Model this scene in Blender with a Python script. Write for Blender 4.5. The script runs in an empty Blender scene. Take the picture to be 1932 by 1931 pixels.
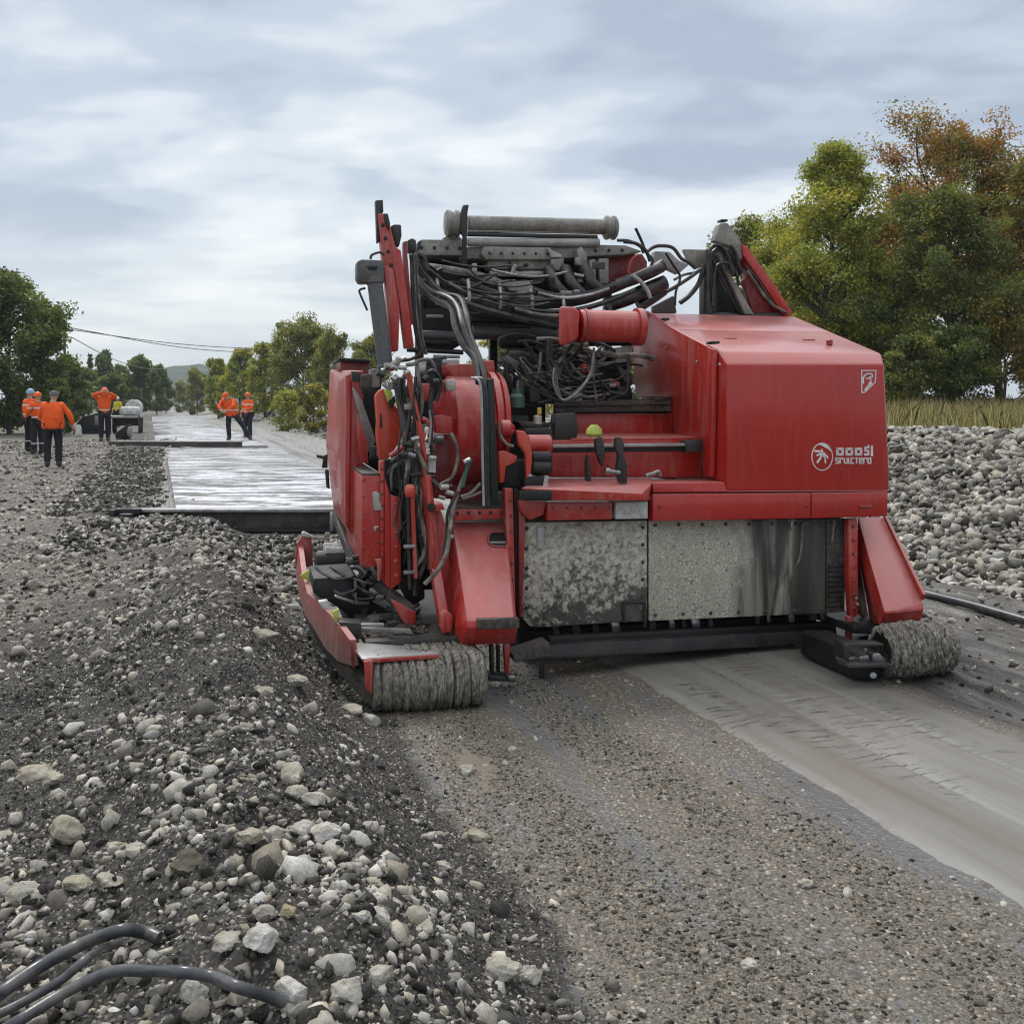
import bpy, bmesh, math, random
import numpy as np
from mathutils import Vector, Matrix, Quaternion

random.seed(7)
RNG = np.random.default_rng(11)
sc = bpy.context.scene
COL = sc.collection
rad = math.radians

# ------------------------------------------------------------------ camera
CAM_H, F, CX, HY = 1.6, 1932.0, 966.0, 762.0
cam_d = bpy.data.cameras.new('camera')
cam_d.sensor_width = 36.0
cam_d.lens = 36.0
cam_d.shift_y = -(965.5 - HY) / 1932.0
cam_d.clip_start = 0.05
cam_d.clip_end = 6000
cam = bpy.data.objects.new('camera', cam_d)
COL.objects.link(cam)
cam.location = (0, 0, CAM_H)
cam.rotation_euler = (rad(90), 0, 0)
sc.camera = cam
sc.view_settings.view_transform = 'Standard'
sc.view_settings.look = 'None'
sc.view_settings.exposure = 0.48
sc.view_settings.gamma = 1.0
sc.cycles.max_bounces = 6
sc.cycles.diffuse_bounces = 3
sc.cycles.glossy_bounces = 3
sc.cycles.transparent_max_bounces = 8
sc.cycles.use_denoising = True
sc.cycles.filter_width = 1.15


def at(px, py, Y):
    """world point seen at a picture position, at a distance Y"""
    return Vector(((px - CX) * Y / F, Y, CAM_H - (py - HY) * Y / F))


# ------------------------------------------------------------------ materials
class NB:
    def __init__(s, name):
        s.m = bpy.data.materials.new(name)
        s.m.use_nodes = True
        s.t = s.m.node_tree
        s.t.nodes.clear()
        s.out = s.t.nodes.new('ShaderNodeOutputMaterial')
        s._tc = None

    def node(s, typ, **kw):
        n = s.t.nodes.new(typ)
        for k, v in kw.items():
            setattr(n, k, v)
        return n

    def put(s, sock, v):
        if v is None:
            return
        if isinstance(v, bpy.types.NodeSocket):
            s.t.links.new(v, sock)
        elif isinstance(v, (tuple, list)):
            v = tuple(v)
            if sock.type == 'RGBA' and len(v) == 3:
                v = v + (1.0,)
            sock.default_value = v
        else:
            if sock.type == 'RGBA':
                v = (v, v, v, 1)
            elif sock.type == 'VECTOR':
                v = (v, v, v)
            sock.default_value = v

    def coord(s, kind='Object'):
        if s._tc is None:
            s._tc = s.node('ShaderNodeTexCoord')
        return s._tc.outputs[kind]

    def mapping(s, vec, scale=(1, 1, 1), rot=(0, 0, 0), loc=(0, 0, 0)):
        n = s.node('ShaderNodeMapping')
        s.put(n.inputs['Vector'], vec)
        n.inputs['Scale'].default_value = scale
        n.inputs['Rotation'].default_value = rot
        n.inputs['Location'].default_value = loc
        return n.outputs[0]

    def noise(s, scale, detail=4, rough=.55, vec=None, dist=0.0, out='Fac'):
        n = s.node('ShaderNodeTexNoise')
        s.put(n.inputs['Vector'], vec if vec is not None else s.coord())
        n.inputs['Scale'].default_value = scale
        n.inputs['Detail'].default_value = detail
        n.inputs['Roughness'].default_value = rough
        n.inputs['Distortion'].default_value = dist
        return n.outputs[out]

    def voro(s, scale, vec=None, feature='F1', out='Distance', rnd=1.0):
        n = s.node('ShaderNodeTexVoronoi', feature=feature)
        s.put(n.inputs['Vector'], vec if vec is not None else s.coord())
        n.inputs['Scale'].default_value = scale
        n.inputs['Randomness'].default_value = rnd
        return n.outputs[out]

    def ramp(s, fac, stops, interp='LINEAR'):
        n = s.node('ShaderNodeValToRGB')
        cr = n.color_ramp
        cr.interpolation = interp
        while len(cr.elements) < len(stops):
            cr.elements.new(0.5)
        for e, (p, c) in zip(cr.elements, stops):
            e.position = p
            if not isinstance(c, (tuple, list)):
                c = (c, c, c)
            e.color = tuple(c)[:3] + (1,)
        s.put(n.inputs[0], fac)
        return n.outputs[0]

    def mix(s, fac, a, b, mode='MIX'):
        n = s.node('ShaderNodeMix', data_type='RGBA', blend_type=mode)
        s.put(n.inputs[0], fac)
        s.put(n.inputs[6], a)
        s.put(n.inputs[7], b)
        return n.outputs[2]

    def math(s, op, a, b=None, c=None, clamp=False):
        n = s.node('ShaderNodeMath', operation=op, use_clamp=clamp)
        s.put(n.inputs[0], a)
        if b is not None:
            s.put(n.inputs[1], b)
        if c is not None:
            s.put(n.inputs[2], c)
        return n.outputs[0]

    def attr(s, name, out='Color'):
        n = s.node('ShaderNodeAttribute', attribute_name=name)
        return n.outputs[out]

    def sep(s, v):
        n = s.node('ShaderNodeSeparateXYZ')
        s.put(n.inputs[0], v)
        return n.outputs

    def sepc(s, v):
        n = s.node('ShaderNodeSeparateColor')
        s.put(n.inputs[0], v)
        return n.outputs

    def bump(s, h, strength=.5, dist=.01, normal=None):
        n = s.node('ShaderNodeBump')
        n.inputs['Strength'].default_value = strength
        n.inputs['Distance'].default_value = dist
        s.put(n.inputs['Height'], h)
        if normal is not None:
            s.put(n.inputs['Normal'], normal)
        return n.outputs[0]

    def bsdf(s, color, rough=.5, metal=0.0, spec=.5, normal=None, coat=0.0, coat_rough=.15):
        n = s.node('ShaderNodeBsdfPrincipled')
        s.put(n.inputs['Base Color'], color)
        s.put(n.inputs['Roughness'], rough)
        s.put(n.inputs['Metallic'], metal)
        s.put(n.inputs['Specular IOR Level'], spec)
        if coat:
            n.inputs['Coat Weight'].default_value = coat
            n.inputs['Coat Roughness'].default_value = coat_rough
        if normal is not None:
            s.put(n.inputs['Normal'], normal)
        s.t.links.new(n.outputs[0], s.out.inputs[0])
        return s.m


M = {}


def red_paint(name, base, dirt, rough=.3, scale=1.0, mudlow=0.0):
    b = NB(name)
    co = b.coord()
    n1 = b.noise(2.2 * scale, 5, .6, co)
    n2 = b.noise(38 * scale, 4, .65, co)
    streak = b.noise(1.0, 5, .6, b.mapping(co, (26, 26, 3.0)))
    col = b.mix(b.ramp(n1, [(.3, 0), (.75, 1)]), base, tuple(x * .78 for x in base))
    dust = b.math('MULTIPLY', b.ramp(n2, [(.50, 0), (.74, 1)]), b.ramp(n1, [(.35, .15), (.62, 1)]))
    dust = b.math('MULTIPLY', dust, dirt)
    col = b.mix(dust, col, (.27, .20, .165))
    st = b.math('MULTIPLY', b.ramp(streak, [(.48, 0), (.72, 1)]), min(1, dirt * 1.1))
    col = b.mix(st, col, (.40, .17, .14))
    # pale pink sky sheen painted into the colour of faces that look up
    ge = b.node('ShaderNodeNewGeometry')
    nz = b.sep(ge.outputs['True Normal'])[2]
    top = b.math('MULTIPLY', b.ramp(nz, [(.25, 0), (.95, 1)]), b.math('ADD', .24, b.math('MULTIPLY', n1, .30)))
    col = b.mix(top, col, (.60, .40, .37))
    # small splashes and chips
    sp = b.voro(30 * scale, co)
    big = b.noise(4 * scale, 3, .5, co)
    spm = b.math('MULTIPLY', b.ramp(sp, [(.06, 1), (.13, 0)]), b.ramp(big, [(.47, 0), (.62, 1)]))
    spm = b.math('MULTIPLY', spm, min(1.0, .35 + dirt))
    col = b.mix(spm, col, (.10, .05, .045))
    if mudlow:
        z = b.sep(co)[2]
        k = b.math('ADD', z, b.math('MULTIPLY', b.noise(7, 5, .7, co), .5))
        mk = b.ramp(b.math('MULTIPLY', k, 1.0), [(.46, 1), (.74, 0)])
        mk = b.math('MULTIPLY', mk, mudlow)
        col = b.mix(mk, col, (.16, .135, .115))
    r = b.math('ADD', b.math('MULTIPLY', n1, .16), rough - .05)
    r = b.math('ADD', r, b.math('MULTIPLY', b.math('ADD', dust, st), .5), clamp=True)
    nb = b.bump(b.math('ADD', n1, b.math('MULTIPLY', n2, .12)), .06, .03)
    return b.bsdf(col, r, 0, .5, nb, coat=.25, coat_rough=.12)


def metal_paint(name, base, dirtcol, amount, rough=.45, metal=0.0, scale=1.0, spec=.5):
    b = NB(name)
    co = b.coord()
    n1 = b.noise(5 * scale, 5, .62, co)
    n2 = b.noise(45 * scale, 4, .65, co)
    col = b.mix(b.ramp(n1, [(.3, 0), (.72, 1)]), base, tuple(x * .65 for x in base))
    d = b.math('MULTIPLY', b.ramp(b.math('MULTIPLY', b.math('ADD', n1, n2), .5), [(.44, 0), (.62, 1)]), amount)
    col = b.mix(d, col, dirtcol)
    r = b.math('ADD', rough, b.math('MULTIPLY', d, .35), clamp=True)
    nb = b.bump(n2, .18, .004)
    return b.bsdf(col, r, metal, spec, nb)


def make_materials():
    RED = (.43, .017, .012)
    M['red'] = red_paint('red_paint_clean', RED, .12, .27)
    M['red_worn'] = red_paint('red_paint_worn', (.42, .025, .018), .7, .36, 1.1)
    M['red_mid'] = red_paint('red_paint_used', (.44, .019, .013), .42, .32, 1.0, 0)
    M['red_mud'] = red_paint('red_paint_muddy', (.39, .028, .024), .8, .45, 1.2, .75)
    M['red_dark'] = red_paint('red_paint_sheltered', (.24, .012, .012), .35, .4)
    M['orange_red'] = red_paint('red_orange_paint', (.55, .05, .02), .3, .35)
    M['grey'] = metal_paint('grey_steel_paint', (.29, .285, .25), (.10, .088, .072), .75, .36)
    M['grey_light'] = metal_paint('grey_bright_steel', (.40, .40, .385), (.16, .145, .12), .5, .32)
    M['steel'] = metal_paint('worn_steel', (.42, .42, .43), (.11, .095, .08), .6, .30, .85)
    M['dark'] = metal_paint('dark_grimy_steel', (.014, .014, .015), (.06, .052, .044), .6, .38)
    M['dark_mud'] = metal_paint('dark_steel_muddy', (.026, .024, .022), (.13, .11, .09), .9, .6)
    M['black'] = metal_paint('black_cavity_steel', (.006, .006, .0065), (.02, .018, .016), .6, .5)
    M['cyl'] = metal_paint('slate_cylinder_paint', (.075, .08, .085), (.16, .14, .12), .55, .38)
    M['chrome'] = metal_paint('chrome_rod', (.75, .75, .76), (.25, .23, .2), .15, .14, 1.0)
    M['brass'] = metal_paint('pale_fitting', (.55, .53, .47), (.18, .15, .12), .5, .4, .3)
    M['white_plate'] = metal_paint('white_label_plate', (.62, .62, .60), (.2, .18, .16), .6, .5)
    M['hivis'] = metal_paint('lime_tape', (.55, .62, .10), (.25, .24, .12), .5, .55)
    M['yellow'] = metal_paint('yellow_plastic', (.65, .45, .03), (.25, .2, .1), .4, .5)
    M['green_cap'] = metal_paint('green_plastic', (.03, .12, .08), (.1, .1, .08), .4, .4)
    M['mark'] = metal_paint('white_vinyl', (.88, .86, .85), (.6, .4, .4), .2, .4)
    # rubber hose
    b = NB('black_rubber_hose')
    co = b.coord()
    n = b.noise(14, 4, .6, co)
    col = b.mix(b.ramp(n, [(.45, 0), (.7, 1)]), (.010, .010, .011), (.055, .05, .044))
    M['hose'] = b.bsdf(col, .36, 0, .5, b.bump(b.noise(160, 2, .5, co), .15, .002))
    b = NB('grey_dusty_hose')
    co = b.coord()
    n = b.noise(14, 4, .6, co)
    col = b.mix(b.ramp(n, [(.4, 0), (.65, 1)]), (.07, .067, .06), (.24, .22, .18))
    M['hose_grey'] = b.bsdf(col, .5, 0, .4, b.bump(b.noise(120, 2, .5, co), .2, .002))
    # site cable in the foreground
    b = NB('site_pipe_rubber')
    co = b.coord()
    n = b.noise(9, 5, .65, co)
    n2 = b.noise(90, 3, .6, co)
    col = b.mix(b.ramp(n, [(.45, 0), (.75, 1)]), (.045, .048, .056), (.16, .15, .135))
    M['site_hose'] = b.bsdf(col, b.math('ADD', .18, b.math('MULTIPLY', n, .25)), 0, .5, b.bump(n2, .15, .003))
    # muddy crawler belt
    b = NB('muddy_crawler_belt')
    co = b.coord()
    n = b.noise(9, 6, .7, b.mapping(co, (2.2, 1, 1)))
    n2 = b.noise(60, 5, .7, b.mapping(co, (1.4, 1, .5)))
    col = b.mix(b.ramp(n, [(.3, 0), (.66, 1)]), (.12, .105, .085), (.40, .37, .315))
    col = b.mix(b.ramp(n2, [(.40, 1), (.56, 0)]), col, (.085, .075, .062))
    col = b.mix(b.ramp(b.attr('groove', 'Fac'), [(.15, .0), (.9, .9)]), col, (.035, .031, .027))
    M['belt'] = b.bsdf(col, .85, 0, .25, b.bump(b.math('ADD', n, n2), .7, .012))
    # front plates: steel under dried mud
    b = NB('steel_plate_caked_with_mud')
    co = b.coord()
    n = b.noise(3.2, 7, .72, co, .4)
    n2 = b.noise(26, 6, .72, co, .6)
    z = b.sep(co)[2]
    k = b.math('ADD', b.math('MULTIPLY', b.math('ADD', z, -.58), .5), n)
    k = b.math('ADD', k, b.math('MULTIPLY', b.math('ADD', n2, -.5), .55))
    cake = b.ramp(k, [(.40, 0), (.49, 1)])
    steel = b.mix(b.ramp(n2, [(.4, 0), (.7, 1)]), (.075, .07, .064), (.145, .13, .112))
    mud = b.mix(b.ramp(n2, [(.35, 0), (.62, 1)]), (.16, .14, .11), (.58, .545, .46))
    col = b.mix(cake, steel, mud)
    r = b.mix(cake, .30, .82)
    M['plate_cake'] = b.bsdf(col, r, 0, .5, b.bump(b.math('MULTIPLY', n2, cake), .6, .012))
    b = NB('steel_plate_cracked_mud')
    co = b.coord()
    x = b.sep(co)[0]
    warp = b.noise(9, 4, .6, co, 0, 'Color')
    cv = b.mix(.06, co, warp)
    crack = b.voro(46, cv, 'DISTANCE_TO_EDGE')
    n = b.noise(2.6, 6, .7, b.mapping(co, (1, 1, .45)), .5)
    n2 = b.noise(22, 5, .7, b.mapping(co, (1, 1, .6)))
    run = b.noise(1.0, 5, .6, b.mapping(co, (9, 9, .9)), .7)
    zone = b.math('ADD', b.math('MULTIPLY', b.math('ADD', x, -2.85), -1.0), b.math('MULTIPLY', b.math('ADD', n, -.5), 1.0))
    cake = b.ramp(zone, [(.42, 0), (.60, 1)])
    thin = b.ramp(b.math('ADD', b.math('MULTIPLY', b.math('ADD', x, -3.0), -.9), b.math('MULTIPLY', b.math('ADD', run, -.5), 1.1)), [(.28, 0), (.42, 1)])
    steel = b.mix(b.ramp(run, [(.42, 0), (.66, 1)]), (.045, .042, .038), (.12, .108, .085))
    mud1 = b.mix(b.ramp(run, [(.35, 0), (.65, 1)]), (.17, .152, .122), (.31, .285, .235))
    mud2 = b.mix(b.ramp(n2, [(.35, 0), (.66, 1)]), (.36, .335, .275), (.55, .52, .43))
    mud2 = b.mix(b.math('MULTIPLY', b.ramp(crack, [(.02, 1), (.07, 0)]), b.ramp(n2, [(.38, .25), (.55, .9)])), mud2, (.085, .075, .06))
    col = b.mix(thin, steel, mud1)
    col = b.mix(cake, col, mud2)
    r = b.mix(thin, .5, .75)
    r = b.mix(cake, r, .85)
    h = b.math('MULTIPLY', b.ramp(crack, [(.0, 0), (.08, 1)]), cake)
    M['plate_crack'] = b.bsdf(col, r, 0, .45, b.bump(b.math('ADD', h, n2), .4, .008))
    # wet white boards
    b = NB('wet_white_boards')
    co = b.coord()
    pl = b.mapping(co, (.8, 3.3, 1))
    n = b.noise(1.5, 5, .65, b.mapping(co, (.55, 2.6, 1)), .3)
    n2 = b.noise(9, 5, .7, b.mapping(co, (.5, 1.5, 1)))
    far = b.ramp(b.math('MULTIPLY', b.sep(co)[1], .02), [(.34, 0), (.48, 1)])
    wh = b.mix(b.ramp(n2, [(.4, 0), (.7, 1)]), (.90, .92, .96), (.52, .54, .56))
    dirty = b.ramp(b.math('ADD', n, b.math('MULTIPLY', b.math('ADD', n2, -.5), .5)), [(.485, 1), (.535, 0)])
    long_ = b.noise(1.6, 4, .6, b.mapping(co, (1.6, .16, 1)))
    d2 = b.math('MULTIPLY', b.ramp(long_, [(.50, 0), (.58, 1)]), b.math('ADD', .06, far, clamp=True))
    gap = b.sep(co)[1]
    fr = b.math('FRACT', b.math('MULTIPLY', gap, 2.1))
    gapm = b.math('LESS_THAN', fr, .05)
    d = b.math('MAXIMUM', dirty, d2)
    d = b.math('MAXIMUM', d, b.math('MULTIPLY', gapm, .85))
    col = b.mix(d, wh, (.055, .05, .048))
    red_s = b.ramp(b.noise(1.1, 3, .5, b.mapping(co, (.9, 2.2, 1), loc=(7, 3, 0))), [(.68, 0), (.74, .7)])
    col = b.mix(b.math('MULTIPLY', red_s, b.ramp(n2, [(.5, 0), (.6, 1)])), col, (.28, .04, .035))
    M['boards'] = b.bsdf(col, b.mix(d, .22, .6), 0, .6, b.bump(n2, .15, .01))


make_materials()


# ------------------------------------------------------------------ mesh building
def tag(o, label=None, cat=None, group=None, kind=None):
    if label: o['label'] = label
    if cat: o['category'] = cat
    if group: o['group'] = group
    if kind: o['kind'] = kind
    return o


def empty(name, loc, rz=0.0):
    o = bpy.data.objects.new(name, None)
    COL.objects.link(o)
    o.location = loc
    o.rotation_euler = (0, 0, rz)
    o.empty_display_size = .2
    return o


def link_mesh(name, me, mat=None, parent=None):
    o = bpy.data.objects.new(name, me)
    COL.objects.link(o)
    if mat is not None:
        me.materials.clear()
        me.materials.append(mat)
    if parent is not None:
        o.parent = parent
    return o


def spline(pts, n=8):
    pts = [Vector(p) for p in pts]
    if len(pts) < 3:
        return pts
    out = []
    P = [pts[0] * 2 - pts[1]] + pts + [pts[-1] * 2 - pts[-2]]
    for i in range(1, len(P) - 2):
        p0, p1, p2, p3 = P[i - 1], P[i], P[i + 1], P[i + 2]
        for k in range(n):
            t = k / n
            out.append(.5 * ((2 * p1) + (p2 - p0) * t + (2 * p0 - 5 * p1 + 4 * p2 - p3) * t * t + (3 * p1 - p0 - 3 * p2 + p3) * t ** 3))
    out.append(pts[-1])
    return out


class MB:
    """collects shapes, then links them as one mesh object"""

    def __init__(s):
        s.v, s.f = [], []

    def raw(s, verts, faces):
        o = len(s.v)
        s.v.extend([tuple(v) for v in verts])
        s.f.extend([tuple(i + o for i in f) for f in faces])

    def solid(s, verts, faces, bevel=.006, seg=2):
        if bevel <= 0:
            return s.raw(verts, faces)
        bm = bmesh.new()
        vs = [bm.verts.new(v) for v in verts]
        for f in faces:
            try:
                bm.faces.new([vs[i] for i in f])
            except ValueError:
                pass
        bmesh.ops.recalc_face_normals(bm, faces=bm.faces)
        bm.normal_update()
        es = [e for e in bm.edges if len(e.link_faces) == 2 and e.calc_face_angle(0) > .3]
        bmesh.ops.bevel(bm, geom=es, offset=bevel, segments=seg, affect='EDGES', profile=.5, clamp_overlap=True)
        bm.verts.index_update()
        s.raw([v.co[:] for v in bm.verts], [[v.index for v in f.verts] for f in bm.faces])
        bm.free()

    def prism(s, poly, d, bevel=.006):
        """poly: list of points, d: extrusion vector"""
        n = len(poly)
        d = Vector(d)
        vs = [Vector(p) for p in poly] + [Vector(p) + d for p in poly]
        fs = [list(range(n))[::-1], list(range(n, 2 * n))] + [[i, (i + 1) % n, n + (i + 1) % n, n + i] for i in range(n)]
        s.solid(vs, fs, bevel)

    def hexa(s, a, b, bevel=.006):
        """a, b: two quads (lists of 4 points) joined"""
        vs = list(a) + list(b)
        s.solid(vs, [[3, 2, 1, 0], [4, 5, 6, 7], [0, 1, 5, 4], [1, 2, 6, 5], [2, 3, 7, 6], [3, 0, 4, 7]], bevel)

    def box(s, lo, hi, bevel=.006):
        (x0, y0, z0), (x1, y1, z1) = lo, hi
        s.hexa([(x0, y0, z0), (x1, y0, z0), (x1, y0, z1), (x0, y0, z1)], [(x0, y1, z0), (x1, y1, z0), (x1, y1, z1), (x0, y1, z1)], bevel)

    def beam(s, p, q, w, h, up=(0, 0, 1), bevel=.005):
        p, q = Vector(p), Vector(q)
        d = (q - p).normalized()
        up = Vector(up)
        x = d.cross(up)
        if x.length < 1e-3:
            x = d.cross(Vector((0, 1, 0)))
        x.normalize()
        y = x.cross(d).normalized()
        c = lambda c_: [c_ - x * w / 2 - y * h / 2, c_ + x * w / 2 - y * h / 2, c_ + x * w / 2 + y * h / 2, c_ - x * w / 2 + y * h / 2]
        s.hexa(c(p), c(q), bevel)

    def lathe(s, p, q, prof, n=20):
        """prof: list of (t along p->q in metres, radius)"""
        p, q = Vector(p), Vector(q)
        d = (q - p).normalized()
        x = d.orthogonal().normalized()
        y = d.cross(x)
        vs, fs = [], []
        for (t, r) in prof:
            for k in range(n):
                a = 2 * math.pi * k / n
                vs.append(p + d * t + (x * math.cos(a) + y * math.sin(a)) * max(r, 1e-4))
        for i in range(len(prof) - 1):
            for k in range(n):
                k2 = (k + 1) % n
                fs.append([i * n + k, i * n + k2, (i + 1) * n + k2, (i + 1) * n + k])
        fs.append(list(range(n))[::-1])
        fs.append([(len(prof) - 1) * n + k for k in range(n)])
        s.raw(vs, fs)

    def cyl(s, p, q, r, n=18, bev=None):
        L = (Vector(q) - Vector(p)).length
        b = min(r * .15, L * .2) if bev is None else bev
        s.lathe(p, q, [(0, r - b), (b, r), (L - b, r), (L, r - b)], n)

    def tube(s, pts, r, n=8, smooth=8, r2=None):
        P = spline(pts, smooth)
        m = len(P)
        d = (P[1] - P[0]).normalized()
        x = d.orthogonal().normalized()
        vs, fs = [], []
        for i, p in enumerate(P):
            a = P[max(0, i - 1)]
            b = P[min(m - 1, i + 1)]
            d = (b - a)
            if d.length < 1e-9:
                d = Vector((0, 0, 1))
            d.normalize()
            x = (x - d * x.dot(d))
            if x.length < 1e-6:
                x = d.orthogonal()
            x.normalize()
            y = d.cross(x)
            rr = r if r2 is None else r + (r2 - r) * i / (m - 1)
            for k in range(n):
                t = 2 * math.pi * k / n
                vs.append(p + (x * math.cos(t) + y * math.sin(t)) * rr)
        for i in range(m - 1):
            for k in range(n):
                k2 = (k + 1) % n
                fs.append([i * n + k, i * n + k2, (i + 1) * n + k2, (i + 1) * n + k])
        fs.append(list(range(n))[::-1])
        fs.append([(m - 1) * n + k for k in range(n)])
        s.raw(vs, fs)

    def build(s, name, mat, parent=None, label=None, angle=38, shade=True):
        me = bpy.data.meshes.new(name)
        me.from_pydata(s.v, [], s.f)
        bm = bmesh.new()
        bm.from_mesh(me)
        bmesh.ops.recalc_face_normals(bm, faces=bm.faces)
        bm.to_mesh(me)
        bm.free()
        if shade:
            me.polygons.foreach_set('use_smooth', [True] * len(me.polygons))
            me.set_sharp_from_angle(angle=rad(angle))
        me.update()
        o = link_mesh(name, me, M[mat] if isinstance(mat, str) else mat, parent)
        if label:
            o['label'] = label
        return o


# ------------------------------------------------------------------ noise on arrays
def _hash(ix, iy, seed):
    h = (ix.astype(np.int64) * 374761393 + iy.astype(np.int64) * 668265263 + seed * 974634541) & 0x7fffffff
    h = ((h ^ (h >> 13)) * 1274126177) & 0x7fffffff
    return ((h ^ (h >> 16)) & 0xffff) / 65535.0


def vnoise(x, y, seed=0):
    ix, iy = np.floor(x), np.floor(y)
    fx, fy = x - ix, y - iy
    fx = fx * fx * fx * (fx * (fx * 6 - 15) + 10)
    fy = fy * fy * fy * (fy * (fy * 6 - 15) + 10)
    a, b = _hash(ix, iy, seed), _hash(ix + 1, iy, seed)
    c, d = _hash(ix, iy + 1, seed), _hash(ix + 1, iy + 1, seed)
    return (a + (b - a) * fx) * (1 - fy) + (c + (d - c) * fx) * fy


def fbm(x, y, oct=4, seed=0, gain=.5):
    s, a, n = 0, 1.0, 0
    for o in range(oct):
        s = s + a * vnoise(x * 2 ** o + 17.3 * o, y * 2 ** o - 9.1 * o, seed + o)
        n += a
        a *= gain
    return s / n - .5


def sst(x, a, b):
    t = np.clip((x - a) / (b - a), 0, 1)
    return t * t * (3 - 2 * t)


# ------------------------------------------------------------------ world and sun
def make_world():
    w = bpy.data.worlds.new('World')
    sc.world = w
    w.use_nodes = True
    b = NB.__new__(NB)
    b.m, b.t, b._tc = None, w.node_tree, None
    b.t.nodes.clear()
    out = b.node('ShaderNodeOutputWorld')
    bg = b.node('ShaderNodeBackground')
    sky = b.node('ShaderNodeTexSky')
    sky.sky_type = 'NISHITA'
    sky.sun_disc = False
    sky.sun_elevation = rad(52)
    sky.sun_rotation = rad(-27)
    d = b.coord('Generated')
    x, y, z = b.sep(d)
    zz = b.math('ADD', b.math('MAXIMUM', z, 0.0), .17)
    cv = b.node('ShaderNodeCombineXYZ')
    b.put(cv.inputs[0], b.math('DIVIDE', x, zz))
    b.put(cv.inputs[1], b.math('DIVIDE', y, zz))
    c = cv.outputs[0]
    n1 = b.noise(1.0, 4, .5, b.mapping(c, (.95, 1.15, 1), rot=(0, 0, rad(-10)), loc=(2.3, 4.4, 0)), .25)
    n2 = b.noise(2.4, 4, .5, b.mapping(c, (.9, 1.2, 1), rot=(0, 0, rad(-10)), loc=(1.2, 0.7, 3)), .25)
    n = b.math('ADD', b.math('MULTIPLY', n1, .62), b.math('MULTIPLY', n2, .38))
    # cloud is brighter towards the veiled sun on the left, thinner and bluer to the right
    n = b.math('ADD', n, b.math('ADD', b.math('MULTIPLY', x, -.09), b.math('MULTIPLY', z, -.26)))
    cl = b.ramp(n, [(.36, (.315, .37, .45)), (.43, (.415, .475, .545)), (.485, (.555, .60, .64)), (.54, (.68, .71, .72)), (.61, (.82, .82, .815))], 'EASE')
    # low sky pales towards the horizon
    hz = b.ramp(z, [(.0, 1), (.10, .45), (.22, 0)])
    cl = b.mix(b.math('MULTIPLY', hz, .78), cl, (.60, .635, .645))
    up = b.ramp(z, [(.36, 0), (.75, 1)])
    cl = b.mix(up, cl, (1.02, 1.05, 1.09))
    nsk = b.mix(1.0, sky.outputs[0], (.10, .10, .10), 'MULTIPLY')
    col = b.mix(.90, nsk, cl)
    b.put(bg.inputs['Color'], col)
    bg.inputs['Strength'].default_value = 1.0
    b.t.links.new(bg.outputs[0], out.inputs[0])
    sd = bpy.data.lights.new('sun', 'SUN')
    sd.energy = 1.5
    sd.angle = rad(11)
    sd.color = (1.0, .965, .92)
    so = bpy.data.objects.new('sun', sd)
    COL.objects.link(so)
    el, az = rad(52), rad(-27)          # azimuth from the view axis, to the left
    dv = Vector((math.sin(az) * math.cos(el), math.cos(az) * math.cos(el), math.sin(el)))
    so.rotation_euler = (-dv).to_track_quat('-Z', 'Y').to_euler()
    so.location = dv * 60


make_world()
# ------------------------------------------------------------------ terrain
ROAD_YAW = rad(18.9)
SX, SY = math.cos(ROAD_YAW), math.sin(ROAD_YAW)
EX, EY = .265, 2.64


def road_st(x, y):
    dx, dy = x - EX, y - EY
    return dx * SX + dy * SY, -dx * SY + dy * SX


def road_xy(s, t):
    return EX + s * SX - t * SY, EY + s * SY + t * SX


MOUNDS = []      # (x, y, height, radius)


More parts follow.
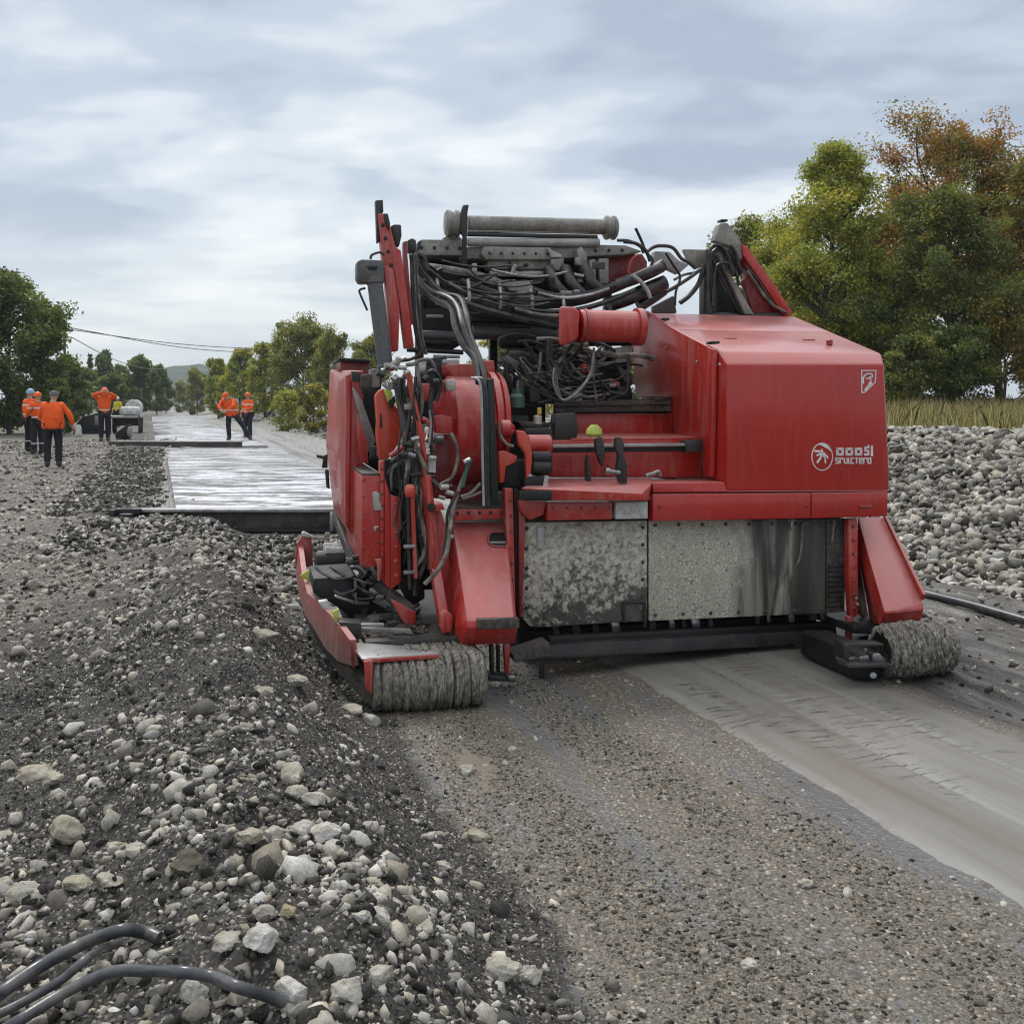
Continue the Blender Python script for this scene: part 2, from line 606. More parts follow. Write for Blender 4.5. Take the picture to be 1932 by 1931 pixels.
def height(x, y):
    x = np.asarray(x, float)
    y = np.asarray(y, float)
    s, t = road_st(x, y)
    d = np.hypot(x, y)
    sw = s + .10 * fbm(t * 1.3, s * .5, 3, 3) + .05 * fbm(t * 6, s * 3, 2, 4)
    fine = 1 / (1 + (d / 14) ** 2)
    z = .010 * fbm(x * 1.5, y * 1.5, 3, 1) + .010 * fbm(s * 14, t * 2.0, 3, 2) * fine
    bank = sst(-sw, .02, .62)
    crest = np.exp(-((sw + .85) / .50) ** 2) * (.26 - .14 * sst(t, 2.5, 9)) * (1 - .7 * sst(t, 8, 11))
    bh = .14 + .06 * sst(-t, -1.5, 1.5) + .04 * sst(-s, 1.0, 3.0) + crest * (.75 + .9 * (fbm(t * 1.1, s * 1.1, 2, 9) + .3))
    zb = bh + .14 * fbm(x * .9, y * .9, 3, 6) + .15 * fbm(x * 3.2, y * 3.2, 3, 7) * fine + .075 * fbm(x * 11, y * 11, 4, 8, .62) * fine
    zb = zb + .10 * sst(t, 14, 40)
    z = z * (1 - bank) + zb * bank
    # base course under the boarded deck stands a step above the milled road
    step = sst(y, 12.72, 12.9) * sst(s, -2.4, -1.7) * (1 - sst(s, 4.5, 5.6))
    z = z + (.235 + .02 * fbm(x * 2, y * 2, 2, 12)) * step * (1 - bank * .8)
    heap = sst(y, 10.0, 11.8) * (1 - sst(y, 12.35, 12.66)) * sst(s, -3.0, -2.0) * (1 - sst(s, 1.6, 2.6))
    z = z + heap * (.03 + .08 * fbm(x * 1.2, y * 1.2, 3, 13)) * (1 - bank * .7)
    # rutted mud on the right
    mud = sst(s, 2.85, 3.2) * (1 - sst(s, 6.0, 6.6))
    ruts = .17 * fbm(s * 3.0, t * .35, 3, 20) + .09 * fbm(s * 9.0, t * 1.3, 3, 21) * fine
    z = z + mud * (ruts - .01 + .035 * sst(s, 3.0, 5.5))
    # rock bank on the far right, and the meadow above it
    bs = s + .35 * fbm(t * .35, s * .1, 3, 30)
    top = 1.22 + .12 * fbm(t * .25, 0 * t, 2, 31) + .10 * sst(t, 20, 60)
    z = z + sst(bs, 5.6, 8.0) * top + sst(s, 8, 30) * .25
    # meadow on the far left
    z = z + sst(-s, 9, 22) * .5
    for (mx, my, mh, mr) in MOUNDS:
        z = z + mh * np.exp(-((x - mx) ** 2 + (y - my) ** 2) / (mr * mr))
    return z


def h1(x, y):
    return float(height(np.array([x]), np.array([y]))[0])


def axis(lo, hi, step, far_lo, far_hi, g=1.07):
    a = list(np.arange(lo, hi + step * .5, step))
    d = step
    while a[-1] < far_hi:
        d *= g
        a.append(a[-1] + d)
    b, d = [lo], step
    while b[-1] > far_lo:
        d *= g
        b.append(b[-1] - d)
    return np.array(b[:0:-1] + a)


def grid_mesh(name, X, Y, Z, attrs):
    ny, nx = X.shape
    v = np.stack([X, Y, Z], -1).reshape(-1, 3)
    i = np.arange(ny * nx).reshape(ny, nx)
    f = np.stack([i[:-1, :-1], i[:-1, 1:], i[1:, 1:], i[1:, :-1]], -1).reshape(-1, 4)
    me = bpy.data.meshes.new(name)
    me.vertices.add(len(v))
    me.vertices.foreach_set('co', v.ravel())
    me.loops.add(f.size)
    me.loops.foreach_set('vertex_index', f.ravel())
    me.polygons.add(len(f))
    me.polygons.foreach_set('loop_start', np.arange(0, f.size, 4))
    me.polygons.foreach_set('use_smooth', np.ones(len(f), bool))
    for k, a in attrs.items():
        c = me.color_attributes.new(k, 'FLOAT_COLOR', 'POINT')
        c.data.foreach_set('color', np.concatenate([a.reshape(-1, 3), np.ones((len(v), 1))], 1).ravel())
    me.update(calc_edges=True)
    return me


def ground_material():
    b = NB('ground_soil_gravel_mud')
    co = b.coord()
    z1 = b.sepc(b.attr('zone_a'))
    z2 = b.sepc(b.attr('zone_b'))
    rd = b.mapping(co, (1, 1, 1), rot=(0, 0, -ROAD_YAW))           # x across the road, y along it
    # milled road: brown gravel with wet grey streaks
    gw = b.mix(.03, co, b.noise(6, 3, .5, co, 0, 'Color'))
    v1 = b.voro(58, gw, 'F1', 'Color')
    v1d = b.voro(58, gw, 'F1', 'Distance')
    v2 = b.voro(150, gw, 'F1', 'Color')
    g1 = b.sepc(v1)[0]
    g2 = b.sepc(v2)[1]
    nn = b.noise(24, 6, .7, co)
    fines = b.mix(b.ramp(nn, [(.3, 0), (.7, 1)]), (.054, .048, .039), (.125, .111, .090))
    peb = b.ramp(g1, [(0, (.07, .06, .047)), (.5, (.165, .142, .108)), (.82, (.27, .235, .185)), (1, (.44, .40, .33))])
    fine2 = b.ramp(g2, [(0, (.06, .052, .042)), (.6, (.14, .12, .092)), (1, (.28, .245, .19))])
    streak = b.noise(1.0, 5, .6, b.mapping(rd, (3.4, .45, 1)), .25)
    pebm = b.math('MULTIPLY', b.ramp(v1d, [(.30, 1), (.48, 0)]), b.ramp(b.math('ADD', g1, b.math('MULTIPLY', streak, .8)), [(.55, 0), (.85, 1)]))
    road = b.mix(.65, fines, fine2)
    road = b.mix(pebm, road, peb)
    wetm = b.ramp(b.math('ADD', streak, b.math('MULTIPLY', b.math('ADD', nn, -.5), .35)), [(.52, 0), (.60, 1)])
    road = b.mix(b.math('MULTIPLY', wetm, .85), road, b.mix(nn, (.085, .088, .092), (.17, .172, .172)))
    # spoil bank: near-black soil and grit
    nb_ = b.noise(11, 7, .72, co)
    soil = b.mix(b.ramp(nb_, [(.3, 0), (.7, 1)]), (.009, .008, .0072), (.036, .032, .027))
    grit = b.ramp(g2, [(.0, (.010, .009, .008)), (.6, (.034, .030, .026)), (.88, (.10, .09, .075)), (1, (.38, .35, .30))])
    soil = b.mix(.55, soil, grit)
    # right side mud: long wet bands
    band = b.noise(1.0, 6, .68, b.mapping(rd, (5.0, .55, 1)), .35)
    band2 = b.noise(1.0, 5, .7, b.mapping(rd, (24, 3.2, 1)), .3)
    bb = b.math('ADD', b.math('MULTIPLY', band, .6), b.math('MULTIPLY', band2, .4))
    mud = b.ramp(bb, [(.34, (.022, .020, .018)), (.47, (.070, .063, .054)), (.57, (.135, .125, .11)), (.66, (.27, .26, .24))])
    # rock bank bed
    rock = b.mix(b.ramp(nn, [(.35, 0), (.65, 1)]), (.045, .04, .034), (.17, .155, .13))
    # meadow
    gr = b.noise(5, 6, .7, co)
    gras = b.ramp(gr, [(.3, (.045, .05, .02)), (.5, (.15, .14, .06)), (.7, (.27, .235, .12))])
    # far compacted road
    fs = b.noise(1.0, 5, .65, b.mapping(rd, (4.5, .10, 1)))
    farc = b.ramp(fs, [(.33, (.06, .055, .048)), (.45, (.17, .165, .15)), (.58, (.27, .265, .25)), (.7, (.14, .132, .12))])
    # left shoulder
    sh = b.mix(b.ramp(b.noise(3, 6, .7, co), [(.34, 0), (.66, 1)]), (.050, .043, .034), (.155, .137, .112))
    sh = b.mix(.4, sh, b.ramp(g1, [(0, (.035, .031, .027)), (.6, (.14, .125, .105)), (1, (.36, .335, .29))]))
    col = b.mix(z1[0], road, soil)
    col = b.mix(z1[1], col, mud)
    col = b.mix(z1[2], col, rock)
    col = b.mix(z2[1], col, farc)
    col = b.mix(z2[2], col, sh)
    col = b.mix(z2[0], col, gras)
    dry = b.math('MAXIMUM', b.math('MAXIMUM', z1[0], z1[2]), b.math('MAXIMUM', z2[0], z2[2]))
    r = b.mix(b.math('MULTIPLY', wetm, b.math('SUBTRACT', 1, dry)), .58, .26)
    r = b.mix(z1[1], r, b.ramp(bb, [(.4, .7), (.6, .34)]))
    r = b.mix(z2[1], r, .55)
    r = b.mix(dry, r, .85)
    hh = b.math('ADD', b.math('MULTIPLY', b.math('SUBTRACT', .5, v1d), 1.0), b.math('MULTIPLY', nn, .8))
    hh = b.math('MULTIPLY', hh, b.math('SUBTRACT', 1.0, b.math('MULTIPLY', wetm, .6)))
    nrm = b.bump(hh, .75, .012)
    nrm = b.bump(bb, .5, .03, nrm)
    return b.bsdf(col, r, 0, .42, nrm)


def make_ground():
    xs = axis(-4.6, 4.8, .026, -1500, 1500, 1.065)
    ys = axis(1.6, 9.6, .026, -40, 3200, 1.055)
    X, Y = np.meshgrid(xs, ys)
    Z = height(X, Y)
    s, t = road_st(X, Y)
    sw = s + .10 * fbm(t * 1.3, s * .5, 3, 3) + .05 * fbm(t * 6, s * 3, 2, 4) + .10 * fbm(X * 9, Y * 9, 3, 5)
    bank = sst(-sw, -.04, .05)
    shoulder = bank * sst(-s + .9 * fbm(X * .5, Y * .5, 3, 41) + (t - 5) * .22, .9, 2.2) * sst(t, 3.0, 6.0)
    darkstrip = bank * sst(Y + 1.5 * fbm(X * 2.5, Y * 2.5, 4, 48), 11.4, 12.2) * sst(s + .9 * fbm(X * 3, Y * 3, 4, 49), -2.2, -1.95)
    shoulder = np.clip(shoulder - darkstrip, 0, 1)
    mud = sst(s + .10 * fbm(t * 2, s, 3, 44), 2.80, 2.95) * (1 - sst(s, 5.7, 6.5)) * (1 - sst(t, 12, 22) * .75)
    berm = sst(s, 5.6, 6.3) * (1 - sst(s, 8.2, 9.0))
    grass = np.maximum(sst(s + .5 * fbm(t * .8, s * .8, 3, 46), 7.9, 8.7), sst(-s + 2.2 * fbm(X * .15, Y * .15, 3, 47), 8.0, 9.5) * sst(t, 8, 16))
    far = sst(Y, 12.5, 12.9) * sst(s, -1.6, -1.3) * (1 - sst(s, 5.2, 6.0)) * sst(s + .5 * fbm(X * 4, Y * 4, 4, 50), -1.45, -1.3)
    za = np.stack([bank, mud, berm], -1)
    zb = np.stack([grass, far * (1 - mud * .6), shoulder], -1)
    me = grid_mesh('ground', X, Y, Z, {'zone_a': za, 'zone_b': zb})
    o = link_mesh('ground', me, ground_material())
    tag(o, kind='structure')
    return o


def make_strip():
    """freshly laid smooth strip that comes out from under the machine"""
    ss = np.concatenate([[1.484, 1.485], np.linspace(1.50, 1.56, 4), np.linspace(1.58, 2.75, 60), np.linspace(2.78, 2.84, 4), [2.841]])
    tt = np.arange(-4, 7.5, .03)
    S, T = np.meshgrid(ss, tt)
    edge = np.zeros_like(S)
    wob = .05 * fbm(T * 1.6, T * 0, 3, 51) + .035 * fbm(T * 9, T * 0 + 4, 3, 52)
    S2 = S + wob * np.where(S < 2, 1, -1) * (np.abs(S - 2.15) / .7) + (T - 3) * .012
    z = .010 + .004 * fbm(S * 5, T * 1, 3, 53) + .0035 * np.sin((S - 1.5) * 9)
    rid = .006 * (np.exp(-((S - 2.02) / .012) ** 2) + np.exp(-((S - 2.42) / .014) ** 2))
    z = z - rid
    dip = np.exp(-((S - 1.485) / .045) ** 2) + np.exp(-((S - 2.841) / .05) ** 2)
    z = z - dip * (.016 + .018 * fbm(S * 9, T * 7, 3, 54))
    z[:, 0] = z[:, -1] = -.03
    x, y = road_xy(S2, T)
    me = grid_mesh('concrete_strip', x, y, z, {})
    b = NB('fresh_wet_concrete')
    co = b.coord()
    rd = b.mapping(co, (1, 1, 1), rot=(0, 0, -ROAD_YAW))
    n = b.noise(1.0, 5, .6, b.mapping(rd, (4, .35, 1)), .2)
    n2 = b.noise(40, 5, .65, co)
    col = b.mix(b.ramp(n, [(.35, 0), (.68, 1)]), (.15, .132, .105), (.255, .245, .225))
    col = b.mix(b.math('MULTIPLY', b.ramp(n2, [(.55, 0), (.75, 1)]), .3), col, (.16, .145, .12))
    # tears: short dark lines across the strip, gathered into long bands
    tw = b.mix(.10, rd, b.noise(3.2, 3, .55, rd, 0, 'Color'))
    tear = b.noise(1.0, 3, .6, b.mapping(tw, (4.5, 40, 1), rot=(0, 0, rad(12))), .5)
    patch = b.noise(1.0, 2, .5, b.mapping(rd, (3.3, .75, 1), loc=(.35, .2, 0)))
    tm = b.math('MULTIPLY', b.ramp(tear, [(.56, 0), (.59, 1), (.63, 1), (.66, 0)]), b.ramp(patch, [(.46, 0), (.56, 1)]))
    col = b.mix(b.math('MULTIPLY', tm, .85), col, (.07, .062, .05))
    spk = b.ramp(b.voro(34, co), [(.05, 1), (.10, 0)])
    spk = b.math('MULTIPLY', spk, b.ramp(b.noise(5, 3, .5, co), [(.52, 0), (.6, 1)]))
    col = b.mix(b.math('MULTIPLY', spk, .7), col, (.06, .055, .048))
    r = b.mix(b.ramp(n, [(.35, 0), (.68, 1)]), .42, .20)
    h = b.math('SUBTRACT', b.math('MULTIPLY', n2, .15), tm)
    o = link_mesh('concrete_strip', me, b.bsdf(col, r, 0, .5, b.bump(h, .4, .006)))
    tag(o, kind='structure')


# ------------------------------------------------------------------ stones
def ico_proto(sub, seed, amp=.3, squash=(1, .85, .65)):
    bm = bmesh.new()
    bmesh.ops.create_icosphere(bm, subdivisions=sub, radius=1)
    r = random.Random(seed)
    planes = [(Vector((r.gauss(0, 1), r.gauss(0, 1), r.gauss(0, 1))).normalized(), r.uniform(.58, .92)) for _ in range(13)]
    for v in bm.verts:
        c = v.co.copy()
        for n, d in planes:
            k = c.dot(n) - d
            if k > 0:
                c -= n * k * .94
        from mathutils import noise as mn
        if sub > 3:
            c *= 1 + .05 * mn.noise(c * 9 + Vector((seed, 3, 0))) + .03 * mn.noise(c * 19)
        c *= 1 + amp * .4 * mn.noise(c * 1.7 + Vector((seed, 0, 0))) + amp * .25 * mn.noise(c * 4 + Vector((0, seed, 0)))
        v.co = Vector((c.x * squash[0], c.y * squash[1], c.z * squash[2]))
    bmesh.ops.triangulate(bm, faces=bm.faces)
    V = np.array([v.co[:] for v in bm.verts])
    Fc = np.array([[v.index for v in f.verts] for f in bm.faces])
    bm.free()
    return V, Fc


def hull_proto(n, seed, squash=(1, .8, .62)):
    r = random.Random(seed)
    bm = bmesh.new()
    for _ in range(n):
        p = Vector((r.gauss(0, 1), r.gauss(0, 1), r.gauss(0, 1))).normalized() * r.uniform(.8, 1.05)
        p = Vector((max(-.8, min(.8, p.x)), max(-.75, min(.8, p.y)), max(-.7, min(.75, p.z)))) * 1.2
        bm.verts.new((p.x * squash[0], p.y * squash[1], p.z * squash[2]))
    res = bmesh.ops.convex_hull(bm, input=bm.verts)
    loose = [v for v in bm.verts if not v.link_faces]
    bmesh.ops.delete(bm, geom=loose, context='VERTS')
    bmesh.ops.triangulate(bm, faces=bm.faces)
    bm.verts.index_update()
    V = np.array([v.co[:] for v in bm.verts])
    Fc = np.array([[v.index for v in f.verts] for f in bm.faces])
    bm.free()
    return V, Fc


def rot_mats(n, rng, flat=.5):
    """random turns about z, tilts limited by flat"""
    a = rng.uniform(0, 2 * np.pi, n)
    tx = rng.normal(0, flat, n)
    ty = rng.normal(0, flat, n)
    ca, sa = np.cos(a), np.sin(a)
    cx, sx, cy, sy = np.cos(tx), np.sin(tx), np.cos(ty), np.sin(ty)
    O, I = np.zeros(n), np.ones(n)
    Rz = np.stack([ca, -sa, O, sa, ca, O, O, O, I], -1).reshape(n, 3, 3)
    Rx = np.stack([I, O, O, O, cx, -sx, O, sx, cx], -1).reshape(n, 3, 3)
    Ry = np.stack([cy, O, sy, O, I, O, -sy, O, cy], -1).reshape(n, 3, 3)
    return Rz @ Rx @ Ry


def tri_mesh(name, V, T, colv, smooth=False, attr='col'):
    me = bpy.data.meshes.new(name)
    me.vertices.add(len(V))
    me.vertices.foreach_set('co', np.ascontiguousarray(V, dtype=np.float32).ravel())
    k = T.shape[1]
    me.loops.add(T.size)
    me.loops.foreach_set('vertex_index', np.ascontiguousarray(T, dtype=np.int32).ravel())
    me.polygons.add(len(T))
    me.polygons.foreach_set('loop_start', np.arange(0, T.size, k, dtype=np.int32))
    if smooth:
        me.polygons.foreach_set('use_smooth', np.ones(len(T), bool))
    if colv is not None:
        c = me.color_attributes.new(attr, 'FLOAT_COLOR', 'POINT')
        c.data.foreach_set('color', np.concatenate([colv, np.ones((len(V), 1))], 1).astype(np.float32).ravel())
    me.update(calc_edges=True)
    return me


def scatter(name, protos, pos, scl, colr, mat, rng, flat=.5, smooth=False):
    n = len(pos)
    pick = rng.integers(0, len(protos), n)
    R = rot_mats(n, rng, flat)
    Vs, Ts, Cs, off = [], [], [], 0
    for k, (pv, pf) in enumerate(protos):
        idx = np.where(pick == k)[0]
        if not len(idx):
            continue
        v = pv[None] * scl[idx][:, None, :]
        v = np.einsum('nij,nvj->nvi', R[idx], v) + pos[idx][:, None, :]
        m = len(pv)
        T = pf[None] + (np.arange(len(idx)) * m)[:, None, None] + off
        Vs.append(v.reshape(-1, 3))
        Ts.append(T.reshape(-1, 3))
        Cs.append(np.repeat(colr[idx], m, 0))
        off += m * len(idx)
    me = tri_mesh(name, np.concatenate(Vs), np.concatenate(Ts), np.concatenate(Cs), smooth)
    return link_mesh(name, me, mat)


def stone_material():
    b = NB('stone_from_tint')
    co = b.coord()
    tint = b.attr('col')
    n = b.noise(26, 6, .7, co)
    n2 = b.noise(130, 4, .65, co)
    col = b.mix(b.ramp(n, [(.36, 0), (.62, 1)]), b.mix(1.0, tint, (.62, .58, .52), 'MULTIPLY'), tint)
    col = b.mix(b.ramp(n2, [(.5, 0), (.75, .55)]), col, (.12, .105, .085))
    M['stone'] = b.bsdf(col, .8, 0, .3, b.bump(b.math('ADD', n, b.math('MULTIPLY', n2, .5)), .5, .006))


def stone_cols(n, rng, dark_frac, warm=.0):
    d = rng.random(n) < dark_frac
    g = np.where(d, rng.uniform(.012, .06, n), np.clip(rng.normal(.38, .14, n), .09, .68))
    w = rng.normal(.0, .03, n) + warm
    return np.stack([g * (1.02 + w), g * .965, g * (.85 - w * 1.2)], -1)


def in_view(x, y, margin=.26, extra=1.1):
    return (y > 1.4) & (np.abs(x) < y * (.5 + margin) + extra)


def sample(n, sr, tr, rng, dens=None):
    s = rng.uniform(*sr, n)
    t = rng.uniform(*tr, n)
    x, y = road_xy(s, t)
    k = in_view(x, y)
    s, t, x, y = s[k], t[k], x[k], y[k]
    if dens is not None:
        k = rng.random(len(s)) < dens(s, t, x, y)
        s, t, x, y = s[k], t[k], x[k], y[k]
    return s, t, x, y


def place(name, protos, n, sr, tr, r_rng, dark, rng, dens=None, flat=.5, sink=.25, warm=0.0, power=2.2, smooth=False, taper=None, tone=1.0):
    s, t, x, y = sample(n, sr, tr, rng, dens)
    m = len(s)
    u = rng.random(m)
    r = r_rng[0] + (r_rng[1] - r_rng[0]) * u ** power
    if taper is not None:
        r = r * taper(s, t)
    z = height(x, y) + r * (.45 - sink) - r * rng.uniform(0, .5, m)
    scl = r[:, None] * rng.uniform(.75, 1.3, (m, 3))
    return scatter(name, protos, np.stack([x, y, z], -1), scl, stone_cols(m, rng, dark, warm) * tone, M['stone'], rng, flat, smooth)


def make_stones():
    stone_material()
    rng = np.random.default_rng(5)
    tiny = [hull_proto(9, i) for i in range(6)]
    small = [hull_proto(14, 20 + i) for i in range(8)]
    ang = [hull_proto(12, 40 + i, (1, .78, .52)) for i in range(14)]
    rnd = [ico_proto(2, 60 + i) for i in range(4)] + [hull_proto(22, 160 + i, (1, .85, .7)) for i in range(8)]

    def clump(s, t, x, y):
        a = .34 + 3.0 * fbm(x * 2.3, y * 2.3, 4, 71, .6) + 1.0 * fbm(s * 5, t * 1.2, 3, 72)
        return np.clip(a, .12, 1)

    def bank_d(s, t, x, y):
        e = 1 - sst(s + .12 * fbm(t * 3, s * 2, 3, 73), -.30, .10) * .93
        nearb = .34 + .66 * (1 - sst(y, 2.7, 3.6)) + .40 * sst(y, 5.2, 7.0)
        cr = .35 + .65 * np.exp(-((s + 1.15) / .62) ** 2) + .35 * sst(-s, 1.8, 2.6)
        return np.clip(clump(s, t, x, y) * e * nearb * cr * 1.55, 0, 1)

    def grit_d(s, t, x, y):
        return (.35 + .65 * clump(s, t, x, y)) * (1 - sst(s, -.02, .12) * .95)

    def stf(o, label, cat):
        tag(o, label, cat, kind='stuff')

    o = place('bank_grit', tiny, 110000, (-4.2, .15), (-2.0, 3.6), (.0035, .010), .60, rng, grit_d, .9, smooth=False)
    stf(o, 'fine pale and dark grit covering the spoil bank', 'grit')
    o = place('bank_gravel', small, 190000, (-6.5, .12), (-2.0, 9.0), (.007, .026), .34, rng, lambda s, t, x, y: bank_d(s, t, x, y) * .95, .8, power=2.0)
    stf(o, 'loose pale gravel lying on the dark spoil bank', 'gravel')
    o = place('bank_pebbles', rnd, 17000, (-7, .1), (-2.0, 13), (.015, .050), .14, rng, lambda s, t, x, y: bank_d(s, t, x, y) * .85, .6, power=2.2)
    stf(o, 'rounded pale stones half sunk in the spoil bank', 'stones')
    # milled road
    def road_d(s, t, x, y):
        return np.clip(.42 + 3.6 * fbm(s * 3.4, t * .45, 4, 75, .6), .02, 1) * (1 - sst(s, 1.36, 1.46)) * sst(s, -.05, .08)
    o = place('road_gravel', tiny, 150000, (-.1, 1.5), (-2.6, 4.8), (.003, .0145), .12, rng, road_d, .5, warm=.06, power=2.6, sink=.42, tone=.50)
    stf(o, 'brown crushed gravel strewn over the milled road', 'gravel')
    o = place('road_stones', small, 420, (-.1, 1.45), (-2.6, 5.5), (.010, .026), .08, rng, None, .5, power=2.8, sink=.4, tone=.85)
    stf(o, 'scattered pale pebbles lying on the milled road', 'pebbles')
    # shoulder further off
    o = place('shoulder_gravel', small, 95000, (-12, -.35), (4.5, 38), (.012, .058), .24, rng,
              lambda s, t, x, y: clump(s, t, x, y) * (.5 + .5 * sst(-s, .6, 2.0)) * (1 - .8 * sst(y, 11, 13) * sst(s, -2.6, -1.9)), .5, power=2.2)
    stf(o, 'grey brown gravel covering the shoulder beside the deck', 'gravel')
    o = place('milled_rubble', small, 2600, (-.6, 3.2), (5.5, 9.6), (.012, .06), .45, rng, None, .5, power=2.6)
    stf(o, 'broken rubble between the deck and the machine', 'rubble')
    o = place('deck_side_gravel', small, 14000, (-2.5, -.9), (8.6, 30), (.012, .05), .80, rng, lambda s, t, x, y: sst(y, 12.8, 13.0) * (1 - sst(s + .12 * (t - 10.7) * .0, -1.25, -1.0)), .5, power=2.0)
    stf(o, 'dark gravel strip along the left side of the board deck', 'gravel')
    o = place('beam_rubble', small, 9000, (-2.2, 2.2), (7.6, 10.8), (.010, .050), .60, rng, lambda s, t, x, y: .6 * sst(y, 9.2, 10.5) * (1 - sst(y, 11.6, 12.3)), .6, power=2.2, sink=-.1)
    stf(o, 'dark rubble heaped in front of the steel beam', 'rubble')
    # mud on the right
    o = place('mud_stones', small, 12000, (2.9, 6.0), (-1, 9), (.008, .040), .45, rng, lambda s, t, x, y: .18 + .82 * sst(s, 4.9, 5.9), .5, power=2.4)
    stf(o, 'stones lying in the rutted mud by the rock bank', 'stones')
    # rock bank
    def bd(s, t, x, y):
        return sst(s, 5.3, 6.1) * (1 - sst(s + .5 * fbm(t * .8, s * .8, 3, 77), 8.0, 8.7))
    o = place('rock_bank', ang, 52000, (5.3, 8.8), (0, 22), (.020, .092), .10, rng, bd, .5, sink=-.05, power=2.3, warm=-.01)
    stf(o, 'bank of angular grey quarry rocks beside the road', 'rock bank')
    o = place('far_rock_bank', ang, 9000, (5.2, 8.8), (22, 120), (.06, .19), .30, rng, bd, .9, sink=0, power=1.6, warm=.0)
    stf(o, 'far stretch of the rock bank beyond the machine', 'rock bank')


def named_stones():
    """the big stones that can be told apart"""
    rng = random.Random(3)
    spec = [
        # px, py, width px, squash z, colour, label
        (66, 1470, 78, .5, (.50, .46, .38), 'long pale boulder lying flat, upper of two together on the bank slope'),
        (104, 1478, 46, .6, (.47, .44, .36), 'short pale stone tucked against the long flat boulder'),
        (128, 1580, 72, .7, (.48, .45, .36), 'leaning pale boulder with brown tail above the row of round stones'),
        (218, 1608, 44, .8, (.52, .49, .41), 'round pale stone, left one of a touching pair on the bank'),
        (256, 1612, 46, .75, (.55, .52, .45), 'round pale stone, right one of a touching pair on the bank'),
        (148, 1672, 60, .55, (.46, .43, .33), 'yellowish flat stone below the touching pair'),
        (205, 1668, 50, .6, (.50, .47, .39), 'smooth pale stone right of the yellowish flat stone'),
        (42, 1697, 66, .85, (.52, .50, .44), 'big pale block at the left edge of the bank'),
        (8, 1672, 40, .7, (.50, .48, .40), 'pale stone cut by the left edge of the picture'),
        (470, 1590, 56, .6, (.47, .43, .35), 'tan block left of the two bright stones on the crest'),
        (515, 1580, 46, .8, (.52, .49, .42), 'upright pale stone between tan block and bright stones on the crest'),
        (570, 1572, 52, .7, (.58, .56, .51), 'bright round stone, left of the two brightest on the crest'),
        (614, 1577, 58, .62, (.62, .60, .56), 'brightest angular stone on the crest of the bank'),
        (356, 1632, 66, .6, (.13, .115, .09), 'dark brown clod above the smaller stones mid bank'),
        (552, 1470, 60, .8, (.46, .43, .36), 'round pitted stone alone on the mid slope'),
        (560, 1505, 44, .7, (.52, .50, .42), 'pale stone just under the round pitted stone'),
        (593, 1514, 44, .7, (.58, .56, .49), 'light stone at the lower end of the mid slope cluster'),
        (500, 1205, 56, .55, (.40, .37, .31), 'flat grey stone below the left track unit'),
        (655, 1188 + 60, 36, .7, (.48, .45, .38), 'small pale stone close to the track frame'),
        (700, 1365, 40, .8, (.52, .50, .44), 'pale stone beside the front of the left crawler'),
        (664, 1345, 40, .7, (.50, .47, .40), 'light stone on the slope next to the left crawler'),
        (497, 1312, 50, .55, (.42, .39, .33), 'grey stone standing out of the dark slope'),
        (560, 1290, 50, .5, (.46, .43, .36), 'broad pale stone on the dark slope above the grey one'),
        (498, 1735, 50, .75, (.46, .43, .38), 'greyish round stone behind the upper black hose end'),
        (545, 1752 - 30, 36, .7, (.42, .36, .24), 'ochre pebble next to the greyish round stone'),
        (430, 1790, 60, .6, (.52, .49, .43), 'cream block lying left of the white block by the lower hose'),
        (492, 1792, 62, .75, (.62, .61, .57), 'white block behind the lower black hose'),
        (715, 1740, 52, .75, (.58, .56, .51), 'white angular stone, one of three near the bottom centre'),
        (680, 1738, 40, .8, (.54, .52, .47), 'pale stone touching the white angular stone'),
        (552, 1885, 76, .85, (.66, .65, .61), 'largest white block by the end of the lower hose'),
        (660, 1882, 80, .8, (.56, .53, .47), 'big rounded white boulder near the bottom edge'),
        (716, 1852, 60, .8, (.50, .48, .43), 'grey pitted stone above the big rounded boulder'),
        (800, 1760, 46, .7, (.52, .50, .44), 'pale squarish stone at the bank foot'),
        (365, 1882, 54, .9, (.54, .53, .49), 'upright pale stone under the lower hose'),
        (940, 1838, 82, .5, (.50, .47, .41), 'long flat slab lying at the road edge near the bottom'),
        (1000, 1848, 42, .95, (.52, .50, .44), 'squared stone standing next to the long flat slab'),
        (905, 1583, 52, .45, (.46, .43, .34), 'flat yellowish stone on the gravel edge'),
        (836, 1640, 34, .6, (.56, .53, .46), 'small bright stone at the dark foot of the bank'),
        (880, 1470 - 10, 34, .9, (.52, .50, .43), 'pale stone on the border of dark soil and road'),
        (1413, 1825, 34, .75, (.60, .58, .53), 'single white pebble on the wet gravel road'),
        (968, 1417, 20, .75, (.55, .53, .47), 'small white pebble near the tan puddle on the road'),
        (1520, 1700 - 30, 34, .5, (.52, .49, .43), 'flat pale stone in the middle of the gravel road'),
    ]
    b = NB('boulder_limestone')
    co = b.coord()
    ob = b.node('ShaderNodeObjectInfo')
    n = b.noise(16, 6, .68, co)
    n2 = b.noise(70, 5, .7, co)
    tint = ob.outputs['Color']
    col = b.mix(b.ramp(n, [(.36, 0), (.60, 1)]), b.mix(1, tint, (.60, .55, .47), 'MULTIPLY'), tint)
    col = b.mix(b.ramp(n2, [(.52, 0), (.70, .6)]), col, (.15, .13, .10))
    mat = b.bsdf(col, .82, 0, .3, b.bump(b.math('ADD', n, b.math('MULTIPLY', n2, .6)), .8, .02))
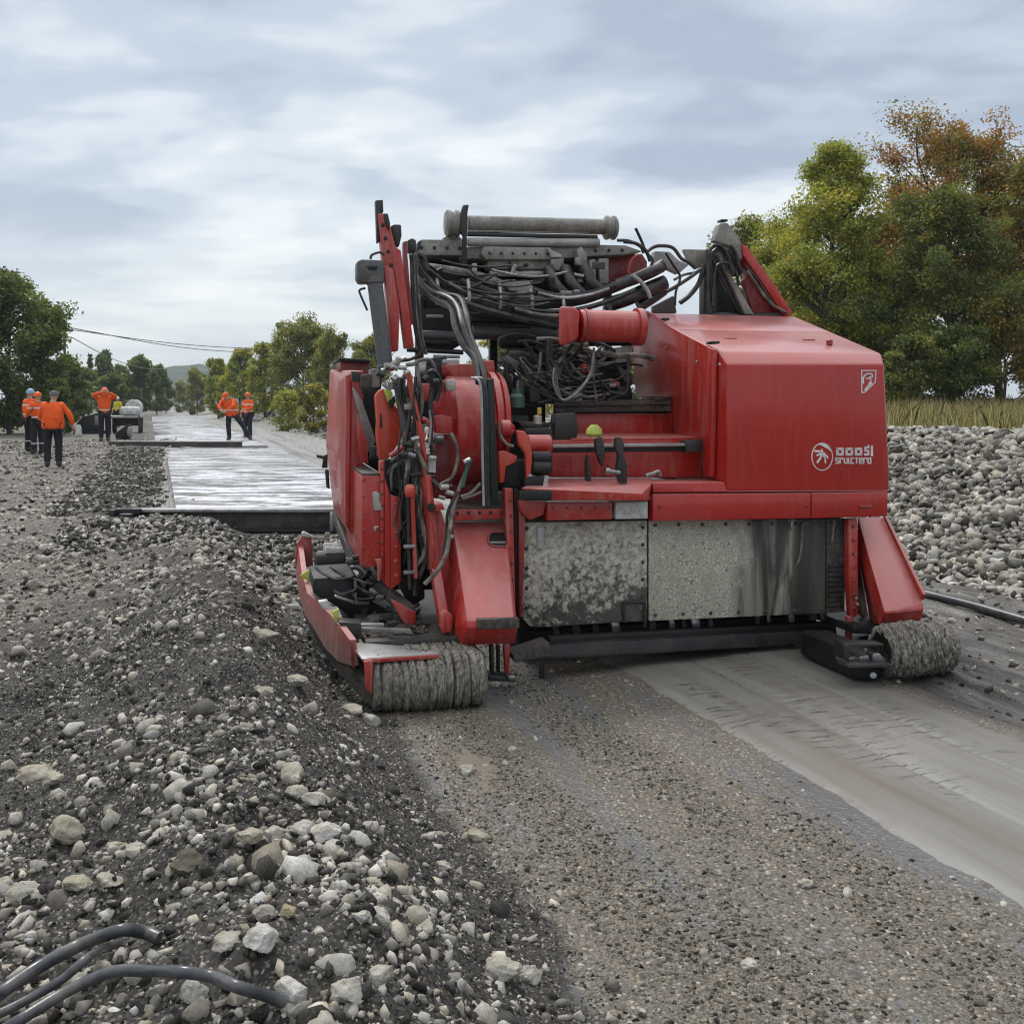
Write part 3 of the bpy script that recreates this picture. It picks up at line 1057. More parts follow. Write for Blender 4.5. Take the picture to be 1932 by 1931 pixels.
    for i, (px, py, w, sq, c, lab) in enumerate(spec):
        # follow the sight line down to the soil
        dx, dz = (px - CX) / F, -(py - HY) / F
        Y = 1.2
        for _ in range(900):
            if CAM_H + dz * Y < h1(dx * Y, Y):
                break
            Y += .01
        r = w * Y / F / 2
        V, T = ico_proto(4, 100 + i, .42, (1.05, rng.uniform(.75, .95), sq))
        me = tri_mesh('stone', V * r, T, None, True)
        me.set_sharp_from_angle(angle=rad(50))
        o = link_mesh('stone', me, mat)
        x, y = dx * Y, Y
        o.location = (x, y, h1(x, y) + r * sq * .32)
        o.rotation_euler = (rng.uniform(-.2, .2), rng.uniform(-.2, .2), rng.uniform(-.5, .5))
        o.color = tuple(c) + (1,)
        tag(o, lab, 'stone', 'pale stones on the bank and road')
# ------------------------------------------------------------------ the red machine
MYAW = rad(14)
UX, UY = math.cos(MYAW), math.sin(MYAW)
OX, OY = -.70, 5.21


def Z_(x0, y0, k):
    return lambda x, y: (x0 + x * k, y0 + y * k)


A = Z_(648.8, 362.1, .3125)
B = Z_(528.1, 663.9, .27347)
C = Z_(935.5, 528.1, .42974)
E = Z_(528.1, 943.0, .27347)
R = Z_(1207.0, 362.1, .19525)
G = Z_(1539.0, 943.0, .2149)
L = Z_(1493.7, 663.9, .12498)


def P(p, v):
    """machine coordinates of a picture position on the plane at depth v"""
    dx, dz = (p[0] - CX) / F, -(p[1] - HY) / F
    Y = (v + OX * -UY + OY * UX) / (dx * -UY + UX)
    wx, wy = dx * Y - OX, Y - OY
    return Vector((wx * UX + wy * UY, v, CAM_H + dz * Y))


def Pu(p, u):
    """the same on a plane at a fixed sideways place u"""
    dx, dz = (p[0] - CX) / F, -(p[1] - HY) / F
    Y = (u + OX * UX + OY * UY) / (dx * UX + UY)
    wx, wy = dx * Y - OX, Y - OY
    return Vector((u, -wx * UY + wy * UX, CAM_H + dz * Y))


def plate(mb, Zf, pts, v, d, bevel=.006):
    mb.prism([P(Zf(*p), v) for p in pts], (0, d, 0), bevel)


def hull(mb, pts, bevel=.01):
    bm = bmesh.new()
    for p in pts:
        bm.verts.new(p)
    bmesh.ops.convex_hull(bm, input=bm.verts)
    bmesh.ops.delete(bm, geom=[v for v in bm.verts if not v.link_faces], context='VERTS')
    bmesh.ops.dissolve_limit(bm, angle_limit=rad(2), verts=bm.verts, edges=bm.edges)
    if bevel > 0:
        es = [e for e in bm.edges if len(e.link_faces) == 2 and e.calc_face_angle(0) > .12]
        bmesh.ops.bevel(bm, geom=es, offset=bevel, segments=2, affect='EDGES', profile=.5, clamp_overlap=True)
    bm.verts.index_update()
    mb.raw([v.co[:] for v in bm.verts], [[v.index for v in f.verts] for f in bm.faces])
    bm.free()


def ribbon(mb, Zf, cols, du, bevel=.004):
    """cols: (top, bottom, v); a bent plate of thickness du sideways"""
    for (t0, b0, v0), (t1, b1, v1) in zip(cols[:-1], cols[1:]):
        q = [P(Zf(*b0), v0), P(Zf(*t0), v0), P(Zf(*t1), v1), P(Zf(*b1), v1)]
        d = Vector((du, 0, 0))
        mb.hexa(q, [p + d for p in q], 0)


def stroke(mb, pts, w, v, d=.003, Zf=None, close=False):
    """flat painted or cut-out line of width w (metres) lying on the plane v"""
    P_ = [P(Zf(*p), v) for p in pts]
    if close:
        P_.append(P_[0])
    for a, b in zip(P_[:-1], P_[1:]):
        t = (b - a)
        if t.length < 1e-6:
            continue
        t.normalize()
        n = Vector((-t.z, 0, t.x)) * w / 2
        e = t * w * .3
        q = [a - n - e, b - n + e, b + n + e, a + n - e]
        mb.hexa(q, [p + Vector((0, d, 0)) for p in q], 0)


def make_belt(name, u0, u1, r, length, parent, nridge, seed, squash=1.0):
    nu, na = 90, 64
    prof = []
    # stadium: front half circle, then flat runs to the rear half circle
    half = math.pi * r
    tot = 2 * half + 2 * length
    for k in range(na * 2):
        s = tot * k / (na * 2)
        if s < half:
            a = s / r
            prof.append((r - r * math.sin(a), r + r * math.cos(a), -math.sin(a), math.cos(a)))
        elif s < half + length:
            prof.append((r + (s - half), 0, 0, -1))
        elif s < 2 * half + length:
            a = (s - half - length) / r
            prof.append((r + length + r * math.sin(a), r - r * math.cos(a), math.sin(a), -math.cos(a)))
        else:
            prof.append((r + length - (s - 2 * half - length), 2 * r, 0, 1))
    nP = len(prof)
    uu = np.linspace(0, 1, nu)
    Uu, K = np.meshgrid(uu, np.arange(nP))
    wob = .9 * fbm(Uu * 5, K * .09, 4, seed, .6)
    ph = (Uu * nridge + wob) * 2 * np.pi
    gro = np.clip(np.cos(ph), 0, 1) ** 2.5 * np.clip(.65 + 1.6 * fbm(Uu * 18, K * .10, 3, seed + 7), .1, 1.2)
    edge = np.minimum(1, np.minimum(Uu, 1 - Uu) / .05)
    bulge = .014 * (1 - (2 * Uu - 1) ** 2)
    dr = -.023 * gro + .024 * fbm(Uu * 16, K * .16, 3, seed + 1) + .022 * fbm(Uu * 46, K * .30, 3, seed + 2) - .03 * (1 - edge) ** 2 + bulge
    prof = np.array(prof)
    v = prof[K, 0] + prof[K, 2] * dr
    z = prof[K, 1] + prof[K, 3] * dr
    u = u0 + (u1 - u0) * Uu
    z = np.maximum(z, -.02)
    V = np.stack([u, v, z], -1).reshape(-1, 3)
    i = np.arange(nP * nu).reshape(nP, nu)
    j = np.roll(i, -1, 0)
    T = np.stack([i[:, :-1], i[:, 1:], j[:, 1:], j[:, :-1]], -1).reshape(-1, 4)
    g3 = np.repeat(gro.reshape(-1, 1), 3, 1)
    me = tri_mesh(name, V, T, g3, True, 'groove')
    return link_mesh(name, me, M['belt'], parent)


def machine():
    rnd = random.Random(21)
    root = empty('road_paver', (OX, OY, 0), MYAW)
    tag(root, 'large red tracked road paving machine standing across the milled road', 'paving machine')

    def new():
        return MB()

    # ---------------- engine hood
    v0 = .65
    ul = P(C(966, 305), v0 + .1).x
    vr = v0 + 1.45
    zt_r = P(C(900, 150), vr).z
    zt_f = P(C(985, 312), v0 + .10).z
    zb = P(C(1012, 925), v0).z
    ur_t = P(C(1692, 318), v0 + .10).x
    ur_b = P(C(1730, 922), v0).x
    vs = v0 + .80
    zt = lambda v: zt_f + (zt_r - zt_f) * (v - v0 - .1) / (vr - v0 - .1)
    ur_r = P(C(1310, 152), vr).x
    urt = lambda v: ur_t + (ur_r - ur_t) * (v - v0 - .1) / (vr - v0 - .1)
    m = new()
    hull(m, [P(C(1014, 370), v0), P(C(1014, 925), v0), P(C(1704, 370), v0), P(C(1730, 922), v0),
             Vector((ul + .012, v0 + .10, zt_f)), Vector((ul + .012, v0 + .08, zb)), Vector((ur_t, v0 + .10, zt_f)),
             Vector((ul + .012, vs - .004, zt(vs))), Vector((ul + .012, vs - .004, zb)),
             Vector((urt(vs), vs - .004, zt(vs))), Vector((ur_b + .02, vs - .004, zb))], .014)
    hood = m.build('engine_hood', 'red', root)
    m = new()
    hull(m, [Vector((ul + .012, vs + .004, zt(vs) + .002)), Vector((ul + .012, vs + .004, zb)), Vector((urt(vs), vs + .004, zt(vs) + .002)),
             Vector((ur_b + .02, vs + .004, zb)), Vector((ul + .012, vr, zt_r)), Vector((ul + .012, vr, zb)),
             Vector((ur_r, vr, zt_r)), Vector((ur_b, vr, zb))], .012)
    m.build('engine_cover', 'red', root)
    # side wall with the stepped foot
    m = new()
    pts = [(598, 160), (640, 134), (690, 152), (768, 208), (952, 304), (942, 864), (905, 862), (905, 700), (838, 700), (838, 690),
           (778, 690), (772, 512), (612, 508), (606, 400), (600, 300)]
    m.prism([Pu(C(*p), ul - .03) for p in pts], (.035, 0, 0), .008)
    wall = m.build('hood_side_wall', 'red_mid', root)
    for q in ((885, 360), (750, 298), (985, 372), (640, 318)):
        m = new()
        c = Pu(C(*q), ul - .034)
        m.cyl(c, c + Vector((-.012, 0, 0)), .011, 8)
        m.build('bolt', 'steel', wall)
    # small things on the lid
    for q, vv in (((1465, 268), v0 + .35),):
        m = new()
        c = Vector((P(C(*q), vv).x, vv, zt(vv)))
        m.cyl(c, c + Vector((0, 0, .035)), .022, 12)
        m.build('filler_cap', 'red_dark', hood)
    for q, vv in (((1030, 243), v0 + .5), ((1375, 240), v0 + .5)):
        c = Vector((P(C(*q), vv).x, vv, zt(vv)))
        m = new()
        m.box((c.x - .045, vv - .006, c.z - .002), (c.x + .045, vv + .006, c.z + .006), .002)
        m.build('hinge', 'red_dark', hood)
    for q in ((735, 182), (950, 285)):
        c = Pu(C(*q), ul)
        m = new()
        m.box((c.x - .02, c.y - .05, c.z + .005), (c.x + .03, c.y + .05, c.z + .022), .004)
        m.build('lid_catch', 'dark', hood)
    # marks on the front of the hood
    vm = v0 - .0035
    mk = new()
    stroke(mk, [(1060, 280), (1275, 280), (1262, 455), (1105, 608), (1060, 612)], .0065, vm, .004, L, True)
    stroke(mk, [(1082, 470), (1082, 390), (1110, 345), (1160, 325), (1215, 332), (1222, 375), (1170, 385)], .010, vm, .004, L)
    stroke(mk, [(1125, 400), (1190, 405), (1205, 440), (1165, 470)], .007, vm, .004, L)
    stroke(mk, [(1110, 575), (1150, 520), (1205, 470)], .012, vm, .004, L)
    mk.build('shield_emblem', 'mark', hood)
    mk = new()
    el = lambda rx, ry, a, cx=462, cy=1580: (cx + rx * math.cos(a), cy - ry * math.sin(a))
    stroke(mk, [el(156, 204, 2 * math.pi * k / 40) for k in range(40)], .006, vm, .004, L, True)
    for k in range(14):
        a0, a1 = math.radians(15 + k * 7.5), math.radians(22.5 + k * 7.5)
        w0, w1 = 52 * math.sin(math.pi * k / 14), 52 * math.sin(math.pi * (k + 1) / 14)
        q = [P(L(*el(158, 206, a0)), vm), P(L(*el(158, 206, a1)), vm), P(L(*el(158 - w1, 206 - w1, a1)), vm), P(L(*el(158 - w0, 206 - w0, a0)), vm)]
        mk.hexa(q, [p + Vector((0, .004, 0)) for p in q], 0)
    for st, w in (([(355, 1492), (430, 1500), (478, 1520), (545, 1595)], .013), ([(455, 1520), (385, 1560)], .010),
                  ([(450, 1530), (440, 1595), (388, 1665)], .013), ([(470, 1540), (500, 1600), (512, 1672)], .009), ([(455, 1470), (470, 1520)], .009)):
        stroke(mk, st, w, vm, .004, L)
    mk.build('round_emblem', 'mark', hood)
    mk = new()
    for x0 in (692, 832, 972):
        stroke(mk, [(x0, 1462), (x0 + 78, 1462), (x0 + 78, 1545), (x0, 1545)], .0155, vm, .004, L, True)
    stroke(mk, [(1165, 1440), (1115, 1440), (1112, 1490), (1160, 1490), (1160, 1545), (1105, 1548)], .0125, vm, .004, L)
    stroke(mk, [(1150, 1422), (1170, 1408)], .006, vm, .004, L)
    stroke(mk, [(1212, 1425), (1212, 1560)], .0155, vm, .004, L)
    # second, smaller line
    x = 668
    glyphs = {'s': [[(45, 0), (0, 0), (0, 38), (45, 38), (45, 76), (0, 76)]], 'r': [[(0, 76), (0, 0), (40, 0), (40, 22)]],
              'u': [[(0, 0), (0, 76), (42, 76), (42, 0)]], 'l': [[(0, 0), (0, 76), (22, 76)]], 'c': [[(42, 0), (0, 0), (0, 76), (42, 76)]],
              't': [[(20, -10), (20, 76)], [(0, 6), (40, 6)]], 'e': [[(42, 76), (0, 76), (0, 0), (42, 0), (42, 38), (0, 38)]], 'o': [[(0, 0), (42, 0), (42, 76), (0, 76), (0, 0)]]}
    for ch in 'srulctero':
        for g in glyphs[ch]:
            stroke(mk, [(x + a, 1602 + b) for a, b in g], .0072, vm, .004, L)
        x += 38 if ch == 'l' else 64
    mk.build('lettering', 'mark', hood)

    # ---------------- bumper band, sill and decks
    m = new()
    plate(m, C, [(690, 892), (1004, 888), (1016, 927), (1726, 923), (1726, 928), (690, 932)], .615, .3, .005)
    m.build('sill', 'red', root)
    m = new()
    plate(m, C, [(690, 940), (1383, 935), (1383, 1046), (690, 1058)], .60, .45, .006)
    plate(m, C, [(1387, 935), (1722, 930), (1720, 1037), (1387, 1046)], .60, .45, .006)
    band = m.build('bumper', 'red', root)
    m = new()
    plate(m, C, [(1598, 990), (1655, 989), (1655, 1000), (1598, 1001)], .592, .012, .003)
    m.build('grab_slot', 'red_dark', band)
    # deck on the left
    m = new()
    hull(m, [P(C(108, 914), .52), P(C(246, 928), .52), P(C(640, 938), .52), P(C(682, 898), .60), P(C(682, 905), .60), P(C(246, 968), .52), P(C(640, 968), .52), P(C(668, 968), .56),
             P(C(205, 872), .92), P(C(685, 868), .92), P(C(205, 890), .92), P(C(685, 888), .92)], .006)
    deck = m.build('deck', 'red_mid', root)
    m = new()
    plate(m, C, [(226, 976), (512, 974), (512, 1050), (226, 1056)], .60, .12)
    m.build('fascia_panel', 'red_mid', root)
    m = new()
    plate(m, C, [(526, 974), (668, 972), (668, 1048), (526, 1050)], .595, .10)
    m.build('marker_plate', 'white_plate', root)
    m = new()
    plate(m, C, [(104, 926), (246, 926), (246, 966), (104, 962)], .47, .05, .004)
    m.build('deck_channel', 'black', root)
    m = new()
    plate(m, C, [(100, 972), (225, 972), (210, 1030), (150, 1055), (105, 1010)], .62, .05)
    m.build('deck_gusset', 'red_worn', root)
    # steps
    v1 = Pu(C(775, 640), ul).y
    v2 = Pu(C(902, 800), ul).y
    m = new()
    plate(m, C, [(270, 587), (772, 588), (772, 676), (270, 676)], v1, .06, .006)
    m.hexa([P(C(330, 696), v2), P(C(905, 690), v2), P(C(905, 702), v2), P(C(330, 708), v2)],
           [P(C(345, 672), v1), P(C(778, 672), v1), P(C(778, 680), v1), P(C(345, 680), v1)], .003)
    m.build('step', 'red_mid', root)
    m = new()
    plate(m, C, [(240, 704), (903, 698), (903, 866), (240, 866)], v2, .07, .006)
    m.build('step', 'red_mid', root)
    m = new()
    plate(m, C, [(262, 536), (770, 524), (770, 545), (262, 556)], v1 - .10, .05, .004)
    plate(m, C, [(262, 558), (770, 547), (770, 576), (262, 580)], v1 - .08, .03, .003)
    m.build('step_rail', 'dark_mud', root)
    m = new()
    plate(m, C, [(262, 530), (790, 520), (790, 592), (262, 592)], v1 + .08, .06)
    m.build('step_back', 'black', root)
    m = new()
    plate(m, C, [(245, 722), (838, 716), (838, 729), (245, 736)], v2 - .12, .04, .004)
    m.build('step_rail', 'grey_light', root)
    m = new()
    plate(m, C, [(245, 738), (838, 731), (838, 752), (245, 757)], v2 - .09, .05, .003)
    m.build('rail_slot', 'black', root)
    for q in ([(834, 706), (904, 700), (904, 754), (834, 756)], [(696, 518), (768, 512), (770, 526), (696, 530)]):
        m = new()
        plate(m, C, q, v2 - .13 if q[0][0] > 800 else v1 - .11, .09, .004)
        m.build('rail_end', 'dark', root)
    # clamps standing on the deck
    for pts in ([(530, 692), (552, 690), (566, 725), (560, 760), (578, 812), (578, 892), (545, 892), (530, 840), (540, 770), (525, 730)],
                [(398, 790), (408, 760), (420, 850), (420, 884), (398, 884)],
                [(438, 700), (470, 690), (482, 760), (470, 822), (458, 800), (442, 750)]):
        m = new()
        plate(m, C, pts, .62, .045, .006)
        m.cyl(P(C(pts[0][0] + 12, pts[0][1] + 60), .61), P(C(pts[0][0] + 12, pts[0][1] + 60), .68), .012, 8)
        m.build('clamp', 'dark', root)
    m = new()
    m.cyl(P(C(485, 838), .60), P(C(545, 846), .60), .014, 10)
    m.cyl(P(C(480, 838), .60), P(C(500, 840), .60), .024, 10)
    m.build('clamp_screw', 'steel', root)
    m = new()
    m.tube([P(C(660, 858), .60), P(C(690, 850), .60), P(C(715, 842), .60), P(C(722, 862), .60)], .012)
    m.build('clamp_lever', 'steel', root)
    m = new()
    c = P(C(432, 668), .66)
    m.lathe(c - Vector((0, 0, .03)), c + Vector((0, 0, .05)), [(0, .03), (.02, .05), (.05, .045), (.075, .02)], 12)
    m.build('lime_cap', 'hivis', root)

    # ---------------- lower front plates
    m = new()
    plate(m, C, [(112, 1064), (664, 1056), (664, 1498), (560, 1500), (200, 1524), (150, 1520), (112, 1478)], .70, .03, .004)
    fp = m.build('front_plate', 'plate_cake', root, 'steel front plate thickly caked with mud')
    m = new()
    hp = [P(C(*q), .685) for q in ((566, 1502), (562, 1418), (572, 1412), (648, 1412), (654, 1420), (654, 1524))]
    m.tube(hp, .010, 8, 5)
    m.build('handle', 'dark', fp)
    m = new()
    plate(m, C, [(184, 1086), (214, 1086), (214, 1180), (184, 1180)], .675, .02, .003)
    plate(m, C, [(214, 1108), (240, 1108), (240, 1120), (214, 1120)], .675, .015, .002)
    m.build('latch', 'grey_light', fp)
    m = new()
    plate(m, C, [(672, 1056), (1448, 1048), (1448, 1462), (672, 1496)], .70, .03, .004)
    fp2 = m.build('front_plate', 'plate_crack', root, 'steel front plate under cracked dry mud')
    m = new()
    plate(m, C, [(1452, 1048), (1536, 1046), (1532, 1456), (1452, 1462)], .705, .03, .004)
    fp3 = m.build('side_plate', 'dark_mud', root)
    for k in range(9):
        m = new()
        y = 1250 + k * 22
        plate(m, C, [(1462, y), (1530, y - 2), (1530, y + 8), (1462, y + 10)], .692, .014, .003)
        m.build('louvre', 'dark', fp3)
    m = new()
    m.tube([P(C(*q), .68) for q in ((1372, 1068), (1350, 1070), (1346, 1100), (1342, 1170), (1330, 1230), (1310, 1262))], .008, 6)
    m.build('cable', 'hose_grey', fp2)
    m = new()
    m.tube([P(C(*q), .68) for q in ((1300, 1062), (1298, 1080), (1308, 1092))], .008, 6)
    m.build('hook', 'steel', fp2)
    m = new()
    m.tube([P(C(*q), .68) for q in ((1486, 1052), (1482, 1090), (1476, 1150))], .007, 6)
    m.build('cable', 'hose_grey', fp3)
    # chassis behind the plates
    pL, pR = P(C(112, 1064), .74), P(C(1536, 1046), .74)
    m = new()
    m.box((pL.x + .02, .76, .30), (pR.x - .02, 3.2, 1.02), .02)
    m.build('chassis', 'black', root)
    m = new()
    m.box((pL.x + .3, 1.4, .16), (pR.x - .3, 1.9, .30), .02)
    m.lathe(Vector((pL.x + .1, .98, .30)), Vector((pR.x - .1, .98, .30)), [(0, .12), (pR.x - pL.x - .2, .12)], 20)
    m.build('cutter_drum', 'black', root)
    m = new()
    m.box((pL.x + .05, 1.0, .05), (pR.x - .05, 3.15, .31), .02)  # added black box that blocks light and deepens the shade underneath
    m.build('underside_light_block', 'black', root)
    for x, w in ((265, 34), (355, 40), (440, 34), (528, 46), (690, 34), (775, 30), (828, 28), (880, 44), (945, 26), (1152, 22), (1200, 20), (1300, 30), (1398, 30), (1440, 36)):
        m = new()
        y = 1560 - (x - 265) * .058 + rnd.uniform(-6, 6) - 14
        plate(m, C, [(x - w / 2, y - 26), (x + w / 3, y - 28), (x + w / 2, y + 16), (x - w / 3, y + 18)], .80 + rnd.uniform(0, .04), .05, .008)
        m.build('cutter_tooth', 'steel' if rnd.random() < .5 else 'dark_mud', root)
    m = new()
    q = [P(C(78, 1652), .42), P(C(82, 1676), .42), P(C(1450, 1592), .82), P(C(1500, 1560), .86), P(C(1495, 1530), .86), P(C(245, 1602), .46)]
    m.prism(q, (0, .07, 0), .006)
    m.build('skirt_beam', 'dark', root)
    m = new()
    q = [P(C(240, 1566), .55), P(C(245, 1606), .55), P(C(1495, 1534), .90), P(C(1495, 1500), .90)]
    m.prism(q, (0, .05, 0), .004)
    m.build('rubber_skirt', 'black', root)
    m = new()
    q = [P(C(75, 1645), .36), P(C(235, 1590), .40), P(C(240, 1650), .40), P(C(85, 1680), .36)]
    m.prism(q, (0, .16, 0), .004)
    m.build('mud_shelf', 'dark_mud', root)
    m = new()
    plate(m, C, [(195, 1668), (212, 1668), (214, 1752), (190, 1752)], .55, .02, .002)
    m.build('scraper', 'dark', root)

    # ---------------- right leg, fender and crawler
    m = new()
    plate(m, C, [(1548, 1048), (1588, 1050), (1590, 1180), (1592, 1470), (1580, 1480), (1562, 1480), (1548, 1300)], .64, .06)
    plate(m, C, [(1550, 1478), (1568, 1478), (1566, 1592), (1550, 1592)], .62, .05)
    m.build('leg_post', 'red_worn', root)
    m = new()
    tl, tr = P(G(366, 150), .88), P(G(600, 150), .88)
    bl, br = P(G(606, 985), .28), P(G(945, 958), .28)
    ll, lr = P(G(560, 1094), .34), P(G(890, 1088), .34)
    bk = P(G(480, 1080), .72)
    hull(m, [tl, tr, bl, br, ll, lr, bk, Vector((lr.x, .8, lr.z)), P(G(366, 430), .80), P(G(945, 900), .30), P(G(930, 1045), .30)], .006)
    fr = m.build('fender', 'red_mid', root, 'sloping red fender over the right crawler')
    m = new()
    m.hexa([tl + Vector((-.02, .03, 0)), tl + Vector((.02, .06, 0)), bk + Vector((.04, .08, 0)), bk + Vector((-.0, .05, 0))],
           [P(G(366, 450), .70) + Vector((0, .0, 0)), P(G(366, 450), .74), P(G(372, 1000), .74), P(G(372, 1000), .70)], .003)
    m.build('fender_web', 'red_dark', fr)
    m = new()
    m.beam(tr + Vector((.016, .02, 0)), br + Vector((.016, .02, .07)), .022, .05)
    m.build('fender_edge', 'red_worn', fr)
    m = new()
    m.hexa([P(G(606, 990), .272), P(G(944, 962), .272), P(G(944, 975), .272), P(G(606, 1004), .272)],
           [P(G(606, 990), .30), P(G(944, 962), .30), P(G(944, 975), .30), P(G(606, 1004), .30)], .002)
    m.build('fender_lip', 'red_dark', fr)
    for q in ((362, 862), (374, 915)):
        m = new()
        c = P(G(*q), .63)
        m.cyl(c, c + Vector((0, .02, 0)), .010, 8)
        m.build('grease_nipple', 'brass', fr)
    # right crawler
    t2 = bpy.data.objects.new('crawler', None)
    COL.objects.link(t2)
    t2.parent = root
    TV = -.13
    t2['label'] = 'right crawler with ribbed belt'
    t2.location = (0, TV, 0)
    uA, uB = P(G(590, 1400), TV + .12).x, P(G(1178, 1360), TV + .12).x
    gz = h1(*(Vector((OX + uB * UX - .0 * UY, OY + uB * UY + .0 * UX)))) - .02
    b2 = make_belt('belt', uA, uB, .137, .02, t2, 10, 5)
    b2.location.z = gz + .015
    for pts, v, d, mt in (([(260, 1260), (600, 1262), (600, 1290), (260, 1290)], .02, .10, 'dark'),
                          ([(262, 1400), (300, 1440), (675, 1440), (675, 1470), (290, 1472), (258, 1430)], -.02, .10, 'dark_mud'),
                          ([(250, 1272), (300, 1272), (296, 1440), (258, 1420)], .0, .10, 'dark')):
        m = new()
        m.prism([P(G(*q), v + TV) - Vector((0, TV, 0)) for q in pts], (0, d, 0), .004)
        m.build('fork', mt, t2)
    for pts in ([(280, 1385), (345, 1372), (360, 1410), (300, 1420)], [(430, 1290), (462, 1300), (460, 1335), (425, 1335)], [(500, 1350), (570, 1345), (640, 1420), (500, 1430)], [(380, 1370), (470, 1360), (480, 1420), (390, 1425)]):
        m = new()
        m.prism([P(G(*q), TV + .06) - Vector((0, TV, 0)) for q in pts], (0, .06, 0), .008)
        m.build('fork_fitting', 'steel', t2)
    m = new()
    m.prism([P(G(*q), TV + .12) - Vector((0, TV, 0)) for q in ((330, 1340), (600, 1330), (600, 1560), (500, 1600), (330, 1570))], (0, .6, 0), .02)
    m.build('crawler_frame', 'black', t2)
    m = new()
    m.cyl(P(G(505, 1538), TV + .10) - Vector((0, TV, 0)), P(G(505, 1538), TV + .15) - Vector((0, TV, 0)), .02, 10)
    m.build('pin', 'steel', t2)
    m = new()
    plate(m, G, [(330, 1100), (640, 1100), (860, 1110), (900, 1150), (640, 1175), (330, 1175)], .50, .5, .01)
    m.build('crawler_yoke', 'dark', root)
    m = new()
    c = P(G(975, 1085), .55)
    m.tube([c + Vector((0, 0, .05)), c + Vector((.03, 0, .03)), c + Vector((.02, 0, -.03)), c + Vector((-.03, 0, -.05)), c + Vector((-.05, .02, 0))], .009, 6)
    m.build('shackle', 'steel', root)

    # ---------------- left fender
    m = new()
    tl, tr = P(E(1188, 150), .80), P(E(1556, 150), .80)
    bl, br = P(E(1292, 832), .20), P(E(1612, 820), .20)
    ll, lr = P(E(1256, 1000), .28), P(E(1622, 990), .28)
    hull(m, [tl, tr, bl, br, P(E(1292, 885), .19), P(E(1640, 885), .19), ll, lr, Vector((ll.x - .06, .62, ll.z + .06)), Vector((lr.x, .62, lr.z)), P(E(1172, 480), .70)], .006)
    fl = m.build('fender', 'red_mid', root, 'sloping red fender over the left crawler')
    m = new()
    plate(m, E, [(1366, 824), (1652, 818), (1654, 884), (1366, 894)], .165, .07, .004)
    m.build('fender_lip', 'dark_mud', fl)
    m = new()
    plate(m, E, [(1200, 62), (1546, 58), (1546, 128), (1200, 146)], .70, .16, .006)
    m.build('fender_beam', 'red_worn', fl)
    # hand hole in the sloping face
    nrm = (tr - tl).cross(bl - tl).normalized()
    if nrm.y > 0:
        nrm = -nrm

    def onface(p):
        a = P(E(*p), .2)
        b_ = P(E(*p), 1.2)
        d = b_ - a
        t = (tl - a).dot(nrm) / d.dot(nrm)
        return a + d * t
    m = new()
    q = [onface(p) + nrm * .003 for p in ((1442, 232), (1470, 226), (1556, 226), (1560, 326), (1470, 322), (1442, 300))]
    m.prism(q, nrm * -.012, 0)
    m.build('hand_hole', 'black', fl)
    m = new()
    m.tube([onface(p) + nrm * .006 for p in ((1556, 226), (1470, 228), (1440, 250), (1440, 300), (1475, 324), (1560, 328))], .006, 6)
    m.build('hole_rim', 'red_dark', fl)
    m = new()
    plate(m, E, [(1452, 286), (1556, 284), (1556, 300), (1452, 302)], onface((1500, 290)).y - .012, .01, .002)
    m.build('hole_bar', 'steel', fl)
    # posts right of the fender
    m = new()
    plate(m, E, [(1550, -80), (1608, -80), (1628, 806), (1592, 806)], .64, .07)
    m.build('leg_post', 'red_worn', root)
    m = new()
    plate(m, E, [(1648, -40), (1702, -40), (1672, 806), (1652, 806)], .66, .05)
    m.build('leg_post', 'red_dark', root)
    m = new()
    plate(m, E, [(1612, -80), (1650, -80), (1656, 830), (1630, 830)], .70, .04)
    m.build('leg_gap', 'black', root)
    m = new()
    plate(m, E, [(1545, 1000), (1592, 1000), (1582, 1196), (1556, 1196)], .40, .04)
    m.build('leg_foot', 'red_worn', root)
    m = new()
    plate(m, E, [(1440, 1205), (1620, 1225), (1625, 1255), (1440, 1250)], .36, .12)
    plate(m, E, [(1450, 1000), (1475, 1000), (1480, 1210), (1455, 1210)], .44, .04)
    plate(m, E, [(1500, 1000), (1520, 1000), (1520, 1215), (1500, 1215)], .46, .04)
    m.build('foot_bracket', 'dark', root)
    m = new()
    plate(m, E, [(1570, 1212), (1625, 1205), (1630, 1245), (1580, 1248)], .33, .05, .01)
    m.build('foot_bolt', 'steel', root)

    # ---------------- left crawler
    t1 = bpy.data.objects.new('crawler', None)
    COL.objects.link(t1)
    t1.parent = root
    t1['label'] = 'left crawler with mud covered belt and red side plate'
    uA, uB = P(E(640, 1300), .05).x, P(E(1432, 1300), .05).x
    make_belt('belt', uA, uB, .138, 1.5, t1, 13, 3)
    m = new()
    cols = [((482, 965), (492, 1142), .20), ((412, 870), (402, 1112), .42), ((350, 792), (312, 1022), .72), ((270, 716), (238, 892), 1.05),
            ((188, 640), (172, 792), 1.55), ((150, 500), (132, 660), 2.0), ((126, 300), (106, 490), 2.5)]
    ribbon(m, E, cols, .035)
    plate(m, E, [(152, 246), (216, 256), (230, 455), (110, 470), (104, 400), (124, 292)], 2.45, .05)
    m.build('side_plate', 'red_mud', t1)
    m = new()
    cols = [((640, 1322), (652, 1442), .06), ((482, 1150), (502, 1300), .26), ((330, 1036), (352, 1130), .70), ((238, 896), (256, 985), 1.1), ((150, 720), (165, 800), 1.8)]
    ribbon(m, E, cols, .03)
    m.build('belt_edge', 'dark_mud', t1)
    m = new()
    plate(m, E, [(150, 226), (165, 218), (240, 255), (232, 285), (215, 262), (152, 252)], 2.43, .06, .008)
    m.build('horn_cap', 'white_plate', t1)
    # deck of the crawler
    m = new()
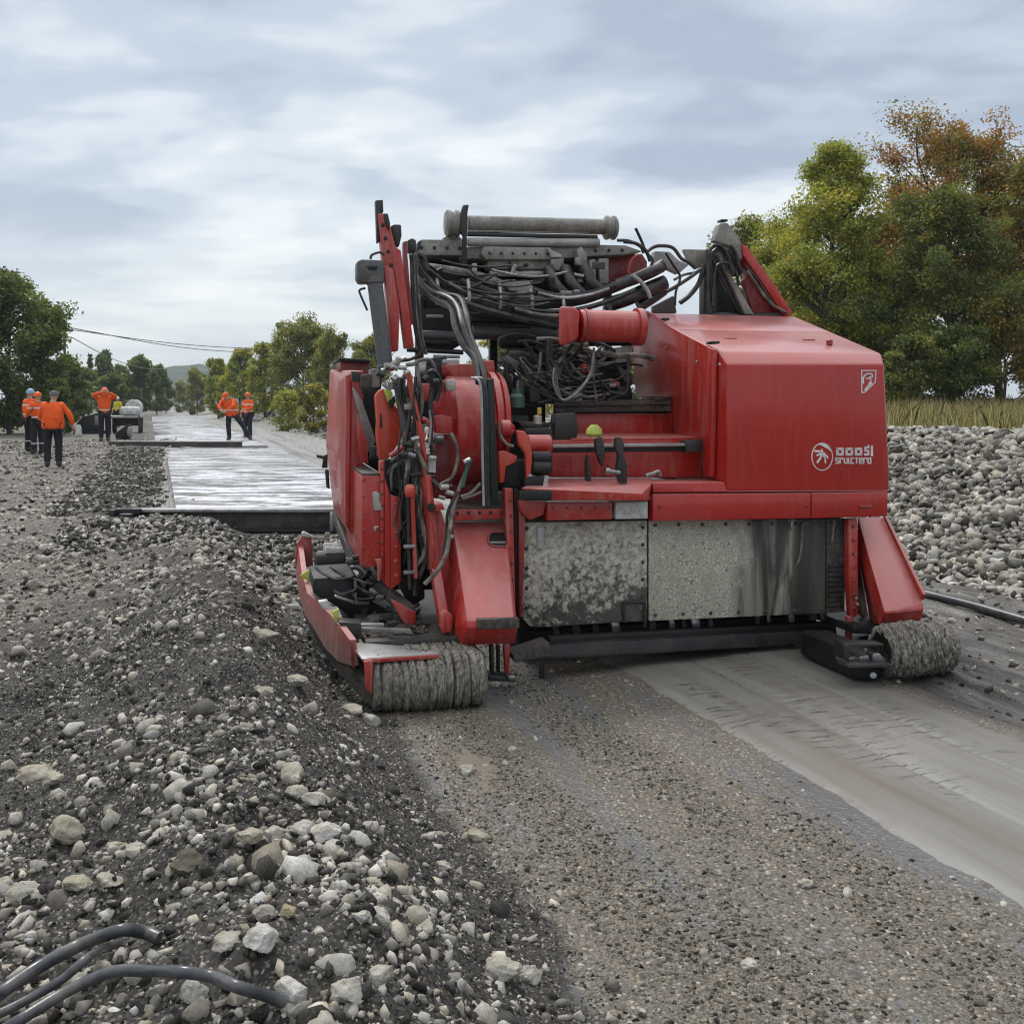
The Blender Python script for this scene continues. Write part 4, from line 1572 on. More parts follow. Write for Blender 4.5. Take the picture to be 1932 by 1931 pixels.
    m.hexa([P(E(565, 1090), .06), P(E(1090, 1052), .06), P(E(1090, 1066), .06), P(E(565, 1110), .06)],
           [P(E(480, 978), .34), P(E(1060, 1018), .34), P(E(1060, 1030), .34), P(E(480, 990), .34)], .004)
    m.build('crawler_deck', 'grey_light', t1)
    m = new()
    plate(m, E, [(572, 1098), (1100, 1062), (1100, 1092), (572, 1128)], .055, .03, .004)
    plate(m, E, [(580, 1110), (640, 1106), (640, 1345), (590, 1298)], .045, .03, .004)
    plate(m, E, [(485, 985), (515, 990), (520, 1170), (490, 1140)], .20, .03, .004)
    m.build('front_bar', 'red_worn', t1)
    m = new()
    m.prism([P(E(*q), .25) for q in ((1040, 1010), (1390, 1040), (1390, 1080), (1060, 1085))], (0, .4, 0), .008)
    m.build('step_plate', 'dark_mud', t1)
    m = new()
    m.box((P(E(560, 1000), .4).x, .40, .16), (P(E(1100, 1000), .4).x, 2.2, .27), .02)
    m.build('crawler_frame', 'black', t1)
    m = new()
    m.box((P(E(560, 1000), .4).x + .02, .34, .27), (P(E(1432, 1000), .4).x - .01, 2.4, .315), .01)
    m.build('crawler_cover', 'dark_mud', t1)
    m = new()
    for k in range(60):
        c = Vector((rnd.uniform(P(E(600, 1000), .4).x, P(E(1100, 1000), .4).x), rnd.uniform(.36, 1.2), .315))
        r_ = rnd.uniform(.008, .028)
        hull(m, [c + Vector((rnd.gauss(0, r_), rnd.gauss(0, r_), abs(rnd.gauss(0, r_)) * .8)) for _ in range(10)], 0)
    m.build('mud_clods', 'dark_mud', t1)['kind'] = 'stuff'
    # fittings seen inside the frame
    m = new()
    m.cyl(P(E(300, 335), 2.2), P(E(440, 340), 2.2), .045, 14)
    m.cyl(P(E(310, 355), 2.1), P(E(445, 360), 2.1), .040, 14)
    m.build('idler_roller', 'white_plate', t1)
    m = new()
    m.cyl(P(E(240, 440), 2.1), P(E(450, 430), 2.1), .085, 16)
    m.build('drive_motor', 'black', t1)
    m = new()
    plate(m, E, [(230, 540), (520, 520), (640, 700), (760, 760), (860, 900), (560, 860), (400, 740), (230, 640)], 1.1, .5, .01)
    m.build('frame_floor', 'black', t1)
    for pts, v, d, mt in (([(375, 658), (390, 655), (520, 700), (510, 722), (380, 676)], .95, .03, 'steel'),
                          ([(515, 560), (530, 560), (530, 690), (615, 680), (615, 722), (520, 722)], 1.0, .03, 'grey'),
                          ([(330, 540), (450, 535), (460, 590), (340, 600)], 1.3, .05, 'steel'),
                          ([(660, 655), (720, 652), (720, 690), (665, 695)], .85, .05, 'steel'),
                          ([(410, 840), (560, 850), (560, 960), (430, 960)], .42, .12, 'dark'),
                          ([(560, 855), (720, 852), (720, 872), (560, 880)], .55, .03, 'grey_light'),
                          ([(555, 880), (900, 890), (920, 925), (555, 915)], .45, .03, 'grey')):
        m = new()
        plate(m, E, pts, v, d, .004)
        m.build('frame_bracket', mt, t1)
    m = new()
    plate(m, E, [(140, 520), (190, 485), (275, 520), (270, 545), (212, 540), (205, 620), (188, 620), (188, 550), (150, 540)], 1.78, .02, .003)
    m.build('lime_tape', 'hivis', t1)
    m = new()
    plate(m, E, [(360, 768), (408, 752), (400, 850), (378, 852)], .55, .02, .003)
    m.build('lime_tape', 'hivis', t1)
    m = new()
    plate(m, E, [(262, 700), (330, 690), (348, 740), (345, 775), (300, 760)], .9, .06, .01)
    m.build('white_block', 'white_plate', t1)
    for k in range(22):
        c = P(E(rnd.uniform(230, 760), rnd.uniform(380, 760)), rnd.uniform(.9, 1.7))
        m = new()
        s = (rnd.uniform(.012, .05), rnd.uniform(.02, .06), rnd.uniform(.010, .035))
        if rnd.random() < .6:
            m.box((c.x - s[0], c.y - s[1], c.z - s[2]), (c.x + s[0], c.y + s[1], c.z + s[2]), .005)
        else:
            d = Vector((rnd.gauss(0, 1), rnd.gauss(0, .5), rnd.gauss(0, .4))).normalized() * rnd.uniform(.03, .08)
            m.cyl(c - d, c + d, rnd.uniform(.010, .03), 10)
        m.build('frame_fitting', rnd.choice(['dark', 'dark', 'grey', 'steel', 'dark_mud', 'black']), t1)
    for k in range(8):
        m = new()
        x0, y0 = rnd.uniform(240, 500), rnd.uniform(420, 600)
        m.tube([P(E(x0, y0), 1.5), P(E(x0 + 60, y0 + rnd.uniform(-20, 60)), 1.2), P(E(x0 + 150, y0 + rnd.uniform(40, 120)), 1.0), P(E(x0 + 260, y0 + rnd.uniform(60, 140)), .85)], rnd.choice([.008, .011, .015]), 6)
        m.build('frame_hose', 'hose', t1)
    # sheltered strut under the body
    m = new()
    pts = [P(E(385, 100), 2.5), P(E(475, 335), 1.75), P(E(600, 500), 1.2), P(E(760, 655), .85), P(E(905, 775), .62)]
    for a, b in zip(pts[:-1], pts[1:]):
        m.beam(a, b, .05, .075)
    m.build('under_strut', 'dark_mud', root)
    m = new()
    plate(m, E, [(766, 690), (800, 700), (936, 772), (936, 850), (905, 872), (872, 872), (830, 810)], .60, .05)
    m.build('strut_foot', 'red_mid', root)

    # ---------------- left body: guard panel, tool box, columns
    m = new()
    q = [P(B(492, 128), 1.33), P(B(476, 1252), 1.33), P(B(372, 1108), 2.7), P(B(340, 650), 2.8), P(B(318, 640), 2.95), P(B(345, 122), 2.7)]
    ua = q[0].x
    hull(m, q + [p + Vector((.08, 0, 0)) for p in q] + [Vector((ua - .035, 1.75, q[0].z - .05)), Vector((ua - .035, 1.75, q[1].z + .10))], .012)
    gp = m.build('guard_panel', 'red_worn', root)
    m = new()
    plate(m, B, [(452, 160), (492, 150), (478, 1230), (450, 1190)], 1.32, .05, .004)
    m.build('panel_edge', 'red_mid', gp)
    m = new()
    plate(m, B, [(252, 708), (300, 715), (330, 700), (330, 800), (290, 800), (300, 740), (255, 728)], 2.6, .05)
    plate(m, B, [(312, 812), (338, 812), (345, 945), (322, 935)], 2.6, .05)
    m.build('panel_bracket', 'dark', gp)
    m = new()
    plate(m, B, [(415, 60), (620, 75), (630, 190), (415, 140)], 1.9, .5)
    m.build('rear_tank', 'red_dark', root)
    m = new()
    plate(m, B, [(408, 38), (622, 52), (622, 76), (408, 62)], 1.85, .6)
    m.build('tank_lid', 'black', root)
    m = new()
    plate(m, B, [(350, 85), (415, 80), (415, 105), (350, 110)], 2.4, .1)
    m.build('panel_cap', 'grey_light', root)
    m = new()
    bx = [P(B(*q), .71) for q in ((566, 850), (692, 852), (692, 1484), (566, 1486))]
    bk = [Vector((p.x + .01, 1.9, p.z)) for p in bx]
    m.hexa(bx, bk, .008)
    tb = m.build('tool_box', 'red_mid', root)
    for pts in ([(636, 968), (660, 960), (690, 975), (690, 1040), (712, 1050), (712, 1092), (650, 1095), (640, 1050)], [(648, 1202), (686, 1200), (680, 1216), (664, 1216), (664, 1238), (648, 1232)]):
        m = new()
        plate(m, B, pts, .695, .018, .004)
        m.build('latch', 'brass', tb)
    m = new()
    m.hexa([bx[0] + Vector((.0, .0, .001)), bx[1] + Vector((0, 0, .001)), bx[1] + Vector((0, 0, .012)), bx[0] + Vector((0, 0, .012))],
           [bk[0] + Vector((.0, .0, .001)), bk[1] + Vector((0, 0, .001)), bk[1] + Vector((0, 0, .012)), bk[0] + Vector((0, 0, .012))], .003)
    m.build('box_top', 'dark_mud', tb)
    for i, pts in enumerate(([(652, 1432), (700, 1425), (705, 1470), (690, 1580), (676, 1580), (672, 1470)], )):
        m = new()
        plate(m, B, pts, .66, .03, .004)
        m.build('hinge_strap', 'red_worn', root)
    # back wall of the gap
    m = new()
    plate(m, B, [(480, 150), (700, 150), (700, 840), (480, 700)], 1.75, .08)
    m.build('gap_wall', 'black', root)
    m = new()
    plate(m, B, [(496, 240), (520, 255), (565, 330), (662, 610), (640, 660), (610, 690), (548, 440)], 1.3, .05)
    m.build('plank', 'grey_light', root)
    m = new()
    plate(m, B, [(535, 420), (600, 600), (612, 770), (560, 760), (536, 560)], 1.2, .05)
    m.build('gap_panel', 'red_worn', root)
    m = new()
    plate(m, B, [(490, 200), (530, 300), (530, 640), (480, 680)], 1.4, .03)
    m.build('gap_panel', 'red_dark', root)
    for pts, mt in (([(495, 130), (560, 140), (560, 210), (500, 200)], 'dark'), ([(545, 160), (640, 150), (650, 250), (550, 240)], 'dark_mud'),
                    ([(620, 120), (690, 110), (690, 240), (625, 250)], 'grey'), ([(560, 230), (660, 260), (660, 300), (570, 290)], 'black'),
                    ([(625, 650), (690, 650), (690, 740), (625, 745)], 'dark'), ([(660, 665), (690, 660), (690, 720), (660, 720)], 'white_plate')):
        m = new()
        plate(m, B, pts, 1.12, .08)
        m.build('gap_fitting', mt, root)
    # main column
    m = new()
    plate(m, B, [(690, 750), (722, 750), (722, 1590), (708, 1575), (690, 1440)], .70, .10)
    plate(m, B, [(724, 860), (762, 985), (762, 1642), (724, 1600)], .68, .12)
    plate(m, B, [(764, 985), (836, 1010), (836, 1586), (764, 1642)], .67, .12)
    m.build('column', 'red', root)
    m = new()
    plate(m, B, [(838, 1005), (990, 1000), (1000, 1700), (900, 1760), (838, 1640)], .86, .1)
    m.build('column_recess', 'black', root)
    m = new()
    plate(m, B, [(660, 300), (690, 262), (722, 250), (765, 345), (842, 420), (852, 570), (765, 715), (745, 740), (690, 742), (668, 560), (674, 480)], .84, .10)
    m.build('column_head', 'orange_red', root)
    m = new()
    plate(m, B, [(690, 430), (700, 420), (706, 520), (692, 520)], .832, .01, .002)
    m.build('head_slot', 'black', root)
    m = new()
    plate(m, B, [(718, 262), (762, 250), (778, 290), (745, 348)], .78, .015, .003)
    m.build('lime_tag', 'hivis', root)
    m = new()
    plate(m, B, [(745, 350), (790, 300), (800, 340), (770, 395)], .79, .02, .003)
    m.build('rubber_flap', 'black', root)
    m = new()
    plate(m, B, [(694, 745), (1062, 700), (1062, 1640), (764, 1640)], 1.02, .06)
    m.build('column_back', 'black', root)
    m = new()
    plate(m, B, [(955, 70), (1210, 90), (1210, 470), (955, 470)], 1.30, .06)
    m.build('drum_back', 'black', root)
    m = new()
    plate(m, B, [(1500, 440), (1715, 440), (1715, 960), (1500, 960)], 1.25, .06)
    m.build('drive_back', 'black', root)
    # hose reel
    m = new()
    c = P(B(850, 865), .74)
    m.cyl(c, c + Vector((0, .10, 0)), .088, 24)
    m.build('hose_reel', 'black', root)
    m = new()
    m.tube([P(B(*q), .72) for q in ((770, 960), (768, 850), (790, 790), (850, 755), (900, 745))], .010, 6)
    m.build('reel_hose', 'hose_grey', root)
    # lift rod
    m = new()
    m.cyl(P(B(884, 990), .55), P(B(896, 1640), .55), .011, 10)
    m.build('lift_rod', 'dark', root)
    m = new()
    m.cyl(P(B(912, 960), .54), P(B(935, 1560), .54), .013, 10)
    m.build('lift_rod', 'red_worn', root)
    m = new()
    c = P(B(897, 955), .54)
    m.lathe(c - Vector((0, 0, .035)), c + Vector((0, 0, .035)), [(0, .024), (.02, .03), (.05, .03), (.066, .02), (.07, .008)], 12)
    m.build('rod_cap', 'orange_red', root)
    for y in (1345, 1525):
        m = new()
        plate(m, B, [(855, y - 14), (935, y - 18), (935, y + 8), (855, y + 12)], .525, .04, .005)
        m.build('rod_clamp', 'steel', root)
    # leaning strut next to the fender
    m = new()
    m.beam(P(B(1008, 850), .62), P(B(1070, 1500), .55), .045, .05)
    m.beam(P(B(1070, 1500), .55), P(B(1128, 1850), .42), .055, .05)
    m.build('leaning_strut', 'red_worn', root)
    m = new()
    plate(m, E, [(1112, 790), (1150, 760), (1195, 800), (1190, 905), (1130, 925), (1108, 880)], .36, .08, .01)
    m.build('strut_shoe', 'red_worn', root)
    m = new()
    plate(m, B, [(1030, 1090), (1110, 1090), (1140, 1180), (1180, 1500), (1190, 1800), (1110, 1800), (1050, 1400)], .66, .08)
    m.build('strut_plate', 'red_worn', root)
    m = new()
    m.tube([P(B(*q), .62) for q in ((888, 150), (915, 300), (942, 420), (985, 640), (1000, 860))], .016, 8)
    m.build('curved_bar', 'orange_red', root)
    m = new()
    plate(m, B, [(1020, 1055), (1120, 1040), (1140, 1090), (1040, 1092)], .55, .1)
    m.build('shelf_arm', 'red_worn', root)
    m = new()
    c = P(B(1046, 1070), .54)
    m.cyl(c, c + Vector((0, .02, 0)), .024, 14)
    m.build('arm_plug', 'black', root)
    # muddy shelf under the drum
    m = new()
    m.hexa([P(B(1170, 1065), .70), P(B(1545, 1066), .70), P(B(1545, 1078), .70), P(B(1170, 1080), .70)],
           [P(B(1200, 1020), .98), P(B(1530, 1020), .98), P(B(1530, 1034), .98), P(B(1200, 1034), .98)], .003)
    m.build('drum_shelf', 'dark_mud', root)

    # ---------------- cylinders and mast on the left
    def ram(p0, v0_, p1, v1_, r, rod=0.0, mat='cyl', rodmat='chrome'):
        a, b = P(p0, v0_), P(p1, v1_)
        if rod:
            c = a + (b - a) * (1 - rod)
        else:
            c = b
        m_ = new()
        m_.cyl(a, c, r, 16)
        d = (c - a).normalized()
        m_.cyl(c - d * .03, c + d * .015, r * 1.14, 16)
        m_.cyl(a - d * .01, a + d * .03, r * 1.14, 16)
        o = m_.build('hydraulic_cylinder', mat, root)
        if rod:
            m_ = new()
            m_.cyl(c, b, r * .5, 12)
            m_.build('rod', rodmat, o)
        return o
    ram(A(185, 530), 1.0, A(252, 1070), .95, .047)
    ram(A(330, 1130), .80, A(398, 1520), .78, .036)
    ram(A(398, 1500), .78, A(470, 2080), .60, .022, .5, 'dark_mud')
    m = new()
    plate(m, A, [(78, 420), (105, 405), (238, 412), (246, 470), (246, 545), (215, 575), (175, 545), (95, 548), (78, 520)], .97, .13, .012)
    hd = m.build('cylinder_head', 'cyl', root)
    m = new()
    plate(m, A, [(138, 445), (205, 448), (196, 470), (150, 466)], .962, .012, .002)
    m.build('head_window', 'black', hd)
    m = new()
    m.tube([P(A(*q), 1.0) for q in ((130, 580), (96, 592), (100, 620), (142, 715))], .007, 6)
    m.build('hook_rod', 'dark', root)
    m = new()
    m.tube([P(A(*q), 1.0) for q in ((160, 405), (170, 380), (215, 365), (245, 380))], .008, 6)
    m.build('hook_rod', 'dark', root)
    m = new()
    plate(m, A, [(205, 130), (262, 128), (276, 180), (310, 330), (344, 350), (385, 640), (425, 935), (372, 945), (340, 700), (300, 480), (240, 460), (222, 300)], 1.04, .10, .008)
    m.build('mast', 'red_worn', root)
    m = new()
    plate(m, A, [(240, 440), (300, 470), (338, 700), (330, 960), (288, 962)], 1.02, .10, .008)
    m.build('mast_leg', 'red_worn', root)
    m = new()
    plate(m, A, [(190, 50), (236, 46), (240, 122), (222, 130), (218, 300), (200, 306), (196, 180)], 1.06, .06, .006)
    m.build('mast_tip', 'dark', root)
    m = new()
    plate(m, A, [(242, 130), (266, 130), (280, 190), (274, 230), (250, 180)], 1.02, .08, .004)
    m.build('mast_tip', 'dark', root)
    m = new()
    plate(m, A, [(284, 205), (302, 195), (346, 196), (350, 262), (334, 330), (316, 330), (290, 236)], 1.10, .06, .008)
    m.build('mast_bracket', 'dark', root)
    m = new()
    plate(m, A, [(358, 300), (384, 292), (384, 372), (420, 800), (400, 800), (360, 480)], 1.16, .06, .006)
    m.build('mast_rear', 'red_dark', root)
    m = new()
    plate(m, A, [(386, 292), (410, 278), (436, 290), (436, 360), (388, 366)], 1.2, .06, .006)
    m.build('mast_bracket', 'dark', root)

    # ---------------- drum housing
    zc = P(B(1300, 560), .80).z
    uL, uR, uF = P(B(1205, 400), .82).x, P(B(1492, 400), .82).x, P(B(1606, 400), .84).x
    m = new()
    rr = P(B(1300, 165), 1.12).z - zc
    m.lathe((uL, 1.12, zc), (uR, 1.12, zc), [(0, rr - .02), (.015, rr), (uR - uL - .015, rr), (uR - uL, rr - .02)], 48)
    dr = m.build('winch_drum', 'red_mid', root)
    m = new()
    w = uF - uR
    m.lathe((uR, 1.14, zc + .05), (uF, 1.14, zc + .05), [(0, rr - .06), (.01, rr - .02), (w * .42, rr - .02), (w * .46, rr - .045), (w * .54, rr - .045), (w * .58, rr - .02), (w * .9, rr - .04), (w, rr - .09)], 48)
    m.build('drum_flange', 'red', dr)
    m = new()
    plate(m, B, [(1160, 82), (1368, 80), (1392, 178), (1212, 192), (1165, 150)], 1.05, .3, .01)
    m.build('drum_cover', 'red_worn', root)
    m = new()
    plate(m, B, [(1395, 60), (1480, 58), (1488, 170), (1405, 160)], 1.12, .3, .01)
    m.build('drum_cover', 'red_worn', root)
    m = new()
    plate(m, B, [(1080, 565), (1500, 565), (1505, 1030), (1062, 1010), (1070, 760)], .98, .08)
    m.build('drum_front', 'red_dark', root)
    m = new()
    plate(m, B, [(1062, 440), (1120, 432), (1192, 452), (1192, 560), (1072, 560)], .76, .10)
    m.build('drum_bracket', 'red_mid', root)
    m = new()
    plate(m, B, [(1058, 360), (1100, 300), (1130, 190), (1150, 195), (1140, 420), (1120, 440), (1060, 420)], .80, .06)
    m.build('drum_bracket', 'red', root)
    m = new()
    plate(m, B, [(970, 220), (1035, 215), (1040, 330), (985, 350)], .92, .08)
    m.build('drum_bracket', 'red_worn', root)
    m = new()
    plate(m, B, [(1150, 192), (1214, 186), (1216, 262), (1156, 274)], .74, .07)
    m.build('valve_cap', 'brass', root)
    m = new()
    plate(m, B, [(1032, 715), (1078, 715), (1076, 835), (1022, 830)], .60, .05)
    m.build('junction_block', 'white_plate', root)
    m = new()
    plate(m, B, [(1318, 705), (1388, 710), (1388, 736), (1325, 740)], .9, .04)
    m.build('drum_fitting', 'red_worn', root)
    # cable chain
    m = new()
    plate(m, B, [(1432, 185), (1478, 180), (1512, 1052), (1456, 1058)], .58, .05, .008)
    m.build('cable_chain', 'black', root)
    for x0, x1, r, mt in ((1392, 1404, .008, 'grey_light'), (1412, 1424, .009, 'dark'), (1428, 1440, .010, 'hose')):
        m = new()
        m.tube([P(B(x0 - 70, 178), .66), P(B(x0 - 18, 200), .60), P(B(x0, 330), .58), P(B(x0 + 6, 700), .58), P(B(x1 + 2, 1060), .58)], r, 8)
        m.build('pipe', mt, root)

    # ---------------- small drive between drum and deck
    m = new()
    plate(m, B, [(1636, 540), (1690, 545), (1722, 600), (1742, 700), (1735, 820), (1704, 880), (1694, 700), (1650, 640)], .62, .05, .006)
    m.build('guard_ring', 'orange_red', root)
    m = new()
    m.cyl(P(B(1700, 640), .80), P(B(1868, 640), .80), .062, 18)
    m.build('drive_motor', 'red_mid', root)
    m = new()
    m.cyl(P(B(1735, 730), .70), P(B(1868, 730), .70), .040, 16)
    m.cyl(P(B(1735, 800), .68), P(B(1866, 800), .68), .044, 16)
    m.build('rubber_roll', 'black', root)
    m = new()
    plate(m, B, [(1552, 760), (1690, 740), (1696, 890), (1660, 935), (1545, 930)], .72, .1)
    m.build('drive_cover', 'black', root)
    m = new()
    plate(m, B, [(1512, 690), (1550, 680), (1640, 720), (1630, 760), (1560, 790), (1548, 900), (1518, 905)], .66, .05)
    m.build('drive_bracket', 'orange_red', root)
    m = new()
    c = P(B(1560, 530), .74)
    m.lathe(c - Vector((.05, 0, 0)), c + Vector((.05, 0, 0)), [(0, .03), (.02, .055), (.07, .055), (.1, .02)], 14)
    m.build('drive_knob', 'red', root)
    m = new()
    plate(m, B, [(1690, 530), (1870, 525), (1870, 575), (1700, 575)], .9, .2)
    m.build('drive_box', 'dark', root)
    m = new()
    plate(m, B, [(1690, 880), (1830, 850), (1815, 935), (1690, 930)], .62, .1)
    m.build('drive_foot', 'black', root)

    # ---------------- air intake
    m = new()
    c0, c1 = P(A(1420, 805), 1.12), P(A(1765, 815), 1.12)
    m.lathe(c0, c1, [(0, .100), (.01, .104), ((c1 - c0).length * .95, .104), ((c1 - c0).length, .104)], 26)
    ai = m.build('air_intake', 'red_mid', root)
    m = new()
    hull(m, [P(A(*q), 1.00) for q in ((1300, 690), (1400, 694), (1424, 740), (1416, 888), (1312, 935), (1295, 905))] +
         [P(A(*q), 1.30) for q in ((1302, 700), (1400, 704), (1424, 740), (1416, 878), (1312, 925), (1295, 895))], .02)
    m.build('intake_mouth', 'red_mid', ai)
    m = new()
    c2 = c0 + (c1 - c0) * .06
    m.lathe(c2, c2 + (c1 - c0).normalized() * .02, [(0, .106), (.002, .112), (.018, .112), (.02, .106)], 26)
    m.build('intake_clip', 'red_dark', ai)
    m = new()
    c2 = c0 + (c1 - c0) * .97
    m.lathe(c2, c2 + (c1 - c0).normalized() * .05, [(0, .106), (.004, .125), (.046, .125), (.05, .106)], 26)
    m.build('intake_flange', 'red_mid', ai)
    m = new()
    hull(m, [Pu(C(*q), ul - .03) for q in ((598, 160), (640, 134), (690, 152), (606, 240))] + [Pu(C(*q), ul + .02) for q in ((598, 150), (640, 124), (690, 142))], .008)
    m.build('intake_saddle', 'red_mid', root)

    # ---------------- engine bay
    blocks = [([(960, 1090), (1220, 1180), (1220, 1420), (940, 1440)], 1.75, .5, 'black'), ([(1220, 1040), (1720, 980), (1740, 1270), (1240, 1280)], 2.0, .5, 'black'),
              ([(1090, 1430), (1240, 1420), (1240, 1470), (1110, 1475)], 1.0, .2, 'dark'), ([(1050, 1385), (1250, 1390), (1245, 1425), (1080, 1425)], 1.1, .2, 'dark_mud'),
              ([(1630, 940), (1740, 930), (1745, 1020), (1640, 1040)], 1.9, .1, 'grey'), ([(1640, 1040), (1750, 1100), (1740, 1170), (1700, 1150)], 1.7, .1, 'dark_mud'),
              ([(1650, 1170), (1740, 1180), (1745, 1250), (1660, 1250)], 1.6, .2, 'black'), ([(1280, 1340), (1400, 1330), (1420, 1430), (1400, 1510), (1270, 1500)], 1.0, .12, 'dark'),
              ([(940, 1000), (1000, 990), (1230, 1120), (1220, 1160), (1120, 1120)], 1.6, .08, 'cyl'), ([(1060, 1130), (1100, 1130), (1100, 1280), (1060, 1290)], 1.4, .1, 'dark'),
              ([(1120, 1170), (1180, 1170), (1190, 1260), (1130, 1270)], 1.35, .1, 'dark_mud'), ([(1225, 880), (1262, 880), (1270, 1270), (1232, 1270)], 1.5, .06, 'dark'),
              ([(450, 1010), (620, 990), (640, 1100), (460, 1110)], 1.4, .2, 'dark'), ([(600, 1010), (700, 1010), (700, 1040), (600, 1040)], 1.15, .05, 'grey_light')]
    for pts, v, d, mt in blocks:
        m = new()
        plate(m, A, pts, v, d, .01)
        m.build('engine_part', mt, root)
    m = new()
    c = P(A(1045, 1245), 1.2)
    m.lathe(c - Vector((0, 0, .06)), c + Vector((0, 0, .06)), [(0, .05), (.07, .05), (.09, .03), (.12, .03)], 16)
    m.build('filter', 'green_cap', root)
    m = new()
    c = P(A(1170, 1380), .95)
    m.lathe(c - Vector((0, 0, .02)), c + Vector((0, 0, .035)), [(0, .026), (.05, .026), (.055, .012)], 12)
    bo = m.build('bottle', 'brass', root)
    m = new()
    c = P(A(1180, 1322), .95)
    m.cyl(c - Vector((0, 0, .022)), c + Vector((0, 0, .022)), .014, 10)
    m.build('cap', 'yellow', bo)
    # many fittings in the bay and on the column
    for k in range(46):
        if k < 26:
            p = A(rnd.uniform(960, 1720), rnd.uniform(1000, 1280))
            v = rnd.uniform(1.4, 1.72)
        else:
            p = B(rnd.uniform(700, 1120), rnd.uniform(60, 700))
            v = rnd.uniform(.66, .84)
        c = P(p, v)
        m = new()
        if rnd.random() < .5:
            d = Vector((rnd.gauss(0, 1), rnd.gauss(0, .3), rnd.gauss(0, 1))).normalized()
            m.cyl(c - d * rnd.uniform(.015, .035), c + d * rnd.uniform(.015, .035), rnd.uniform(.008, .02), 10)
        else:
            s = [rnd.uniform(.012, .035) for _ in range(3)]
            m.box((c.x - s[0], c.y - s[1], c.z - s[2]), (c.x + s[0], c.y + s[1], c.z + s[2]), .004)
        m.build('fitting', rnd.choice(['dark', 'steel', 'grey_light', 'dark_mud', 'brass', 'dark', 'red_worn']), root)

    # ---------------- conveyor head on top
    VT = 2.05
    m = new()
    m.cyl(P(A(745, 190), VT), P(A(1600, 212), VT), .058, 24)
    m.build('head_roller', 'grey', root)
    for x, y, r, w, mt in ((612, 190, .098, 88, 'grey'), (1572, 216, .090, 70, 'grey')):
        m = new()
        a, b = P(A(x, y), VT), P(A(x + w, y + 2), VT)
        wl = (b - a).length
        m.lathe(a, b, [(0, r * .82), (.012, r), (wl * .3, r), (wl * .34, r * .9), (wl * .66, r * .9), (wl * .7, r), (wl - .012, r), (wl, r * .82)], 28)
        m.build('roller_end', mt, root)
    m = new()
    plate(m, A, [(722, 78), (756, 76), (748, 120), (744, 270), (742, 430), (730, 450), (714, 440), (722, 260), (704, 240), (706, 130)], VT - .12, .05, .006)
    m.build('head_lever', 'dark', root)
    for (x0, y0, x1, y1, r, mt) in ((745, 256, 1530, 272, .016, 'dark'), (745, 236, 1480, 244, .010, 'grey_light'), (745, 303, 1540, 306, .032, 'grey_light'), (880, 492, 1260, 490, .024, 'white_plate'), (500, 750, 600, 752, .012, 'grey_light')):
        m = new()
        m.cyl(P(A(x0, y0), VT - .02), P(A(x1, y1), VT - .02), r, 14)
        m.build('head_tube', mt, root)
    for pts, v, d, mt in (([(470, 286), (720, 290), (720, 384), (444, 380)], VT - .02, .35, 'grey'),
                          ([(448, 300), (470, 286), (446, 382), (432, 380)], VT - .04, .3, 'dark'),
                          ([(745, 330), (1540, 318), (1700, 322), (1805, 358), (1700, 378), (1480, 388), (1250, 405), (745, 404)], VT, .4, 'grey'),
                          ([(845, 328), (1252, 336), (1252, 408), (858, 408), (830, 375)], VT - .10, .09, 'grey'),
                          ([(1232, 338), (1316, 380), (1316, 396), (1252, 396)], VT - .13, .06, 'grey_light'),
                          ([(872, 412), (1330, 400), (1330, 466), (872, 464)], VT - .06, .12, 'grey'),
                          ([(1250, 408), (1312, 400), (1312, 472), (1258, 476)], VT - .12, .06, 'grey'),
                          ([(1408, 345), (1436, 330), (1470, 380), (1470, 440), (1420, 430)], VT - .10, .1, 'grey'),
                          ([(1480, 410), (1520, 405), (1524, 556), (1490, 556)], VT - .05, .1, 'grey'),
                          ([(1540, 402), (1600, 400), (1600, 552), (1545, 552)], VT - .04, .1, 'grey'),
                          ([(776, 430), (805, 430), (805, 530), (776, 545)], VT - .18, .03, 'grey_light'),
                          ([(930, 545), (1120, 535), (1155, 590), (1130, 610), (960, 592)], VT - .16, .04, 'grey_light'),
                          ([(500, 455), (590, 458), (600, 500), (520, 500)], VT - .16, .05, 'grey_light'),
                          ([(600, 275), (630, 262), (700, 270), (720, 292), (600, 290)], VT, .2, 'grey')):
        m = new()
        plate(m, A, pts, v, d, .006)
        m.build('head_beam', mt, root)
    m = new()
    plate(m, A, [(1600, 395), (1800, 372), (1832, 420), (1830, 470), (1700, 520), (1600, 545)], VT + .15, .2)
    m.build('head_panel', 'red_dark', root)
    m = new()
    m.tube([P(A(*q), VT) for q in ((1722, 500), (1718, 470), (1740, 410), (1780, 380))], .012, 8)
    m.build('head_pipe', 'red_worn', root)
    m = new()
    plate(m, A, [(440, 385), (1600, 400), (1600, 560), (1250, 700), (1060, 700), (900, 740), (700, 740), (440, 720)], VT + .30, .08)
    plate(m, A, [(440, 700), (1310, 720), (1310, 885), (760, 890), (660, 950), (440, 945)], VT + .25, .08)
    m.build('conveyor_back', 'black', root)
